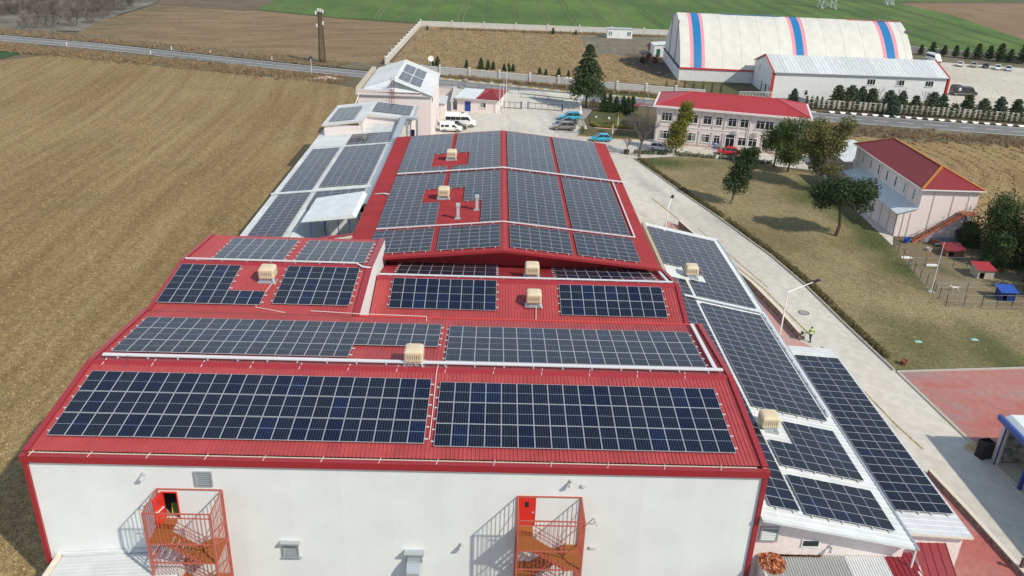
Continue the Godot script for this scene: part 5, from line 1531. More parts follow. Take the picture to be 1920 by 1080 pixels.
# clumps: [centre, radii, count]
func crown(clumps: Array, size: float, cols: Array, asp := .6, hollow := .5) -> MB:
	var mb := MB.new()
	for c in clumps:
		var tint := rng.randf()
		for i in c[2]:
			var d := rv()
			var r := pow(rng.randf(), .45)
			if r < hollow and rng.randf() < .6: r = hollow + rng.randf() * (1 - hollow)
			var wob := 1.0 + .22 * sin(d.x * 5 + tint * 9) * cos(d.z * 4 + d.y * 5 + tint * 5)
			var p: Vector3 = c[0] + d * r * wob * c[1]
			mb.cur = mixc(cols[0], cols[1], .35 * tint + .65 * rng.randf())
			if cols.size() > 2 and rng.randf() < .12: mb.cur = cols[2]
			leaf(mb, p, size * rng.randf_range(.6, 1.3), asp, d * .7 + V(0, .3, 0))
	return mb
func trunk_mb(pts: Array, r0: float, r1: float) -> MB:
	var mb := MB.new()
	for i in pts.size() - 1:
		mb.tube(pts[i], pts[i + 1], lerpf(r0, r1, i / float(pts.size() - 1)), lerpf(r0, r1, (i + 1) / float(pts.size() - 1)), 8, false)
	return mb
func blob_tree(called: String, label: String, cat: String, at: Vector3, th: Array, r0: float, bark: Material, clumps: Array, size: float, cols: Array, group := ""):
	var t = thing(called, label, cat, at, 0, group)
	var tm := trunk_mb(th, r0, r0 * .45)
	for c in clumps: # limbs reach into every clump
		var base: Vector3 = th[th.size() - 1].lerp(th[maxi(0, th.size() - 2)], rng.randf() * .8)
		var m: Vector3 = base.lerp(c[0], .5) + V(rng.randf_range(-.2, .2), .15, rng.randf_range(-.2, .2))
		tm.tube(base, m, r0 * .3, r0 * .2, 6, false); tm.tube(m, c[0], r0 * .2, r0 * .05, 5, false)
		for k in 3: tm.tube(c[0].lerp(m, .3), c[0] + rv() * c[1] * .7, r0 * .09, r0 * .03, 4, false)
	obj("trunk", tm, bark, t)
	obj("crown", crown(clumps, size, cols), vcol("leaf", .95, null, 1, .45), t)
	return t
func bare(mb: MB, p: Vector3, d: Vector3, l: float, r: float, lvl: int, spread: float, up := .25):
	var q := p + d * l
	mb.tube(p, q, r, r * .66, 5 if lvl > 2 else 3, false)
	if lvl <= 0: return
	var n := 3 if lvl > 1 else 4
	for i in n:
		var dd := (d + rv() * spread + V(0, up, 0)).normalized()
		bare(mb, p.lerp(q, rng.randf_range(.55, 1.0)), dd, l * rng.randf_range(.58, .82), r * .58, lvl - 1, spread, up)
# layered conifer; h height, rad radius at the base, clear bare stem
func conifer_mb(h: float, rad: float, clear: float, whorls: int, per: int, seg: int, size: float, cols: Array, droop := .25, power := 1.0) -> Array:
	var tr := MB.new()
	tr.tube(V(0, 0, 0), V(0, h * .97, 0), maxf(.03, h * .018), .015, 6, false)
	var mb := MB.new()
	for w in whorls:
		var k := w / float(whorls)
		var y := clear + (h - clear) * k + rng.randf_range(-.5, .5) * (h - clear) / whorls
		var rr := rad * pow(1 - k, power) * rng.randf_range(.72, 1.12) + .05
		for b in per:
			var a := TAU * (b + rng.randf() * .7) / per + w * .8
			var d := V(cos(a), 0, sin(a))
			var rl := rr * rng.randf_range(.7, 1.1)
			if h > 8: tr.tube(V(0, y, 0), V(0, y, 0) + d * rl * .8 + V(0, -droop * rl * .5, 0), .05, .015, 3, false)
			for s in seg:
				var f := (s + rng.randf()) / seg
				var p := V(0, y, 0) + d * rl * f + V(0, -droop * rl * f * f + .08 * rl * f, 0)
				p += V(-d.z, 0, d.x) * rng.randf_range(-1, 1) * rl * .28 * (1.1 - f) + V(0, rng.randf_range(-.09, .05) * rl, 0)
				mb.cur = mixc(cols[0], cols[1], rng.randf())
				leaf(mb, p, size * rng.randf_range(.6, 1.25), .5, V(0, .6, 0))
	for i in 12:
		mb.cur = mixc(cols[0], cols[1], rng.randf())
		leaf(mb, V(0, h * rng.randf_range(.9, 1.0), 0), size * .7, .5)
	return [tr, mb]
func conifer(called: String, label: String, at: Vector3, args: Array, group := ""):
	var t = thing(called, label, "tree" if called.ends_with("tree") else "conifer", at, rng.randf() * TAU, group)
	var m: Array = conifer_mb(args[0], args[1], args[2], args[3], args[4], args[5], args[6], args[7], args[8], args[9])
	obj("trunk", m[0], M.bark, t)
	obj("crown", m[1], vcol("leaf", .95, null, 1, .45), t)
	return t
func plants():
	var lf := vcol("leaf", .95, null, 1, .45)
	# ---- trees of the lawn
	var dk := [Color(0.018, 0.036, 0.012), Color(0.055, 0.088, 0.03)]
	var c := []
	for i in 15: c.append([V(-2.9 + 5.8 * i / 14.0, rng.randf_range(5.6, 8.3 - absf(i - 7) * .14), rng.randf_range(-2.2, 2.2)), V(1.7, 1.25, 1.6), 720])
	c.append([V(2.6, 4.6, .5), V(1.6, .9, 1.3), 420]); c.append([V(-2.8, 4.9, .3), V(1.5, 1, 1.3), 480]); c.append([V(3.6, 6.4, 0), V(1.0, .8, 1.0), 240])
	blob_tree("pine_tree", "broad dark umbrella pine with leaning trunk on the lawn by the pink block", "tree", V(47.7, 0, -107.6), [V(0, 0, 0), V(.25, 1.5, 0), V(.05, 2.9, 0), V(-.3, 4.2, .1), V(-.2, 5.2, 0)], .26, M.bark, c, .3, dk)
	c = []
	for i in 13:
		var k := i / 12.0
		c.append([V(.25 + 1.5 * k + rng.randf_range(-.6, .6), 2.9 + 5.6 * k, rng.randf_range(-.5, .5)), V(1.75, 1.05, 1.6) * (1.2 - .62 * k), 620])
	blob_tree("cypress_tree", "dark leaning evergreen with pale stem alone on the dry lawn", "tree", V(36.2, 0, -120.1), [V(0, 0, 0), V(.2, 1.4, 0), V(.45, 3, 0), V(1.2, 6.5, 0), V(1.6, 8.6, 0)], .17, M.bark_pale, c, .28, [Color(0.018, 0.036, 0.01), Color(0.055, 0.085, 0.025)])
	c = []
	for i in 26:
		var a := rng.randf() * TAU
		c.append([V(cos(a) * rng.randf_range(.3, 3.6), rng.randf_range(3.8, 11.0), sin(a) * rng.randf_range(.3, 3.0)), V(1.5, 1.35, 1.5), 520])
	blob_tree("garden_tree", "tall olive-green tree with pale trunk at the lawn edge", "tree", V(52.0, 0, -129.1), [V(0, 0, 0), V(.15, 2, 0), V(.3, 4, 0), V(.35, 6.5, 0), V(.3, 9, 0)], .27, M.bark_pale, c, .3, [Color(0.076, 0.090, 0.016), Color(0.135, 0.135, 0.040), Color(0.200, 0.170, 0.060)])
	for s in [[V(50.7, 0, -138.4), 9.6, 1.0, "bushy green tree with drooping crown beside the tall olive tree"], [V(49.2, 0, -141.5), 8.6, .9, "bushy green tree with drooping crown before the office windows"]]:
		c = []
		for i in 17:
			var a := rng.randf() * TAU
			var yy := rng.randf_range(2.6, s[1] - 1.0)
			c.append([V(cos(a) * rng.randf_range(.2, 2.5), yy, sin(a) * rng.randf_range(.2, 2.2)), V(1.45, 1.5, 1.45) * s[2], 540])
		blob_tree("garden_tree", s[3], "tree", s[0], [V(0, 0, 0), V(.1, 1.6, 0), V(0, 3.2, .1), V(.1, 6, 0)], .19, M.bark, c, .28, [Color(0.046, 0.080, 0.014), Color(0.123, 0.161, 0.035)])
	c = []
	for i in 15:
		var k := i / 14.0
		c.append([V(.1 + 1.0 * k + rng.randf_range(-1.1, 1.1) * (1 - k * .6), 1.7 + 7.4 * k, rng.randf_range(-.9, .9)), V(1.6, 1.1, 1.5) * (1.2 - .5 * k), 560])
	blob_tree("poplar_tree", "yellow-green upright tree before the office, beside the white car", "tree", V(33.1, 0, -148.3), [V(0, 0, 0), V(.2, 2, 0), V(.5, 5, 0), V(.9, 8.6, 0)], .15, M.bark, c, .28, [Color(0.143, 0.148, 0.018), Color(0.220, 0.200, 0.035), Color(0.089, 0.101, 0.015)])
	# big conifer by the gate
	var cf = conifer("conifer_tree", "tall dark conifer with bare lower trunk beside the entrance gate", V(20.06, 0, -183.9), [13.9, 5.0, 3.4, 24, 11, 56, .5, [Color(0.032, 0.057, 0.018), Color(0.082, 0.121, 0.040)], .32, .7])
	# ---- bare trees
	var t = thing("bare_tree", "large leafless tree with grey branches at the corner of the lawn", "tree", V(26.1, 0, -145.7))
	var mb := MB.new()
	mb.tube(V(0, 0, 0), V(.25, 2.6, 0), .27, .21, 8, false)
	for i in 6: bare(mb, V(.25, 2.5, 0), (V(cos(i * 1.05) * .55, 1.0, sin(i * 1.05) * .55)).normalized(), 2.1, .12, 5, .55, .22)
	obj("trunk", mb, M.bark_grey, t)
	for s in [[V(24.0, .5, -147.0), 1.0, 3, "small leafless tree in a round planter beside the yard"], [V(16.9, 0, -160.4), 1.45, 4, "pale leafless shrub beside the parked grey car"]]:
		t = thing("bare_tree", s[3], "tree", s[0])
		mb = MB.new(); mb.tube(V(0, 0, 0), V(.05, .9, 0), .09, .07, 6, false)
		for i in 5: bare(mb, V(.05, .85, 0), V(cos(i * 1.3) * .6, 1, sin(i * 1.3) * .6).normalized(), s[1] * .75, .05, s[2], .6, .15)
		obj("trunk", mb, M.bark_pale if s[2] == 4 else M.bark_grey, t)
	mb = MB.new(); mb.lathe(V(0, 0, 0), Vector3.UP, [[0, 0], [0, .42], [.65, .55], [.75, .58], [.75, .46], [.6, .45], [.6, 0]], 14)
	obj("pot", mb, M.bark, thing("planter", "small round brown planter under a leafless tree", "planter", V(24.0, 0, -147.0)))
	# ---- dark evergreens behind the animal pen
	var ev := [[V(66.0, 0, -107.6), 2.4, .9, "small dark evergreen at the foot of the rusty outside stair"], [V(64.8, 0, -104.9), 3.2, .9, "pointed dark evergreen beside the garden pond"], [V(66.8, 0, -101.5), 7.0, 2.5, "tallest of the dark evergreens behind the animal pen"], [V(69.6, 0, -99.0), 6.4, 2.4, "broad dark evergreen behind the red-roofed kennel"], [V(68.2, 0, -104.6), 6.6, 2.2, "dark evergreen at the edge of the ploughed field behind the pen"], [V(64.8, 0, -97.6), 4.2, 1.3, "low dark evergreen close behind the red-roofed kennel"], [V(67.6, 0, -92.6), 5.0, 2.1, "bushy dark evergreen behind the blue hut"], [V(66.2, 0, -88.6), 4.4, 2.0, "bushy dark evergreen on the far side of the blue hut"], [V(72.0, 0, -95.0), 6.0, 2.2, "dark evergreen at the outer corner of the pen"]]
	for e in ev:
		c = []
		for i in 9:
			var k := i / 8.0
			var a := rng.randf() * TAU
			c.append([V(cos(a) * e[2] * .6 * (1.1 - k), .5 + (e[1] - 1.0) * k, sin(a) * e[2] * .6 * (1.1 - k)), V(1, .9, 1) * e[2] * (1.1 - .3 * k) + V(.2, e[1] * .09, .2), 620])
		blob_tree("evergreen_tree", e[3], "tree", e[0], [V(0, 0, 0), V(0, e[1] * .4, 0), V(0, e[1] * .8, 0)], .12, M.bark, c, .3, [Color(0.022, 0.038, 0.009), Color(0.057, 0.090, 0.022)], "evergreens behind the pen")
	# ---- clipped cypresses in the garden
	var cy = conifer("garden_cypress", "clipped dark cypress in the row behind the garden bench", V(23.7, 0, -181.0), [4.2, 1.0, .1, 20, 12, 12, .32, [Color(0.030, 0.057, 0.016), Color(0.069, 0.114, 0.035)], .05, .55], "cypress row in the garden")
	for p in [[24.9, -180.6, 1.0], [26.3, -180.6, .86], [27.7, -179.9, .95], [28.7, -179.5, .9], [30.2, -182.6, .8]]:
		var k = copy(cy, "garden_cypress", V(p[0], 0, p[1]), p[0] * 3.0, "", "cypress row in the garden"); k.scale = V(1, p[2], 1)
	# palms
	for s in [[V(25.1, 0, -168.1), "small palm with pale stem on the garden lawn"], [V(23.2, 0, -161.3), "small palm with pale stem beside the blue hatchback"]]:
		t = thing("palm_tree", s[1], "palm", s[0])
		mb = MB.new(); mb.tube(V(0, 0, 0), V(.05, 2.6, 0), .14, .11, 8, false)
		obj("trunk", mb, M.offwhite, t)
		mb = MB.new()
		for i in 26:
			var a := i * 2.4
			var d := V(cos(a), 0, sin(a))
			var pv0 := V(.05, 2.6, 0)
			for j in 5:
				var f0 := j / 5.0
				var f1 := (j + 1) / 5.0
				var q0 := pv0 + d * 1.2 * f0 + V(0, (.9 - i * .05) * f0 - .9 * f0 * f0, 0)
				var q1 := pv0 + d * 1.2 * f1 + V(0, (.9 - i * .05) * f1 - .9 * f1 * f1, 0)
				var sd := V(-d.z, 0, d.x) * .12 * (1 - f0 * .7)
				mb.cur = mixc(Color(0.089, 0.107, 0.020), Color(0.170, 0.140, 0.040), rng.randf())
				mb.q4(q0 - sd, q0 + sd, q1 + sd * .7, q1 - sd * .7)
		obj("crown", mb, lf, t)
	# ---- hedges
	hedge("clipped_hedge", "long low hedge along the concrete lane and the lawn kerb", [P2(25.6, -143.2), P2(30.4, -125.1), P2(33.4, -114.3), P2(36.9, -99.6), P2(38.3, -90.8), P2(39.2, -81), P2(40.2, -72.2)], .75, .62, 13000, [Color(0.069, 0.076, 0.018), Color(0.140, 0.125, 0.055), Color(0.250, 0.170, 0.080)])
	hedge("clipped_hedge", "dark low hedge between the lawn and the office drive", [P2(33.0, -147.2), P2(40, -145.6), P2(44.1, -144.9), P2(46.8, -143.6), P2(49.4, -143.2)], .9, .75, 4200, [Color(0.035, 0.053, 0.012), Color(0.103, 0.128, 0.030)])
	hedge("clipped_hedge", "short dark hedge beside the white car at the lawn corner", [P2(25.4, -147.4), P2(31.6, -147.3)], .8, .7, 1800, [Color(0.035, 0.046, 0.010), Color(0.103, 0.121, 0.030)])
	hedge("yellow_hedge", "bright yellow-green hedge round the small garden", [P2(19.9, -168.9), P2(20.4, -166.9), P2(24.1, -166.5), P2(28.4, -165.3)], .6, .7, 2600, [Color(0.200, 0.170, 0.020), Color(0.400, 0.340, 0.040), Color(0.116, 0.141, 0.020)])
	hedge("clipped_hedge", "dark hedge screening the garden from the road", [P2(20.8, -185.2), P2(27, -183.6), P2(31.5, -182.6)], 1.1, 1.7, 3200, [Color(0.024, 0.033, 0.008), Color(0.055, 0.074, 0.020)])
	hedge("low_shrubs", "row of low shrubs at the foot of the grey car bay", [P2(17.2, -160.9), P2(17.6, -164.4)], .8, .9, 700, [Color(0.049, 0.074, 0.015), Color(0.157, 0.168, 0.040)])
	# ---- rows of small trees
	var shr := [[-17.1, -229, 2.6], [-15.7, -229.3, 2.8], [-7.9, -228.9, 2.2], [-4, -228, 3.1], [-2.1, -227.3, 2.6], [-.7, -227.6, 2.2], [2.2, -226.6, 1.9], [3.4, -225.7, 2.3], [4.6, -226, 2.1], [11.5, -222.6, 2.0], [13.1, -221.7, 1.8], [16.4, -220.5, 2.4], [19, -221, 1.7], [-24, -300, 1.6], [19.5, -300, 2.4], [27.5, -300.5, 1.8]]
	var s0 = null
	for p in shr:
		if s0 == null: s0 = conifer("young_conifer", "young dark conifer planted in the walled ploughed plot", V(p[0], 0, p[1]), [2.6, 1.05, .1, 13, 9, 9, .34, [Color(0.027, 0.052, 0.014), Color(0.069, 0.114, 0.030)], .1, .7], "young conifers in the walled plot")
		else:
			var k = copy(s0, "young_conifer", V(p[0], 0, p[1]), rng.randf() * TAU, "", "young conifers in the walled plot"); k.scale = V(1, 1, 1) * p[2] / 2.6
	var q0 = null
	for i in 7:
		var at := V(42.0 + i * 2.15, .1, -206.6 + i * .42)
		if q0 == null: q0 = conifer("column_cypress", "slim column cypress between the roadside wall and the striped dome", at, [2.8, .38, .1, 15, 6, 4, .2, [Color(0.024, 0.046, 0.010), Color(0.069, 0.101, 0.025)], .05, .35], "column cypresses by the dome")
		else: copy(q0, "column_cypress", at, rng.randf() * TAU, "", "column cypresses by the dome")
	# spruces and saplings along the wall by the white hall
	var cols := [[Color(.040, .066, .040), Color(.115, .155, .095)], [Color(.034, .056, .022), Color(.095, .125, .05)], [Color(.05, .075, .045), Color(.14, .165, .105)]] #[[Color(0.035, 0.060, 0.028), Color(0.092, 0.134, 0.070)], [Color(0.030, 0.052, 0.016), Color(0.076, 0.107, 0.035)], [Color(0.049, 0.071, 0.030), Color(0.123, 0.155, 0.075)]]
	var proto := []
	for v in 3:
		var k = conifer("spruce_tree", "dense spruce behind the roadside wall before the white hall", V(70.6 + v * 9, 0, -199.6 + v), [4.9, 2.2 + .25 * v, .15, 18, 11, 18, .46, cols[v], .1 - .15 * v, .5], "spruces before the white hall")
		proto.append(k)
	proto[0].position = V(70.6, 0, -197.2); proto[1].position = V(80.4, 0, -195.6); proto[2].position = V(83.2, 0, -195.0)
	proto[0].scale = V(.7, .7, .7)
	var sp := [[85.6, -194.8, 1.0, 0], [87.8, -194.2, .95, 1], [91.6, -193.4, .9, 2], [94.4, -193, .92, 0], [97.4, -192.4, .75, 1], [101.0, -191.6, .95, 2], [103.2, -191.4, .9, 0], [108.6, -190.4, .95, 1], [112.0, -189.8, .8, 2], [115.4, -189.2, .95, 0], [118.9, -188.4, .9, 1], [122.5, -187.6, .95, 1], [126.2, -187.0, 1.0, 0], [89.7, -186.6, .95, 0], [106.2, -191, .5, 1]]
	for p in sp:
		var k = copy(proto[p[3]], "spruce_tree", V(p[0], 0, p[1]), rng.randf() * TAU, "", "spruces before the white hall"); k.scale = V(1, 1, 1) * p[2]
	var sv := []
	for i in 46:
		var f := i / 45.0
		var at := V(lerpf(71.5, 121.5, f), 0, lerpf(-191.2, -182.4, f) + rng.randf_range(-.15, .15))
		if i < 3: sv.append(conifer("sapling", "thin sapling in the row along the roadside wall by the white hall", at, [3.1, .55 + .08 * i, .3, 13, 6, 7, .3, [Color(0.055, 0.067, 0.022), Color(0.143, 0.148, 0.060)], .05, .5], "saplings along the roadside wall"))
		else:
			var k = copy(sv[i % 3], "sapling", at, rng.randf() * TAU, "", "saplings along the roadside wall"); k.scale = V(1, 1, 1) * rng.randf_range(.75, 1.15)
	for i in 4:
		t = thing("bare_tree", "thin leafless tree among the spruces before the white hall", "tree", V([88.9, 94.0, 99.4, 124][i], 0, [-193.8, -192.8, -192, -187.4][i]), 0, "thin bare trees by the white hall")
		mb = MB.new(); mb.tube(V(0, 0, 0), V(0, 1.6, 0), .06, .05, 5, false)
		for j in 4: bare(mb, V(0, 1.5, 0), V(cos(j * 1.6) * .35, 1, sin(j * 1.6) * .35).normalized(), 1.6, .035, 3, .35, .35)
		obj("trunk", mb, M.bark_grey, t)
	# trees along the far side of the parking lot
	var lt := [[140.1, -281.2, .8], [143.4, -280.4, 1.05], [148.0, -281.4, .8], [149.9, -277.8, .95], [153.1, -277, .85], [155.9, -275.4, 1.2], [159.4, -274.7, 1.1], [161.6, -272.4, 1.35], [164.4, -271.4, 1.0], [168.0, -270.3, 1.5], [172.4, -269.3, 1.2]]
	var l0 = null
	for p in lt:
		if l0 == null:
			l0 = conifer("lot_tree", "bushy evergreen in the row along the far parking lot wall", V(p[0], 0, p[1]), [4.4, 1.5, .6, 14, 10, 11, .46, [Color(0.027, 0.044, 0.012), Color(0.065, 0.090, 0.026)], -.25, .55], "evergreens along the parking lot")
			l0.scale = V(1, 1, 1) * p[2]
		else:
			var k = copy(l0, "lot_tree", V(p[0], 0, p[1]), rng.randf() * TAU, "", "evergreens along the parking lot"); k.scale = V(1, 1, 1) * p[2]
	# red-brown shrubs by the dome
	for s in [[V(48.3, 0, -268.6), 3.4, "tall rust-red shrub beside the dome annex"], [V(44.5, 0, -250.5), 2.2, "low dark red shrub on the bare soil by the dome"], [V(46.2, 0, -247), 2.0, "dull red shrub against the end of the dome"], [V(42.5, 0, -246), 1.8, "small dark shrub on the bare soil by the dome"]]:
		c = []
		for i in 5: c.append([V(rng.randf_range(-.6, .6), s[1] * (.25 + .15 * i), rng.randf_range(-.6, .6)), V(.8, .6, .8), 130])
		blob_tree("red_shrub", s[2], "shrub", s[0], [V(0, 0, 0), V(0, s[1] * .3, 0), V(0, s[1] * .7, 0)], .07, M.bark, c, .26, [Color(0.120, 0.025, 0.015), Color(0.280, 0.060, 0.030)] if not s[2].contains("small dark") else [Color(0.050, 0.040, 0.020), Color(0.100, 0.070, 0.040)])
	# ---- leafless thicket across the road: one mass
	var vars := []
	for v in 3:
		mb = MB.new()
		for j in 9: bare(mb, V(rng.randf_range(-.6, .6), 0, rng.randf_range(-.6, .6)), V(rng.randf_range(-.6, .6), 1, rng.randf_range(-.6, .6)).normalized(), 1.15, .045, 3, .55, .2)
		vars.append(mb.mesh(mat("twig%d" % v, [.16, .20, .13][v], [.135, .17, .11][v], [.12, .15, .10][v], .95)))
	for v in 3:
		var mm := MultiMesh.new()
		mm.transform_format = MultiMesh.TRANSFORM_3D
		mm.mesh = vars[v]
		var xs := []
		var tries := 0
		while xs.size() < 210 and tries < 9000:
			tries += 1
			var p := P2(rng.randf_range(-260, -128), rng.randf_range(-398, -266))
			if not Geometry2D.is_point_in_polygon(p, PackedVector2Array([P2(-250, -300), P2(-150, -273), P2(-137, -270), P2(-133, -288), P2(-136, -318), P2(-139, -345), P2(-170, -395), P2(-290, -395)])): continue
			if noise(31, .03, 2).get_noise_2d(p.x, p.y) < -.22: continue
			var s := rng.randf_range(.8, 1.75)
			xs.append(Transform3D(Basis(Vector3.UP, rng.randf() * TAU).scaled(V(s, s * rng.randf_range(.8, 1.2), s)), V(p.x, 0, p.y)))
		mm.instance_count = xs.size()
		for i in xs.size(): mm.set_instance_transform(i, xs[i])
		var mi := MultiMeshInstance3D.new()
		mi.multimesh = mm
		put(mi, "thicket", self)
		stuff(mi); tag(mi, "mass of leafless grey-brown scrub across the country road", "thicket")
	# ---- dry tufts on the verges
	mb = MB.new()
	for i in 16:
		var d := rv(); d.y = absf(d.y) + .7; d = d.normalized()
		var q := V(rng.randf_range(-.25, .25), 0, rng.randf_range(-.25, .25))
		var sd := d.cross(rv()).normalized() * .05
		mb.t3(q - sd, q + sd, q + d * rng.randf_range(.35, .75))
	for v in 2:
		var mm := MultiMesh.new()
		mm.transform_format = MultiMesh.TRANSFORM_3D
		mm.mesh = mb.mesh(mat("tuft%d" % v, [.30, .22][v], [.225, .15][v], [.125, .085][v], .95)) if v == 0 else mb.mesh(mat("tuft1", .22, .14, .08, .95))
		var xs := []
		var lines := [[P2(-150, -240), P2(-36, -206), 5.0, 1600], [P2(-160, -266), P2(-40, -226), 4.0, 700], [P2(62, -172), P2(180, -150), 5.0, 1500], [P2(-12, -215), P2(60, -194.5), 1.6, 500], [P2(-20, -303), P2(58, -303), 2.0, 350]]
		for l in lines:
			for i in int(l[3] * (1.0 if v == 0 else .6)):
				var f := rng.randf()
				var a: Vector2 = l[0].lerp(l[1], f)
				var nr: Vector2 = (l[1] - l[0]).orthogonal().normalized()
				var p: Vector2 = a + nr * rng.randfn(0, .55) * l[2]
				var s := rng.randf_range(.6, 1.5)
				xs.append(Transform3D(Basis(Vector3.UP, rng.randf() * TAU).scaled(V(s, s, s)), V(p.x, .05, p.y)))
		# keep the tarmac clear
		var keep := []
		for x in xs:
			var f2: float = (x.origin.x + 146.4) / (115.2 + 146.4)
			var rz := lerpf(-257, -178.9, f2)
			if x.origin.x < 60 and x.origin.x > -146:
				rz = road_z(x.origin.x)
			else: rz = road_z(x.origin.x)
			if x.origin.z > rz - .3 and x.origin.z < rz + 10.5: continue
			keep.append(x)
		mm.instance_count = keep.size()
		for i in keep.size(): mm.set_instance_transform(i, keep[i])
		var mi := MultiMeshInstance3D.new()
		mi.multimesh = mm
		put(mi, "dry_grass", self)
		stuff(mi); tag(mi, "dry brown grass tufts along the road verges", "grass")
func road_z(x: float) -> float:
	var p := [[-190, -268.5], [-146.4, -257], [-111.3, -247.3], [-76.9, -234.2], [-46.4, -223.2], [-13.7, -212.2], [5.8, -205.4], [18.1, -200.8], [36.9, -195.7], [71.5, -187.6], [94, -183.3], [115.2, -178.9], [190, -164]]
	for i in p.size() - 1:
		if x <= p[i + 1][0]: return lerpf(p[i][1], p[i + 1][1], (x - p[i][0]) / float(p[i + 1][0] - p[i][0]))
	return -164.0
func hedge(called: String, label: String, pts: Array, w: float, h: float, n: int, cols: Array):
	var t = thing(called, label, "hedge")
	var tot := 0.0
	for i in pts.size() - 1: tot += (pts[i + 1] - pts[i]).length()
	var mb := MB.new()
	var st := MB.new()
	var nz := noise(77, .5, 3)
	for i in pts.size() - 1:
		var a: Vector2 = pts[i]
		var b: Vector2 = pts[i + 1]
		var l := (b - a).length()
		var nr := (b - a).orthogonal().normalized()
		for k in int(n * l / tot):
			var p := a.lerp(b, rng.randf())
			var hh := h * (1.0 + .45 * nz.get_noise_2d(p.x * 1.6, p.y * 1.6))
			if nz.get_noise_2d(p.x * .9 + 40, p.y * .9) < -.42: continue
			var o := rng.randf_range(-1, 1)
			var y := hh * rng.randf_range(.1, 1.0) * sqrt(1.0 - .75 * o * o)
			p += nr * o * w * .5
			mb.cur = mixc(cols[0], cols[1], rng.randf())
			if cols.size() > 2 and rng.randf() < .2: mb.cur = cols[2]
			leaf(mb, V(p.x, y + .05, p.y), rng.randf_range(.1, .22), .6, V(0, .5, 0))
		for k in int(l * 1.6):
			var p := a.lerp(b, rng.randf())
			for j in 3: st.tube(V(p.x, 0, p.y), V(p.x + rng.randf_range(-.2, .2), h * .7, p.y + rng.randf_range(-.2, .2)), .015, .006, 3, false)
	obj("stems", st, M.bark, t)
	obj("foliage", mb, vcol("leaf", .95, null, 1, .45), t)
# stations: [x, half width, y bottom, y shoulder, y top]; x runs forward
func loft(mb: MB, st: Array):
	var rings := []
	for s in st:
		var h: float = s[1]
		var half := [V(s[0], s[2], h * .84), V(s[0], s[2] + .1, h * .97), V(s[0], lerpf(s[2], s[3], .55), h), V(s[0], s[3], h * .965), V(s[0], lerpf(s[3], s[4], .75), h * .86), V(s[0], s[4], h * .66)]
		var r := half.duplicate()
		var back := half.duplicate(); back.reverse()
		for p in back: r.append(V(p.x, p.y, -p.z))
		rings.append(r)
	var n: int = rings[0].size()
	# smooth normals across the sections
	var nr := []
	for j in rings.size():
		var row := []
		for i in n:
			var a: Vector3 = rings[mini(j + 1, rings.size() - 1)][i] - rings[maxi(j - 1, 0)][i]
			var b: Vector3 = rings[j][(i + 1) % n] - rings[j][(i + n - 1) % n]
			row.append(b.cross(a).normalized())
		nr.append(row)
	for j in rings.size() - 1:
		for i in n:
			var k := (i + 1) % n
			mb.tn(rings[j][i], rings[j][k], rings[j + 1][k], nr[j][i], nr[j][k], nr[j + 1][k])
			mb.tn(rings[j][i], rings[j + 1][k], rings[j + 1][i], nr[j][i], nr[j + 1][k], nr[j + 1][i])
	var f: Array = rings[0].duplicate(); f.reverse(); mb.poly(f)
	mb.poly(rings[rings.size() - 1])
func wheel(t, x: float, z: float, r: float):
	var s := signf(z)
	var mb := MB.new()
	mb.lathe(V(x, r, z), V(0, 0, s), [[-.1, 0], [-.1, r * .9], [-.07, r], [.07, r], [.1, r * .92], [.1, r * .66], [.07, r * .62], [.07, 0]], 18)
	var o = obj("wheel", mb, M.tyre, t)
	mb = MB.new(); mb.lathe(V(x, r, z), V(0, 0, s), [[.07, r * .64], [.085, r * .6], [.06, r * .2], [.09, r * .12], [.09, 0]], 14)
	for i in 5:
		var a := TAU * i / 5
		mb.bar(V(x, r, z + s * .085), V(x + cos(a) * r * .6, r + sin(a) * r * .6, z + s * .085), .05, .05)
	obj("rim", mb, M.rim, o)
func paint(key: String, r: float, g: float, b: float) -> StandardMaterial3D:
	var m := mat("paint_" + key, r, g, b, .32)
	m.clearcoat_enabled = true; m.clearcoat = .6; m.clearcoat_roughness = .08
	return m
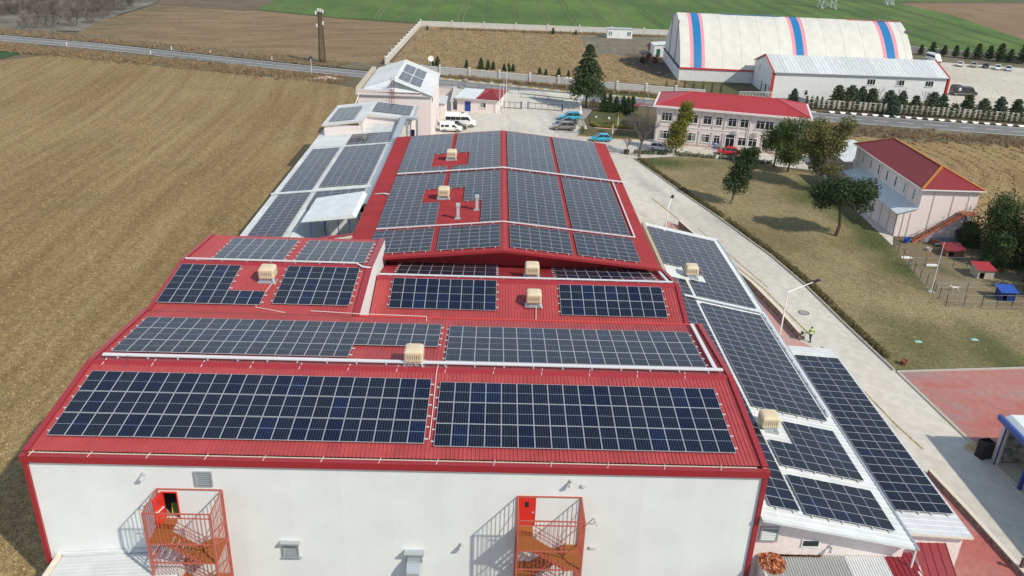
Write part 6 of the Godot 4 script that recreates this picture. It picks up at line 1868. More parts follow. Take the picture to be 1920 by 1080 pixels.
func car(label: String, at: Vector3, dir: Vector2, kind: String, col: Material, group := ""):
	var t = thing("parked_car", label, "car", at, atan2(-dir.y, dir.x), group)
	var L: float = {"hatch": 4.05, "suv": 4.75, "sedan": 4.5}[kind]
	var W: float = {"hatch": .87, "suv": .94, "sedan": .89}[kind]
	var H: float = {"hatch": 1.46, "suv": 1.68, "sedan": 1.44}[kind]
	var b := .34 if kind == "suv" else .26
	var sh := H * .60
	var x := L / 2
	var mb := MB.new()
	var boot := .0 if kind != "sedan" else 1.0
	loft(mb, [[-x, W * .80, b + .16, sh * .78, sh * .86], [-x + .08, W * .9, b + .04, sh * .95, sh * 1.02 - boot * .02], [-x + .45, W * .98, b, sh, sh * 1.06], [-x * .35, W, b, sh, sh * 1.05], [x * .25, W, b, sh * .99, sh * 1.04], [x * .5, W * .99, b, sh * .94, sh * 1.0], [x * .78, W * .96, b, sh * .84, sh * .90], [x * .93, W * .88, b + .03, sh * .72, sh * .79], [x, W * .72, b + .12, sh * .55, sh * .62]])
	obj("body", mb, col, t)
	# glasshouse
	var rb := -x + (.12 if kind != "sedan" else .75)
	var fb := x * .5
	var rr := rb + (.72 if kind == "hatch" else (.5 if kind == "suv" else .75))
	var fr := x * .12
	var gb := sh * .99
	mb = MB.new()
	var bw := W * .90
	var tw := W * .70
	var q := func(s: float) -> Array: return [V(rb, gb, s * bw), V(fb, gb, s * bw), V(fr, H - .06, s * tw), V(rr, H - .06, s * tw)]
	var r: Array = q.call(1.0)
	var l: Array = q.call(-1.0)
	mb.q4(r[0], r[1], r[2], r[3]); mb.q4(l[1], l[0], l[3], l[2])
	mb.q4(r[1], l[1], l[2], r[2]); mb.q4(l[0], r[0], r[3], l[3])
	obj("windows", mb, M.glass, t)
	mb = MB.new()
	loft(mb, [[rr - .1, tw * .96, H - .09, H - .06, H - .03], [rr + .15, tw * 1.03, H - .09, H - .05, H], [lerpf(rr, fr, .6), tw * 1.04, H - .09, H - .05, H + .015], [fr + .06, tw * .97, H - .1, H - .08, H - .04]])
	obj("roof", mb, col, t)
	mb = MB.new()
	for s in [1.0, -1.0]:
		var k: Array = q.call(s)
		for e in [[k[1], k[2]], [k[0], k[3]], [k[0].lerp(k[1], .52), k[3].lerp(k[2], .5)]]: mb.bar(e[0] + V(0, 0, s * .012), e[1] + V(0, 0, s * .012), .08, .05)
		mb.bar(k[3], k[2], .06, .06)
	obj("pillars", mb, col, t)
	for s in [1.0, -1.0]:
		wheel(t, x * .62, s * (W - .08), .33 if kind != "suv" else .37); wheel(t, -x * .62, s * (W - .08), .33 if kind != "suv" else .37)
		mb = MB.new(); mb.box(V(x * .93, sh * .70, s * W * .66), V(.22, .14, .32), Basis(Vector3.UP, -s * .5))
		obj("headlight", mb, M.glass if false else mat("lamp_clear", .62, .64, .66, .15), t)
		mb = MB.new(); mb.box(V(-x + .1, sh * .88, s * W * .74), V(.14, .2, .26), Basis(Vector3.UP, s * .3))
		obj("taillight", mb, mat("lamp_red", .35, .01, .01, .25), t)
		mb = MB.new(); mb.box(V(x * .36, gb + .08, s * (W + .06)), V(.12, .14, .2))
		obj("mirror", mb, col, t)
	mb = MB.new(); mb.box(V(x - .06, b + .14, 0), V(.1, .2, W * 1.1)); mb.box(V(-x + .04, b + .14, 0), V(.08, .18, W * 1.2))
	obj("bumper_grille", mb, M.black, t)
	mb = MB.new(); mb.box(V(-x - .005, sh * .62, 0), V(.02, .12, .5)); mb.box(V(x - .005, sh * .42, 0), V(.03, .11, .5))
	obj("plate", mb, M.offwhite, t)
	return t
func van(label: String, at: Vector3, dir: Vector2, L: float, W: float, H: float, col: Material, kind: String, called := "minibus", cat := "minibus"):
	var t = thing(called, label, cat, at, atan2(-dir.y, dir.x))
	var x := L / 2
	var b := .32
	var mb := MB.new()
	var hood := H * (.50 if kind != "small" else .58)
	var nose := x - (1.05 if kind != "small" else .95)
	loft(mb, [[-x, W * .92, b + .1, H * .90, H * .96], [-x + .12, W * .97, b, H * .92, H], [-x * .4, W, b, H * .93, H], [nose * .55, W, b, H * .92, H - .01], [nose - .55, W * .98, b, H * .88, H * .94], [nose - .1, W * .97, b, H * .66, H * .74], [nose + .12, W * .97, b, hood * .98, hood * 1.06], [x - .35, W * .93, b, hood * .82, hood * .92], [x - .06, W * .84, b + .02, hood * .62, hood * .72], [x, W * .72, b + .1, hood * .5, hood * .58]])
	obj("body", mb, col, t)
	for s in [1.0, -1.0]:
		var z: float = s * (W + .004)
		var wy0 := H * .56
		var wy1 := H * .80
		var ws := []
		if kind == "bus":
			for i in 4: ws.append([-x + .22 + i * .98, -x + .22 + i * .98 + .93])
		elif kind == "small": ws = [[-x + .25, -x + .85], [-x + 1.0, -x + 1.75]]
		elif kind == "panel": ws = [[-x + 1.9, -x + 3.2]]
		for k in ws:
			mb = MB.new(); mb.bb(k[0], wy0, z - s * .06, k[1], wy1, z)
			obj("window", mb, M.glass, t)
		mb = MB.new()
		var fx := nose - (1.25 if kind != "small" else 1.0)
		var pts := [V(fx, wy0, z), V(nose - .12, wy0, z), V(nose - .55, wy1, z * .985), V(fx, wy1, z * .985)]
		if s < 0: pts.reverse()
		mb.poly(pts)
		obj("door_window", mb, M.glass, t)
		wheel(t, x - .95, s * (W - .1), .35); wheel(t, -x + .95, s * (W - .1), .35)
		mb = MB.new(); mb.box(V(x - .14, hood * .74, s * W * .7), V(.22, .2, .3), Basis(Vector3.UP, -s * .4))
		obj("headlight", mb, mat("lamp_clear", .62, .64, .66, .15), t)
		mb = MB.new(); mb.bb(-x - .01, H * .42, s * W * .9 - .1, -x + .05, H * .62, s * W * .9 + .06)
		obj("taillight", mb, mat("lamp_red", .35, .01, .01, .25), t)
		mb = MB.new(); mb.box(V(nose - .2, H * .58, s * (W + .14)), V(.12, .26, .18))
		obj("mirror", mb, M.black, t)
		mb = MB.new(); mb.bb(-x + .3, b + .28, z - s * .03, x - 1.3, b + .36, z + s * .006)
		obj("side_trim", mb, M.grey, t)
	mb = MB.new()
	mb.q4(V(nose + .06, hood * 1.07, W * .82), V(nose + .06, hood * 1.07, -W * .82), V(nose - .52, H * .92, -W * .72), V(nose - .52, H * .92, W * .72))
	var ws2 = obj("windscreen", mb, M.glass, t)
	ws2.position = V(.03, .03, 0)
	mb = MB.new(); mb.bb(-x - .008, H * .55, -W * .7, -x + .02, H * .85, W * .7)
	obj("rear_window", mb, M.glass, t)
	mb = MB.new(); mb.box(V(x - .04, b + .16, 0), V(.14, .26, W * 1.5)); mb.box(V(-x + .02, b + .12, 0), V(.1, .2, W * 1.7))
	obj("bumper", mb, M.black, t)
	if kind == "bus":
		mb = MB.new(); mb.bb(.1, H, -.3, .7, H + .07, .3)
		obj("roof_hatch", mb, M.black, t)
	return t
func vehicles():
	var white := paint("white", .80, .81, .81)
	var cyan := paint("cyan", .02, .36, .52)
	van("white minibus with a dark window band parked by the pink annex", V(-6.7, 0, -163.7), P2(1, -.05), 6.2, 1.02, 2.65, white, "bus")
	van("small white window van parked next to a dark car", V(-8.3, 0, -159.4), P2(1, -.03), 4.3, .9, 1.85, white, "small", "white_van", "van")
	car("dark green car squeezed between the small white van and the minibus", V(-7.3, 0, -161.5), P2(1, -.04), "hatch", paint("darkgreen", .012, .022, .02))
	car("grey sport utility car parked beside a pale leafless shrub", V(13.75, 0, -163.6), P2(-1, .03), "suv", paint("grey", .20, .185, .17))
	car("black sedan parked between the grey car and a turquoise car", V(14.5, 0, -167.6), P2(-1, .02), "sedan", paint("black", .012, .012, .016))
	car("turquoise car parked beyond the black sedan near the gate", V(15.6, 0, -172.2), P2(-1, .02), "suv", cyan)
	car("turquoise hatchback parked alone by the garden kerb", V(20.3, 0, -155.7), P2(-1, 0), "hatch", cyan)
	car("silver-white hatchback parked at the lawn corner before the office", V(30.7, 0, -150.3), P2(3.9, 1.6), "hatch", paint("silverwhite", .62, .64, .66))
	car("bright red car parked before the office door", V(42.9, 0, -148.9), P2(-4.1, -.7), "hatch", paint("red", .52, .012, .016))
	# parking lot
	var lc := [["white sedan at the dome end of the parked row", "sedan", white, 1.0], ["champagne grey sedan second in the parked row by the lot wall", "sedan", paint("champagne", .46, .42, .39), 1.0], ["dark navy car in the middle of the parked row by the lot wall", "hatch", paint("navy", .012, .02, .045), 1.0], ["white sedan next to the dark navy car in the parking lot", "sedan", white, -1.0], ["silver sedan at the outer end of the parked row", "sedan", paint("silver", .52, .54, .57), -1.0]]
	var lp := [V(143.4, 0, -261.6), V(147.4, 0, -261.0), V(150.6, 0, -260.0), V(153.0, 0, -257.6), V(155.6, 0, -256.2)]
	for i in 5: car(lc[i][0], lp[i], P2(.5, -.86) * lc[i][3], lc[i][1], lc[i][2], "cars in the dome parking lot")
	van("white minibus standing at the corner of the parking lot by the dome", V(138.4, 0, -268.5), P2(.12, 1), 6.2, 1.0, 2.6, white, "bus")
	var bv = van("black van with a pale shield emblem parked behind the white hall", V(119.9, 0, -213.7), P2(1, .02), 6.6, 1.02, 2.5, paint("blackvan", .022, .024, .027), "panel", "black_van", "van")
	var em := MB.new()
	var pts := [V(-1.95, 1.95, 1.03), V(-1.6, 1.2, 1.03), V(-1.25, 1.95, 1.03), V(-1.4, 2.12, 1.03), V(-1.8, 2.12, 1.03)]
	em.poly(pts)
	em.bb(-2.15, 1.45, 1.02, -1.05, 1.58, 1.035)
	obj("emblem", em, mat("emblem", .58, .62, .68, .4), bv)
	var rk := MB.new(); rk.bb(-3.1, 2.5, -.8, -1.2, 2.62, .8)
	obj("roof_rack", rk, M.black, bv)
func wall_run(label: String, pts: Array, h: float, spacing: float, m: Material, post_h := .5):
	var t = thing("boundary_wall", label, "wall")
	for i in pts.size() - 1:
		var a: Vector2 = pts[i]
		var b: Vector2 = pts[i + 1]
		var k := maxi(1, int(round((b - a).length() / spacing)))
		for j in k:
			var p := a.lerp(b, j / float(k))
			var q := a.lerp(b, (j + 1) / float(k))
			sbar(t, "wall_panel", m, V(p.x, h / 2, p.y), V(q.x, h / 2, q.y), .2, h)
			sbar(t, "coping", M.offwhite, V(p.x, h + .05, p.y), V(q.x, h + .05, q.y), .3, .1)
			if post_h > 0:
				bx(t, "post", M.concrete_wall, p.x - .22, 0, p.y - .22, p.x + .22, h + post_h, p.y + .22)
				bx(t, "post_cap", M.offwhite, p.x - .3, h + post_h, p.y - .3, p.x + .3, h + post_h + .1, p.y + .3)
	return t
func fence(label: String, pts: Array, h: float, spacing: float, m: Material, rails: Array, r := .03):
	var t = thing("wire_fence", label, "fence")
	for i in pts.size() - 1:
		var a: Vector2 = pts[i]
		var b: Vector2 = pts[i + 1]
		var k := maxi(1, int(round((b - a).length() / spacing)))
		for j in k + 1:
			var p := a.lerp(b, j / float(k))
			var mb := MB.new(); mb.tube(V(p.x, 0, p.y), V(p.x, h, p.y), r, r, 6)
			obj("post", mb, m, t)
		for y in rails: sbar(t, "wire", M.grey, V(a.x, y, a.y), V(b.x, y, b.y), .015, .015)
	return t
func small_things():
	# ---- boundary walls
	wall_run("long pale concrete wall with posts along the far side of the road", [P2(-28, -221), P2(-14.3, -217.6), P2(8.6, -210.9), P2(29.5, -203.7), P2(50, -199.2)], 1.9, 7.2, M.concrete_wall)
	wall_run("pale concrete wall with posts between the ploughed plot and the green crop", [P2(-27.1, -308.6), P2(-4.6, -308.4), P2(29.4, -308.2), P2(64, -308)], 1.8, 10.0, M.concrete_wall)
	wall_run("short stepped concrete wall running from the road to the green crop", [P2(-29.6, -229.3), P2(-27.1, -308.6)], 1.7, 6.0, M.concrete_wall)
	wall_run("plain concrete wall behind the row of saplings by the white hall", [P2(70, -199.5), P2(72.8, -193.2), P2(84.5, -191.6), P2(104.1, -188.4), P2(122, -184.6), P2(190, -171)], 1.7, 8.0, M.concrete_wall, 0.0)
	wall_run("grey concrete wall behind the parking lot evergreens", [P2(136, -287), P2(148.5, -281.5), P2(165.9, -273.5), P2(200, -258)], 2.0, 9.0, mat("lot_wall", .40, .37, .33, .9, T.blot, .2), 0.0)
	# white sliding gate by the hall
	var t = thing("white_gate", "white barred sliding gate before the white gable hall", "gate", V(58.2, 0, -199.4), .1)
	for i in 24: bx(t, "bar", M.white, i * .36 - .03, .15, -.03, i * .36 + .03, 1.8, .03)
	for y in [.15, 1.8]: sbar(t, "rail", M.white, V(0, y, 0), V(8.5, y, 0), .08, .08)
	# ---- kerb stones, yellow and white by turns
	var kr = struct(Node3D.new())
	put(kr, "kerb", self)
	var x := -26.0
	var i := 0
	while x < 72.0:
		var z0 := road_z(x) - .25
		var z1 := road_z(x + 1.3) - .25
		var mb := MB.new(); mb.bar(V(x + .02, .09, z0), V(x + 1.28, .09, z1), .28, .2)
		obj("kerb_stone", mb, M.yellow if i % 2 == 0 else M.offwhite, kr)
		x += 1.3; i += 1
	kr = struct(Node3D.new())
	put(kr, "kerb", self)
	x = 76.0
	while x < 125.0:
		var z0 := road_z(x) - .55
		var mb := MB.new(); mb.prism([V(x, .05, z0), V(x + .7, .05, z0 + .12), V(x + 1.0, .3, z0 + .0), V(x - .3, .3, z0 - .2)], V(.04, .08, -.32))
		obj("kerb_stone", mb, M.white, kr)
		x += 2.3
	# ---- retaining wall of the lane
	for s in [["brown retaining wall with pale coping along the lane by the white lean-to", [P2(26.3, -110), P2(30.8, -89.3), P2(31.8, -82.3), P2(32.35, -76.4)], .75], ["brown retaining wall with pale coping beside the low annex", [P2(35.4, -54), P2(36.0, -49), P2(36.45, -44), P2(37.2, -36)], .38]]:
		t = thing("retaining_wall", s[0], "wall")
		for j in s[1].size() - 1:
			var a: Vector2 = s[1][j]
			var b: Vector2 = s[1][j + 1]
			sbar(t, "wall_panel", mat("brown_render", .34, .28, .23, .95, T.stain, .5), V(a.x, s[2] / 2, a.y), V(b.x, s[2] / 2, b.y), .22, s[2])
			sbar(t, "coping", mat("coping_pale", .62, .57, .47, .9), V(a.x + .05, s[2] + .03, a.y), V(b.x + .05, s[2] + .03, b.y), .34, .06)
			if s[2] > .5: sbar(t, "ledge", mat("ledge_brown", .30, .25, .2, .95), V(a.x + .35, .16, a.y), V(b.x + .35, .16, b.y), .4, .3)
	t = thing("steel_post", "short rusty steel post at the end of the retaining wall", "post", V(36.6, 0, -43.2))
	bx(t, "stem", M.steel_brown, -.1, 0, -.1, .1, 1.1, .1); bx(t, "cap", M.bark, -.14, 1.1, -.14, .14, 1.16, .14)
	# red tubular frames on the paving
	for s in [[V(24.6, 0, -107.5), "red tubular frame on the paving behind the white lean-to"], [V(28.4, 0, -95.6), "small red tubular frame beside the retaining wall"]]:
		t = thing("tube_frame", s[1], "frame", s[0])
		for dx in [0.0, 1.0]:
			var mb := MB.new(); mb.tube(V(dx - .25, 0, 0), V(dx + .1, 1.2, 0), .03, .03, 6); mb.tube(V(dx + .35, 0, 0), V(dx + .1, 1.2, 0), .03, .03, 6)
			obj("trestle", mb, M.red_trim, t)
	# ---- lamps
	for s in [["tall white street lamp with an arm over the lane beside the worker", V(30.7, 0, -77.6), 4.9, 3.6, .35], ["tall white street lamp beside the red warehouse corner", V(22.6, 0, -101.5), 5.4, 2.6, 1.2]]:
		t = thing("street_lamp", s[0], "street lamp", s[1], s[4], "lamps along the lane")
		var mb := MB.new(); mb.tube(V(0, 0, 0), V(0, s[2], 0), .09, .06, 10)
		obj("pole", mb, M.white, t)
		mb = MB.new(); mb.tube(V(0, s[2], 0), V(s[3] * .85, s[2] + .75, 0), .055, .04, 8)
		obj("arm", mb, M.white, t)
		mb = MB.new(); mb.box(V(s[3] * .85 + .35, s[2] + .84, 0), V(.8, .12, .34), Basis(V(0, 0, 1), .2))
		obj("lamp_head", mb, M.black, t)
	t = thing("street_lamp", "thin lamp pole standing in the dome parking lot", "street lamp", V(119.6, 0, -200.6))
	var lm := MB.new(); lm.tube(V(0, 0, 0), V(0, 7, 0), .07, .05, 8)
	obj("pole", lm, M.silver, t)
	lm = MB.new(); lm.tube(V(0, 7, 0), V(.7, 7.3, 0), .04, .04, 6)
	obj("arm", lm, M.silver, t)
	lm = MB.new(); lm.box(V(.95, 7.34, 0), V(.6, .1, .25))
	obj("lamp_head", lm, M.grey, t)
	# ---- flag poles by the guardhouse
	for s in [[V(1.0, 0, -175.3), 6.2], [V(1.8, 0, -178.4), 6.6], [V(2.4, 0, -180.4), 8.8]]:
		t = thing("flag_pole", "slim white flag pole beside the guardhouse", "flag pole", s[0], 0, "flag poles by the guardhouse")
		var mb := MB.new(); mb.tube(V(0, 0, 0), V(0, s[1], 0), .06, .035, 8)
		obj("pole", mb, M.white, t)
		mb = MB.new(); mb.lathe(V(0, s[1], 0), Vector3.UP, [[0, 0], [.02, .07], [.08, .08], [.14, .05], [.16, 0]], 10)
		obj("finial", mb, M.silver, t)
		mb = MB.new(); mb.lathe(V(0, 0, 0), Vector3.UP, [[0, .16], [.1, .16], [.12, .07], [.2, .065]], 10)
		obj("base", mb, M.white, t)
	# ---- gates
	t = thing("steel_gate", "short dark steel gate with blue post beside the guardhouse", "gate")
	gate_frame(t, V(2.1, 0, -181.5), V(5.5, 0, -181.0), 1.35, 3)
	t = thing("steel_gate", "long dark sliding gate with blue posts across the entrance", "gate")
	gate_frame(t, V(7.4, 0, -181.6), V(14.4, 0, -180.2), 1.3, 5)
	t = thing("gate_track", "thin dark gate rail along the edge of the road", "rail")
	sbar(t, "rail", M.black, V(6.0, .9, -193.2), V(18.6, .9, -188.6), .07, .1); sbar(t, "rail", M.black, V(6.0, .1, -193.2), V(18.6, .1, -188.6), .06, .06)
	for k in 5: bx(t, "post", M.black, 5.95 + 3.1 * k, 0, -193.25 + 1.15 * k, 6.05 + 3.1 * k, .9, -193.15 + 1.15 * k)
	fence("dark mesh fence beside the conifer and the road", [P2(18.7, -188.5), P2(20.4, -193.2), P2(31.5, -189.8), P2(40, -186)], 1.9, 2.6, M.fence_green, [.1, 1.0, 1.85], .04)
	fence("thin dark fence between the guardhouse and the road", [P2(-13.5, -202.0), P2(5.5, -196.4)], 1.6, 3.2, M.fence_green, [.1, .8, 1.55], .04)
	fence("low wire fence inside the roadside wall of the ploughed plot", [P2(-14, -222), P2(20, -213.5), P2(46, -206.5)], 1.3, 3.4, M.steel_brown, [.5, 1.2], .05)
	# garden bench frame, pots
	t = thing("garden_barrier", "low blue rail between two white pots on the garden lawn", "barrier")
	sbar(t, "rail", M.blue, V(19.9, .5, -175.2), V(24.2, .5, -174), .06, .08)
	for p in [V(21.4, 0, -174.9), V(24.0, 0, -173.9)]:
		var mb := MB.new(); mb.lathe(p, Vector3.UP, [[0, 0], [0, .16], [.2, .22], [.4, .22], [.46, .17], [.46, 0]], 12)
		obj("pot", mb, M.white, t)
	t = thing("garden_ornament", "small white statue beside the gate conifer", "statue", V(18.4, 0, -178.6))
	var gm := MB.new(); gm.lathe(V(0, 0, 0), Vector3.UP, [[0, 0], [0, .4], [.5, .38], [.55, .22], [1.0, .26], [1.35, .2], [1.45, .1], [1.5, .15], [1.68, .14], [1.75, 0]], 12)
	obj("figure", gm, M.offwhite, t)
	# ---- lattice mast across the road
	t = thing("lattice_mast", "brown lattice mast with white antennas beside the country road", "mast", V(-46.3, 0, -228.4))
	var hh := 13.2
	for s in [[-1, -1], [1, -1], [1, 1], [-1, 1]]:
		var mb := MB.new(); mb.bar(V(s[0] * .8, 0, s[1] * .8), V(s[0] * .42, hh, s[1] * .42), .13, .13)
		obj("leg", mb, M.steel_brown, t)
	for k in 15:
		var y0 := hh * k / 15.0
		var y1 := hh * (k + 1) / 15.0
		var r0 := lerpf(.8, .42, k / 15.0)
		var r1 := lerpf(.8, .42, (k + 1) / 15.0)
		var mb := MB.new()
		for f in 4:
			var b := Basis(Vector3.UP, f * PI / 2)
			mb.bar(b * V(-r0, y0, r0), b * V(r1, y1, r1), .1, .1); mb.bar(b * V(r0, y0, r0), b * V(-r1, y1, r1), .1, .1); mb.bar(b * V(-r1, y1, r1), b * V(r1, y1, r1), .09, .09)
		obj("bracing", mb, M.steel_brown, t)
	for a in [[-.9, 13.0], [-.3, 13.7], [.3, 13.6], [.9, 13.4], [-.8, 9.8], [.8, 10.4]]:
		bx(t, "antenna", M.offwhite, a[0] - .18, a[1] - .4, .4, a[0] + .18, a[1] + .4, .65)
		sbar(t, "bracket", M.steel_brown, V(a[0], a[1], .5), V(0, a[1] - .3, 0), .05, .05)
	# ---- pylons at the field edge
	for s in [[V(161.4, 0, -428), 3.4, "grey power pylon standing in the green crop nearer the dome"], [V(205.6, 0, -458.5), 1.6, "grey power pylon farther off beside the ploughed rise"]]:
		t = thing("power_pylon", s[2], "pylon", s[0])
		for c in [[-1, -1], [1, -1], [1, 1], [-1, 1]]:
			var mb := MB.new(); mb.bar(V(c[0] * s[1], 0, c[1] * s[1]), V(c[0] * .6, 26, c[1] * .6), .28, .28)
			obj("leg", mb, M.grey, t)
			bx(t, "footing", M.concrete, c[0] * s[1] - .5, 0, c[1] * s[1] - .5, c[0] * s[1] + .5, .6, c[1] * s[1] + .5)
		for k in 7:
			var y0 := 26.0 * k / 7
			var y1 := 26.0 * (k + 1) / 7
			var r0: float = lerpf(s[1], .6, k / 7.0)
			var r1: float = lerpf(s[1], .6, (k + 1) / 7.0)
			var mb := MB.new()
			for f in 4:
				var b := Basis(Vector3.UP, f * PI / 2)
				mb.bar(b * V(-r0, y0, r0), b * V(r1, y1, r1), .14, .14); mb.bar(b * V(r0, y0, r0), b * V(-r1, y1, r1), .14, .14)
			obj("bracing", mb, M.grey, t)
		for y in [19.0, 22.5, 26.0]: sbar(t, "cross_arm", M.grey, V(-5, y, 0), V(5, y, 0), .3, .3)
	# ---- satellite dish and roadside posts
	t = thing("satellite_dish", "round white dish on a post behind the tall pink block", "dish", V(-17.2, 0, -226))
	var sm := MB.new(); sm.tube(V(0, 0, 0), V(0, 2.2, 0), .06, .06, 8)
	obj("post", sm, M.white, t)
	sm = MB.new(); sm.lathe(V(0, 2.6, .1), V(.2, .3, .93).normalized(), [[-.05, 0], [-.05, .3], [.12, .75], [.14, .75], [0, .3], [-.03, 0]], 18)
	obj("bowl", sm, M.offwhite, t)
	for p in [P2(-93.3, -232.6), P2(-90.5, -240.6), P2(-78.5, -236.4), P2(-120, -242), P2(-60, -229.6)]:
		t = thing("road_marker", "slim white roadside marker post by the country road", "marker post", V(p.x, 0, p.y), 0, "roadside marker posts")
		bx(t, "stem", M.white, -.09, 0, -.05, .09, 1.1, .05); bx(t, "reflector", M.red_trim, -.05, .8, .05, .05, .95, .056)
	t = thing("road_sign", "thin steel sign post with small plate by the country road", "road sign", V(-46, 0, -212.8))
	bx(t, "post", M.silver, -.06, 0, -.06, .06, 4.2, .06); bx(t, "plate", M.blue, -.4, 3.8, .06, .4, 4.3, .09)
	for p in [P2(17.4, -205.9), P2(18.3, -205.6)]:
		t = thing("sign_pole", "thin grey pole by the road kerb before the concrete wall", "pole", V(p.x, 0, p.y), 0, "poles by the road kerb")
		bx(t, "pole", M.silver, -.04, 0, -.04, .04, 2.6, .04); bx(t, "plate", M.offwhite, -.25, 2.3, .04, .25, 2.7, .06)
	# ---- dumpster
	t = thing("waste_bin", "grey-lidded green waste bin against the tall pink block", "bin", V(-13.9, 0, -146.2))
	var db := MB.new(); db.prism([V(-.9, .15, -.5), V(.9, .15, -.5), V(1.0, 1.2, -.5), V(-1.0, 1.2, -.5)], V(0, 0, 1.0))
	obj("tub", db, mat("bin_green", .008, .10, .055, .5), t)
	db = MB.new(); db.prism([V(-1.05, 1.22, -.6), V(1.05, 1.22, -.6), V(1.05, 1.3, -.6), V(.6, 1.55, -.6), V(-.6, 1.55, -.6), V(-1.05, 1.3, -.6)], V(0, 0, 1.2))
	obj("lid", db, mat("bin_lid", .36, .40, .40, .5), t)
	for c in [[-.7, -.35], [.7, -.35], [-.7, .35], [.7, .35]]:
		db = MB.new(); db.lathe(V(c[0], .1, c[1]), V(0, 0, 1), [[-.03, 0], [-.03, .1], [.03, .1], [.03, 0]], 10)
		obj("wheel", db, M.tyre, t)
	# ---- animal pen
	fence("wire fence with dark posts round the animal pen by the lawn", [P2(54.1, -103.9), P2(53.2, -97.2), P2(52.5, -89.2), P2(52.3, -85.6), P2(56.4, -85.5), P2(60.1, -85.8), P2(66, -86)], 1.6, 2.0, M.fence_green, [.1, .8, 1.55], .04)
	fence("inner wire fence across the middle of the animal pen", [P2(53.3, -96.9), P2(60.9, -97.4)], 1.5, 1.9, M.fence_green, [.8, 1.45], .035)
	fence("inner wire fence before the blue hut in the animal pen", [P2(53.0, -89.5), P2(60.8, -90.0)], 1.3, 3.9, M.fence_green, [.7, 1.25], .035)
	t = thing("pen_pole", "tall thin leaning pole at the corner of the animal pen", "pole", V(52.5, 0, -89.5))
	var pp := MB.new(); pp.tube(V(0, 0, 0), V(.3, 6.2, -.5), .05, .03, 6)
	obj("pole", pp, M.silver, t); bx(t, "foot", M.concrete, -.3, 0, -.3, .3, .12, .3)
	kennel("kennel with dark red sheet roof and brick-brown walls in the pen", V(59.9, 0, -100.9), 2.3, 1.9, 1.0, mat("kennel_brick", .24, .11, .07, .9, T.speck, 1.0), M.tile_maroon)
	kennel("kennel with bright red sheet roof and grey walls in the pen", V(60.3, 0, -93.8), 2.0, 1.9, 1.25, mat("kennel_grey", .44, .40, .33, .9, T.blot, .6), M.tile_red)
	kennel("small blue hut with sloping blue roof at the end of the pen", V(59.6, 0, -87.3), 1.7, 1.4, 1.25, mat("hut_blue", .010, .03, .16, .5), mat("hut_roof", .02, .085, .40, .4))
	t = thing("garden_pond", "small grey-blue covered pond below the outside stair", "pond")
	var pd := MB.new(); pd.box(V(62.4, .2, -106.0), V(4.4, .4, 2.4), Basis(Vector3.UP, .1))
	obj("basin", pd, mat("pond_cover", .10, .13, .17, .35, T.blot, 1.0), t)
	pd = MB.new(); pd.box(V(62.4, .42, -104.75), V(4.5, .1, .14), Basis(Vector3.UP, .1)); pd.box(V(62.4, .42, -107.25), V(4.5, .1, .14), Basis(Vector3.UP, .1))
	obj("rim", pd, M.concrete, t)
	var jk := [["blue_tub", "blue plastic tub at the foot of the outside stair", V(57.0, 0, -106.1), mat("tub_blue", .012, .10, .42, .4), .45], ["white_tank", "white round tank beneath the outside stair", V(59.7, 0, -106.6), M.offwhite, .65], ["red_tub", "orange-red tub beside the pond", V(60.5, 0, -105.6), mat("tub_red", .55, .07, .02, .4), .4], ["stone_bowl", "small stone bowl in the upper part of the pen", V(58.6, 0, -103.0), M.concrete, .35]]
	for s in jk:
		var o = thing(s[0], s[1], "tub", s[2])
		var mb := MB.new(); mb.lathe(V(0, 0, 0), Vector3.UP, [[0, 0], [0, s[4] * .8], [s[4] * 1.3, s[4]], [s[4] * 1.35, s[4] * 1.06], [s[4] * 1.35, s[4] * .9], [s[4] * .9, s[4] * .85], [s[4] * .9, 0]], 14)
		obj("tub", mb, s[3], o)
	for s in [[V(54.4, 0, -100.2), "pale stone slab lying in the upper pen"], [V(56.6, 0, -97.8), "pale curved board lying in the upper pen"]]:
		var o = thing("stone_slab", s[1], "slab", s[0])
		var mb := MB.new(); mb.prism([V(-.9, 0, .3), V(.2, 0, .45), V(.8, 0, .1), V(.5, 0, -.3), V(-.6, 0, -.3)], V(0, .16, 0))
		obj("slab", mb, M.offwhite, o)
	# ---- pallet and black crates by the open shed
	t = thing("wooden_pallet", "pale wooden pallet lying on the red paving by the black crates", "pallet", V(40.9, .05, -57.6), .5)
	for k in 6: bx(t, "slat", M.wood, -.6, .11, -.5 + k * .19, .6, .135, -.39 + k * .19)
	for k in 3: bx(t, "bearer", M.wood, -.6 + k * .53, 0, -.5, -.46 + k * .53, .11, .56)
	t = thing("crate_stack", "stack of black plastic crates against the open shed", "crates", V(41.0, 0, -56.3), .25)
	for k in 5:
		var cr := MB.new(); var y := .12 + k * .32
		cr.bb(-.5, y, -.4, .5, y + .28, -.36); cr.bb(-.5, y, .36, .5, y + .28, .4); cr.bb(-.5, y, -.36, -.46, y + .28, .36); cr.bb(.46, y, -.36, .5, y + .28, .36); cr.bb(-.46, y, -.36, .46, y + .03, .36)
		for r in 4: cr.bb(-.53, y + .02, -.32 + r * .2, -.5, y + .26, -.26 + r * .2)
		obj("crate", cr, M.black, t)
	bx(t, "skid", M.grey, -.6, 0, -.5, .6, .12, .5)
	# ---- odds and ends
	t = thing("manhole", "round dark manhole cover set in the concrete lane", "manhole", V(35.0, .03, -82.9))
	var mh := MB.new(); mh.lathe(V(0, 0, 0), Vector3.UP, [[0, .62], [.02, .62], [.02, .48], [.012, .47], [.012, 0]], 20)
	obj("frame", mh, mat("manhole_grey", .17, .17, .165, .8), t)
	mh = MB.new(); mh.lathe(V(0, .012, 0), Vector3.UP, [[0, .44], [.012, .44], [.012, 0]], 20)
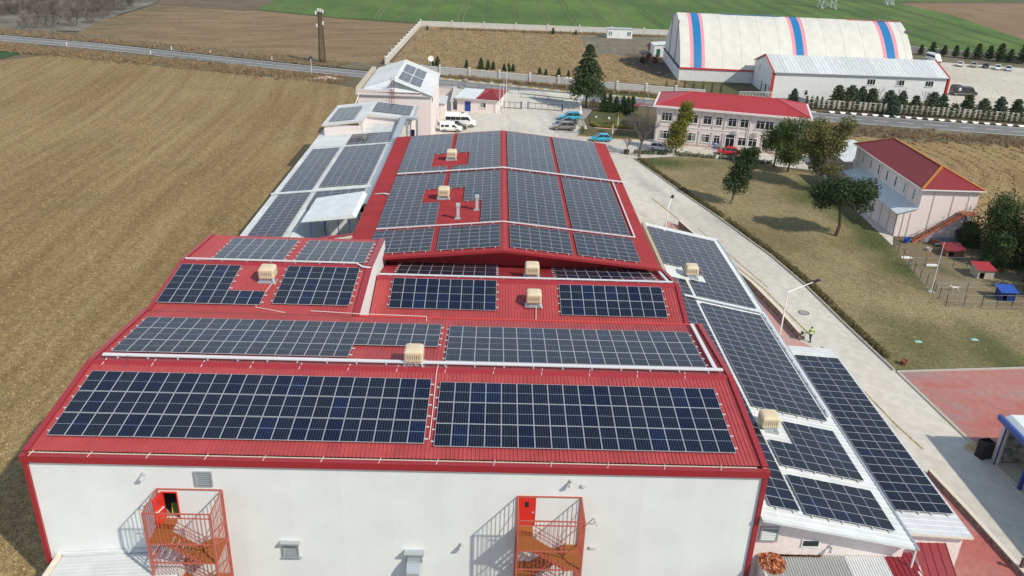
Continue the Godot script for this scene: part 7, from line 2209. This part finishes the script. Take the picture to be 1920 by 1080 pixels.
	obj("cover", mh, mat("manhole_cover", .36, .34, .31, .8, T.speck, 2), t)
	t = thing("flower_tub", "small rust-brown tub at the end of the lane hedge", "tub", V(41.2, 0, -71.6))
	mh = MB.new(); mh.lathe(V(0, 0, 0), Vector3.UP, [[0, 0], [0, .26], [.5, .36], [.55, .36], [.55, .3], [.45, .28], [.45, 0]], 12)
	obj("tub", mh, mat("tub_rust", .22, .07, .035, .8), t)
	for p in [V(45.0, .08, -76.6), V(51.4, .08, -77.4)]:
		t = thing("lawn_plate", "small turquoise cover plate set in the lawn", "cover", p, 0, "cover plates in the lawn")
		bx(t, "plate", mat("plate_green", .20, .52, .42, .6), -.3, 0, -.18, .3, .05, .18); bx(t, "rim", M.offwhite, -.34, -.03, -.22, .34, .02, .22)
	t = thing("hydrant", "small orange hydrant post at the corner of the lawn", "hydrant", V(26.6, 0, -141.6))
	mh = MB.new(); mh.lathe(V(0, 0, 0), Vector3.UP, [[0, .14], [.1, .14], [.12, .09], [.55, .09], [.6, .13], [.72, .12], [.8, 0]], 10)
	obj("body", mh, mat("hydrant_orange", .50, .10, .03, .5), t)
	t = thing("rubble_heap", "heap of pale pink rubble beside the country road bend", "rubble", V(-41, 0, -206.6))
	for k in 60:
		var mb := MB.new()
		var p := V(rng.randfn(0, 1.6), 0, rng.randfn(0, .8))
		p.y = maxf(0, .5 - p.length() * .18) + .08
		mb.box(p, V(.5, .3, .4) * rng.randf_range(.4, 1.2), Basis(rv(), rng.randf() * 6))
		obj("chunk", mb, mat("rubble%d" % (k % 3), [.62, .66, .55][k % 3], [.48, .58, .38][k % 3], [.42, .52, .33][k % 3], .95), t)
	# scattered stones in the ploughed plot
	for s in [[44.5, -230, .8], [46, -226.5, .6], [41, -223, .5], [30, -216, .4], [36, -219, .5], [24.5, -214, .4], [38.5, -227, .5], [-7.5, -210.3, .9], [3.5, -207.2, .8], [-1.0, -208.8, .7]]:
		t = thing("pale_rock", "pale loose stone lying beside the roadside wall", "stone", V(s[0], 0, s[1]), 0, "loose stones by the roadside wall")
		var mb := MB.new()
		mb.lathe(V(0, 0, 0), Vector3.UP, [[0, s[2] * .7], [s[2] * .25, s[2]], [s[2] * .55, s[2] * .7], [s[2] * .75, s[2] * .25], [s[2] * .8, 0]], 7)
		obj("stone", mb, mat("rock", .52, .46, .38, .95, T.soil, .8), t)
	t = thing("soil_mound", "low grey gravel mound at the end of the dome", "mound", V(128, 0, -268))
	var mm := MB.new(); mm.lathe(V(0, 0, 0), Vector3.UP, [[0, 4.2], [.5, 3.4], [1.0, 2.2], [1.4, .9], [1.5, 0]], 16)
	obj("heap", mm, mat("gravel_heap", .42, .38, .31, .95, T.soil, .4), t)
func gate_frame(t, a: Vector3, b: Vector3, h: float, n: int):
	for y in [.12, h]: sbar(t, "rail", M.black, a + V(0, y, 0), b + V(0, y, 0), .08, .08)
	for i in n + 1:
		var p := a.lerp(b, i / float(n))
		sbar(t, "bar", M.black, p + V(0, .1, 0), p + V(0, h, 0), .06, .06)
	for i in n * 6:
		var p := a.lerp(b, (i + .5) / float(n * 6))
		sbar(t, "wire", M.grey, p + V(0, .12, 0), p + V(0, h, 0), .012, .012)
	bx(t, "post", M.blue, b.x + .1, 0, b.z - .12, b.x + .34, h + .3, b.z + .12)
	bx(t, "post", M.blue, a.x - .3, 0, a.z - .1, a.x - .1, h + .25, a.z + .1)
func kennel(label: String, at: Vector3, w: float, d: float, h: float, wall: Material, roof: Material):
	var t = thing("kennel", label, "kennel", at, -.03)
	var mb := MB.new()
	mb.bb(0, 0, -.06, w * .1, h, 0); mb.bb(w * .42, 0, -.06, w, h, 0); mb.bb(w * .1, h * .72, -.06, w * .42, h, 0)
	mb.bb(0, 0, -d, .06, h, -.06); mb.bb(w - .06, 0, -d, w, h, -.06); mb.bb(.06, 0, -d, w - .06, h, -d + .06)
	obj("wall", mb, wall, t)
	mb = MB.new()
	var sl := V(0, .32, -(d + .5)).normalized()
	mb.ribs(V(-.2, h + .02, .25), V(1, 0, 0), sl, w + .4, d + .5, .3, .05, .03)
	obj("roof_sheet", mb, roof, t)
	mb = MB.new(); mb.prism([V(0, h, -d), V(0, h, 0), V(0, h + .28, -d)], V(w, 0, 0))
	obj("gable", mb, wall, t)
	bx(t, "inside", M.concrete, .08, .01, -d + .08, w - .08, .05, -.08)
# figures: one continuous surface from a smooth union of tapered bones, meshed as surface nets
func figure(bones: Array, cell: float, colour: Callable, blend := .03) -> MB:
	var lo := Vector3.INF
	var hi := -Vector3.INF
	for b in bones:
		var r: float = maxf(b[2], b[3]) + .06
		lo = lo.min(b[0] - V(r, r, r)).min(b[1] - V(r, r, r)); hi = hi.max(b[0] + V(r, r, r)).max(b[1] + V(r, r, r))
	var n := Vector3i(((hi - lo) / cell).ceil()) + Vector3i.ONE
	var f := PackedFloat32Array(); f.resize(n.x * n.y * n.z); f.fill(1e3)
	for b in bones:
		var r: float = maxf(b[2], b[3]) + .09
		var a0 := Vector3i(((b[0].min(b[1]) - V(r, r, r) - lo) / cell).floor()).clamp(Vector3i.ZERO, n - Vector3i.ONE)
		var a1 := Vector3i(((b[0].max(b[1]) + V(r, r, r) - lo) / cell).ceil()).clamp(Vector3i.ZERO, n - Vector3i.ONE)
		var ab: Vector3 = b[1] - b[0]
		var l2: float = maxf(1e-6, ab.length_squared())
		for z in range(a0.z, a1.z + 1):
			for y in range(a0.y, a1.y + 1):
				for x in range(a0.x, a1.x + 1):
					var p := lo + V(x, y, z) * cell
					var h := clampf((p - b[0]).dot(ab) / l2, 0, 1)
					var d: float = p.distance_to(b[0] + ab * h) - lerpf(b[2], b[3], h)
					var id := x + n.x * (y + n.y * z)
					var e := f[id]
					var k := maxf(blend - absf(e - d), 0) / blend
					f[id] = minf(e, d) - k * k * blend * .25
	var mb := MB.new()
	var vert := {}
	var gv := func(x: int, y: int, z: int):
		var key := x + n.x * (y + n.y * z)
		if vert.has(key): return vert[key]
		var s := Vector3.ZERO
		var c := 0
		for e in [[0, 0, 0, 1, 0, 0], [0, 1, 0, 1, 1, 0], [0, 0, 1, 1, 0, 1], [0, 1, 1, 1, 1, 1], [0, 0, 0, 0, 1, 0], [1, 0, 0, 1, 1, 0], [0, 0, 1, 0, 1, 1], [1, 0, 1, 1, 1, 1], [0, 0, 0, 0, 0, 1], [1, 0, 0, 1, 0, 1], [0, 1, 0, 0, 1, 1], [1, 1, 0, 1, 1, 1]]:
			var a: float = f[x + e[0] + n.x * (y + e[1] + n.y * (z + e[2]))]
			var b: float = f[x + e[3] + n.x * (y + e[4] + n.y * (z + e[5]))]
			if (a < 0) != (b < 0):
				s += V(e[0], e[1], e[2]).lerp(V(e[3], e[4], e[5]), a / (a - b)); c += 1
		var p := lo + (V(x, y, z) + s / maxf(1, c)) * cell
		var ix := clampi(x, 0, n.x - 2)
		var iy := clampi(y, 0, n.y - 2)
		var iz := clampi(z, 0, n.z - 2)
		var i0 := ix + n.x * (iy + n.y * iz)
		var g := V(f[i0 + 1] - f[i0], f[i0 + n.x] - f[i0], f[i0 + n.x * n.y] - f[i0]).normalized()
		vert[key] = [p, g]
		return vert[key]
	for z in range(1, n.z - 1):
		for y in range(1, n.y - 1):
			for x in range(1, n.x - 1):
				var a := f[x + n.x * (y + n.y * z)] < 0
				for ax in 3:
					var o: Vector3i = [Vector3i(1, 0, 0), Vector3i(0, 1, 0), Vector3i(0, 0, 1)][ax]
					var b := f[x + o.x + n.x * (y + o.y + n.y * (z + o.z))] < 0
					if a == b: continue
					var u: Vector3i = [Vector3i(0, 1, 0), Vector3i(0, 0, 1), Vector3i(1, 0, 0)][ax]
					var w: Vector3i = [Vector3i(0, 0, 1), Vector3i(1, 0, 0), Vector3i(0, 1, 0)][ax]
					var q := [gv.call(x, y, z), gv.call(x - u.x, y - u.y, z - u.z), gv.call(x - u.x - w.x, y - u.y - w.y, z - u.z - w.z), gv.call(x - w.x, y - w.y, z - w.z)]
					if not a: q.reverse()
					mb.cur = colour.call((q[0][0] + q[2][0]) * .5)
					mb.tn(q[0][0], q[1][0], q[2][0], q[0][1], q[1][1], q[2][1]); mb.tn(q[0][0], q[2][0], q[3][0], q[0][1], q[2][1], q[3][1])
	return mb
func hand(mb: MB, w: Vector3, d: Vector3, side: Vector3, col: Color):
	mb.cur = col
	var nn := d.cross(side).normalized()
	mb.box(w + d * .05, V(.075, .1, .03), Basis(side, d, nn))
	for i in 4:
		var a := w + d * .1 + side * (-.028 + i * .019)
		var b: Vector3 = a + d * [.035, .042, .04, .03][i] + nn * .008
		mb.tube(a, b, .0095, .009, 5); mb.tube(b, b + d * .022 + nn * .02, .009, .0075, 5)
	var t := w + d * .03 + side * .04
	mb.tube(t, t + (d + side * .9).normalized() * .045, .011, .009, 5)
	mb.tube(t + (d + side * .9).normalized() * .045, t + (d + side * .9).normalized() * .045 + d * .025 + nn * .01, .009, .008, 5)
func people():
	var pm := vcol("figure", .85)
	# worker in a yellow vest walking up the lane, seen from behind; faces -z
	var t = thing("person", "person in lime vest and navy trousers walking on the lane with a tool", "person", V(33.3, .03, -76.0), deg_to_rad(8))
	var skin := Color(.42, .24, .16)
	var hipc := V(0, .93, 0)
	var bones := [[hipc + V(-.08, .02, 0), hipc + V(.08, .02, 0), .125, .125], [hipc, V(0, 1.2, -.02), .13, .145], [V(0, 1.2, -.02), V(0, 1.40, -.02), .155, .14], [V(-.16, 1.42, -.02), V(.16, 1.42, -.02), .075, .075], [V(0, 1.42, -.02), V(0, 1.54, -.04), .06, .055], [V(0, 1.60, -.05), V(0, 1.67, -.05), .088, .092],
		[hipc + V(.09, 0, 0), V(.10, .50, -.12), .095, .066], [V(.10, .50, -.12), V(.10, .09, .02), .062, .042], [V(.10, .05, .02), V(.11, .04, -.17), .045, .038],
		[hipc + V(-.09, 0, 0), V(-.09, .49, .06), .095, .066], [V(-.09, .49, .06), V(-.08, .10, .26), .062, .042], [V(-.08, .07, .27), V(-.08, .02, .10), .042, .036],
		[V(.19, 1.41, -.02), V(.27, 1.16, .06), .058, .046], [V(.27, 1.16, .06), V(.26, .95, -.05), .045, .034],
		[V(-.19, 1.41, -.02), V(-.28, 1.17, -.02), .058, .046], [V(-.28, 1.17, -.02), V(-.30, 1.0, -.22), .045, .034]]
	var mb := figure(bones, .022, func(p: Vector3) -> Color:
		if p.y > 1.66 or (p.y > 1.58 and p.z > -.04): return Color(.05, .045, .042)
		if p.y > 1.5: return skin
		if absf(p.x) > .2 and p.y > .9: return Color(.018, .02, .024)
		if p.y > .97: return Color(.52, .72, .20) if not (p.y > 1.14 and p.y < 1.18) else Color(.6, .62, .6)
		if p.y > .09: return Color(.016, .024, .085)
		return Color(.012, .012, .012))
	hand(mb, V(.26, .93, -.06), V(-.05, -.8, -.5).normalized(), V(0, -.4, .9).normalized(), skin)
	hand(mb, V(-.30, .99, -.24), V(-.1, -.3, -.95).normalized(), V(1, 0, -.1).normalized(), skin)
	obj("body", mb, pm, t)
	mb = MB.new()
	for s in [1.0, -1.0]:
		mb.cur = skin; mb.lathe(V(s * .088, 1.625, -.05), V(s, 0, 0), [[0, .03], [.014, .028], [.02, 0]], 8)
	mb.cur = skin; mb.box(V(0, 1.62, -.15), V(.03, .05, .035))
	mb.cur = Color(.03, .03, .03)
	for s in [1.0, -1.0]: mb.box(V(s * .034, 1.645, -.137), V(.024, .012, .01))
	mb.cur = Color(.3, .1, .09); mb.box(V(0, 1.575, -.133), V(.045, .012, .01))
	obj("face", mb, pm, t)
	mb = MB.new(); mb.cur = Color(.05, .09, .06); mb.box(V(0, 1.33, .142), V(.12, .11, .012))
	obj("vest_print", mb, pm, t)
	# tool in the left hand
	t = thing("hand_tool", "dark green two-handled tool carried by the person in the lime vest", "tool", V(33.0, .9, -76.3), .4)
	mb = MB.new(); mb.tube(V(0, .1, 0), V(-.55, -.05, -.1), .03, .03, 6); mb.tube(V(-.15, .08, 0), V(-.35, -.45, .05), .035, .03, 6)
	obj("handle", mb, M.fence_green, t)
	mb = MB.new(); mb.box(V(-.55, .05, -.1), V(.2, .3, .18)); mb.box(V(-.36, -.45, .05), V(.12, .2, .1))
	obj("head", mb, M.fence_green, t)
	# person in blue stooping at the office door
	t = thing("person", "person in bright blue overalls stooping beside the office door", "person", V(41.0, .03, -151.7), deg_to_rad(60))
	bones = [[V(-.08, .86, .1), V(.08, .86, .1), .12, .12], [V(0, .88, .1), V(0, 1.15, -.1), .125, .14], [V(0, 1.15, -.1), V(0, 1.3, -.24), .145, .125], [V(-.16, 1.3, -.25), V(.16, 1.3, -.25), .07, .07], [V(0, 1.32, -.27), V(0, 1.4, -.37), .055, .05], [V(0, 1.44, -.42), V(0, 1.49, -.44), .088, .09],
		[V(.09, .84, .1), V(.12, .46, -.05), .09, .064], [V(.12, .46, -.05), V(.11, .08, .08), .06, .042], [V(.11, .05, .08), V(.12, .04, -.12), .045, .036], [V(-.09, .84, .1), V(-.11, .45, .0), .09, .064], [V(-.11, .45, 0), V(-.10, .08, .16), .06, .042], [V(-.10, .05, .16), V(-.11, .04, -.04), .045, .036],
		[V(.19, 1.28, -.24), V(.22, 1.0, -.32), .055, .044], [V(.22, 1.0, -.32), V(.16, .78, -.46), .043, .033], [V(-.19, 1.28, -.24), V(-.22, 1.0, -.34), .055, .044], [V(-.22, 1.0, -.34), V(-.12, .8, -.5), .043, .033]]
	mb = figure(bones, .024, func(p: Vector3) -> Color:
		if p.z < -.33 and p.y > 1.36: return Color(.04, .03, .025) if p.y > 1.47 else skin
		if p.y < .09: return Color(.012, .012, .012)
		return Color(.012, .11, .42))
	hand(mb, V(.16, .76, -.47), V(-.1, -.8, -.5).normalized(), V(-.9, 0, .1).normalized(), skin)
	hand(mb, V(-.12, .78, -.51), V(.1, -.8, -.5).normalized(), V(.9, 0, .1).normalized(), skin)
	mb.cur = skin; mb.box(V(0, 1.43, -.53), V(.03, .045, .04))
	obj("body", mb, pm, t)
	# white dog walking in the pen, head to the left
	t = thing("dog", "white dog walking across the animal pen", "dog", V(55.5, .06, -89.9), deg_to_rad(90))
	bones = [[V(0, .48, -.28), V(0, .50, .0), .125, .105], [V(0, .50, 0), V(0, .51, .3), .10, .095], [V(0, .54, -.36), V(0, .70, -.52), .075, .06], [V(0, .72, -.55), V(0, .70, -.62), .065, .055], [V(0, .69, -.64), V(0, .66, -.76), .04, .03], [V(0, .54, .36), V(0, .66, .62), .03, .016],
		[V(.07, .42, -.3), V(.07, .24, -.36), .05, .034], [V(.07, .24, -.36), V(.07, .03, -.42), .03, .026], [V(-.07, .42, -.28), V(-.07, .22, -.22), .05, .034], [V(-.07, .22, -.22), V(-.07, .03, -.2), .03, .026],
		[V(.07, .44, .3), V(.07, .3, .22), .07, .045], [V(.07, .3, .22), V(.07, .17, .38), .036, .026], [V(.07, .17, .38), V(.07, .03, .34), .025, .026], [V(-.07, .44, .3), V(-.07, .29, .3), .07, .045], [V(-.07, .29, .3), V(-.07, .17, .48), .036, .026], [V(-.07, .17, .48), V(-.07, .03, .48), .025, .026]]
	mb = figure(bones, .02, func(p: Vector3) -> Color: return Color(.66, .63, .56) if p.z > -.74 else Color(.05, .04, .04), .025)
	for s in [1.0, -1.0]:
		mb.cur = Color(.55, .48, .4); mb.t3(V(s * .03, .76, -.53), V(s * .065, .74, -.55), V(s * .06, .84, -.52)); mb.t3(V(s * .065, .74, -.55), V(s * .03, .76, -.53), V(s * .06, .84, -.52))
	obj("body", mb, pm, t)
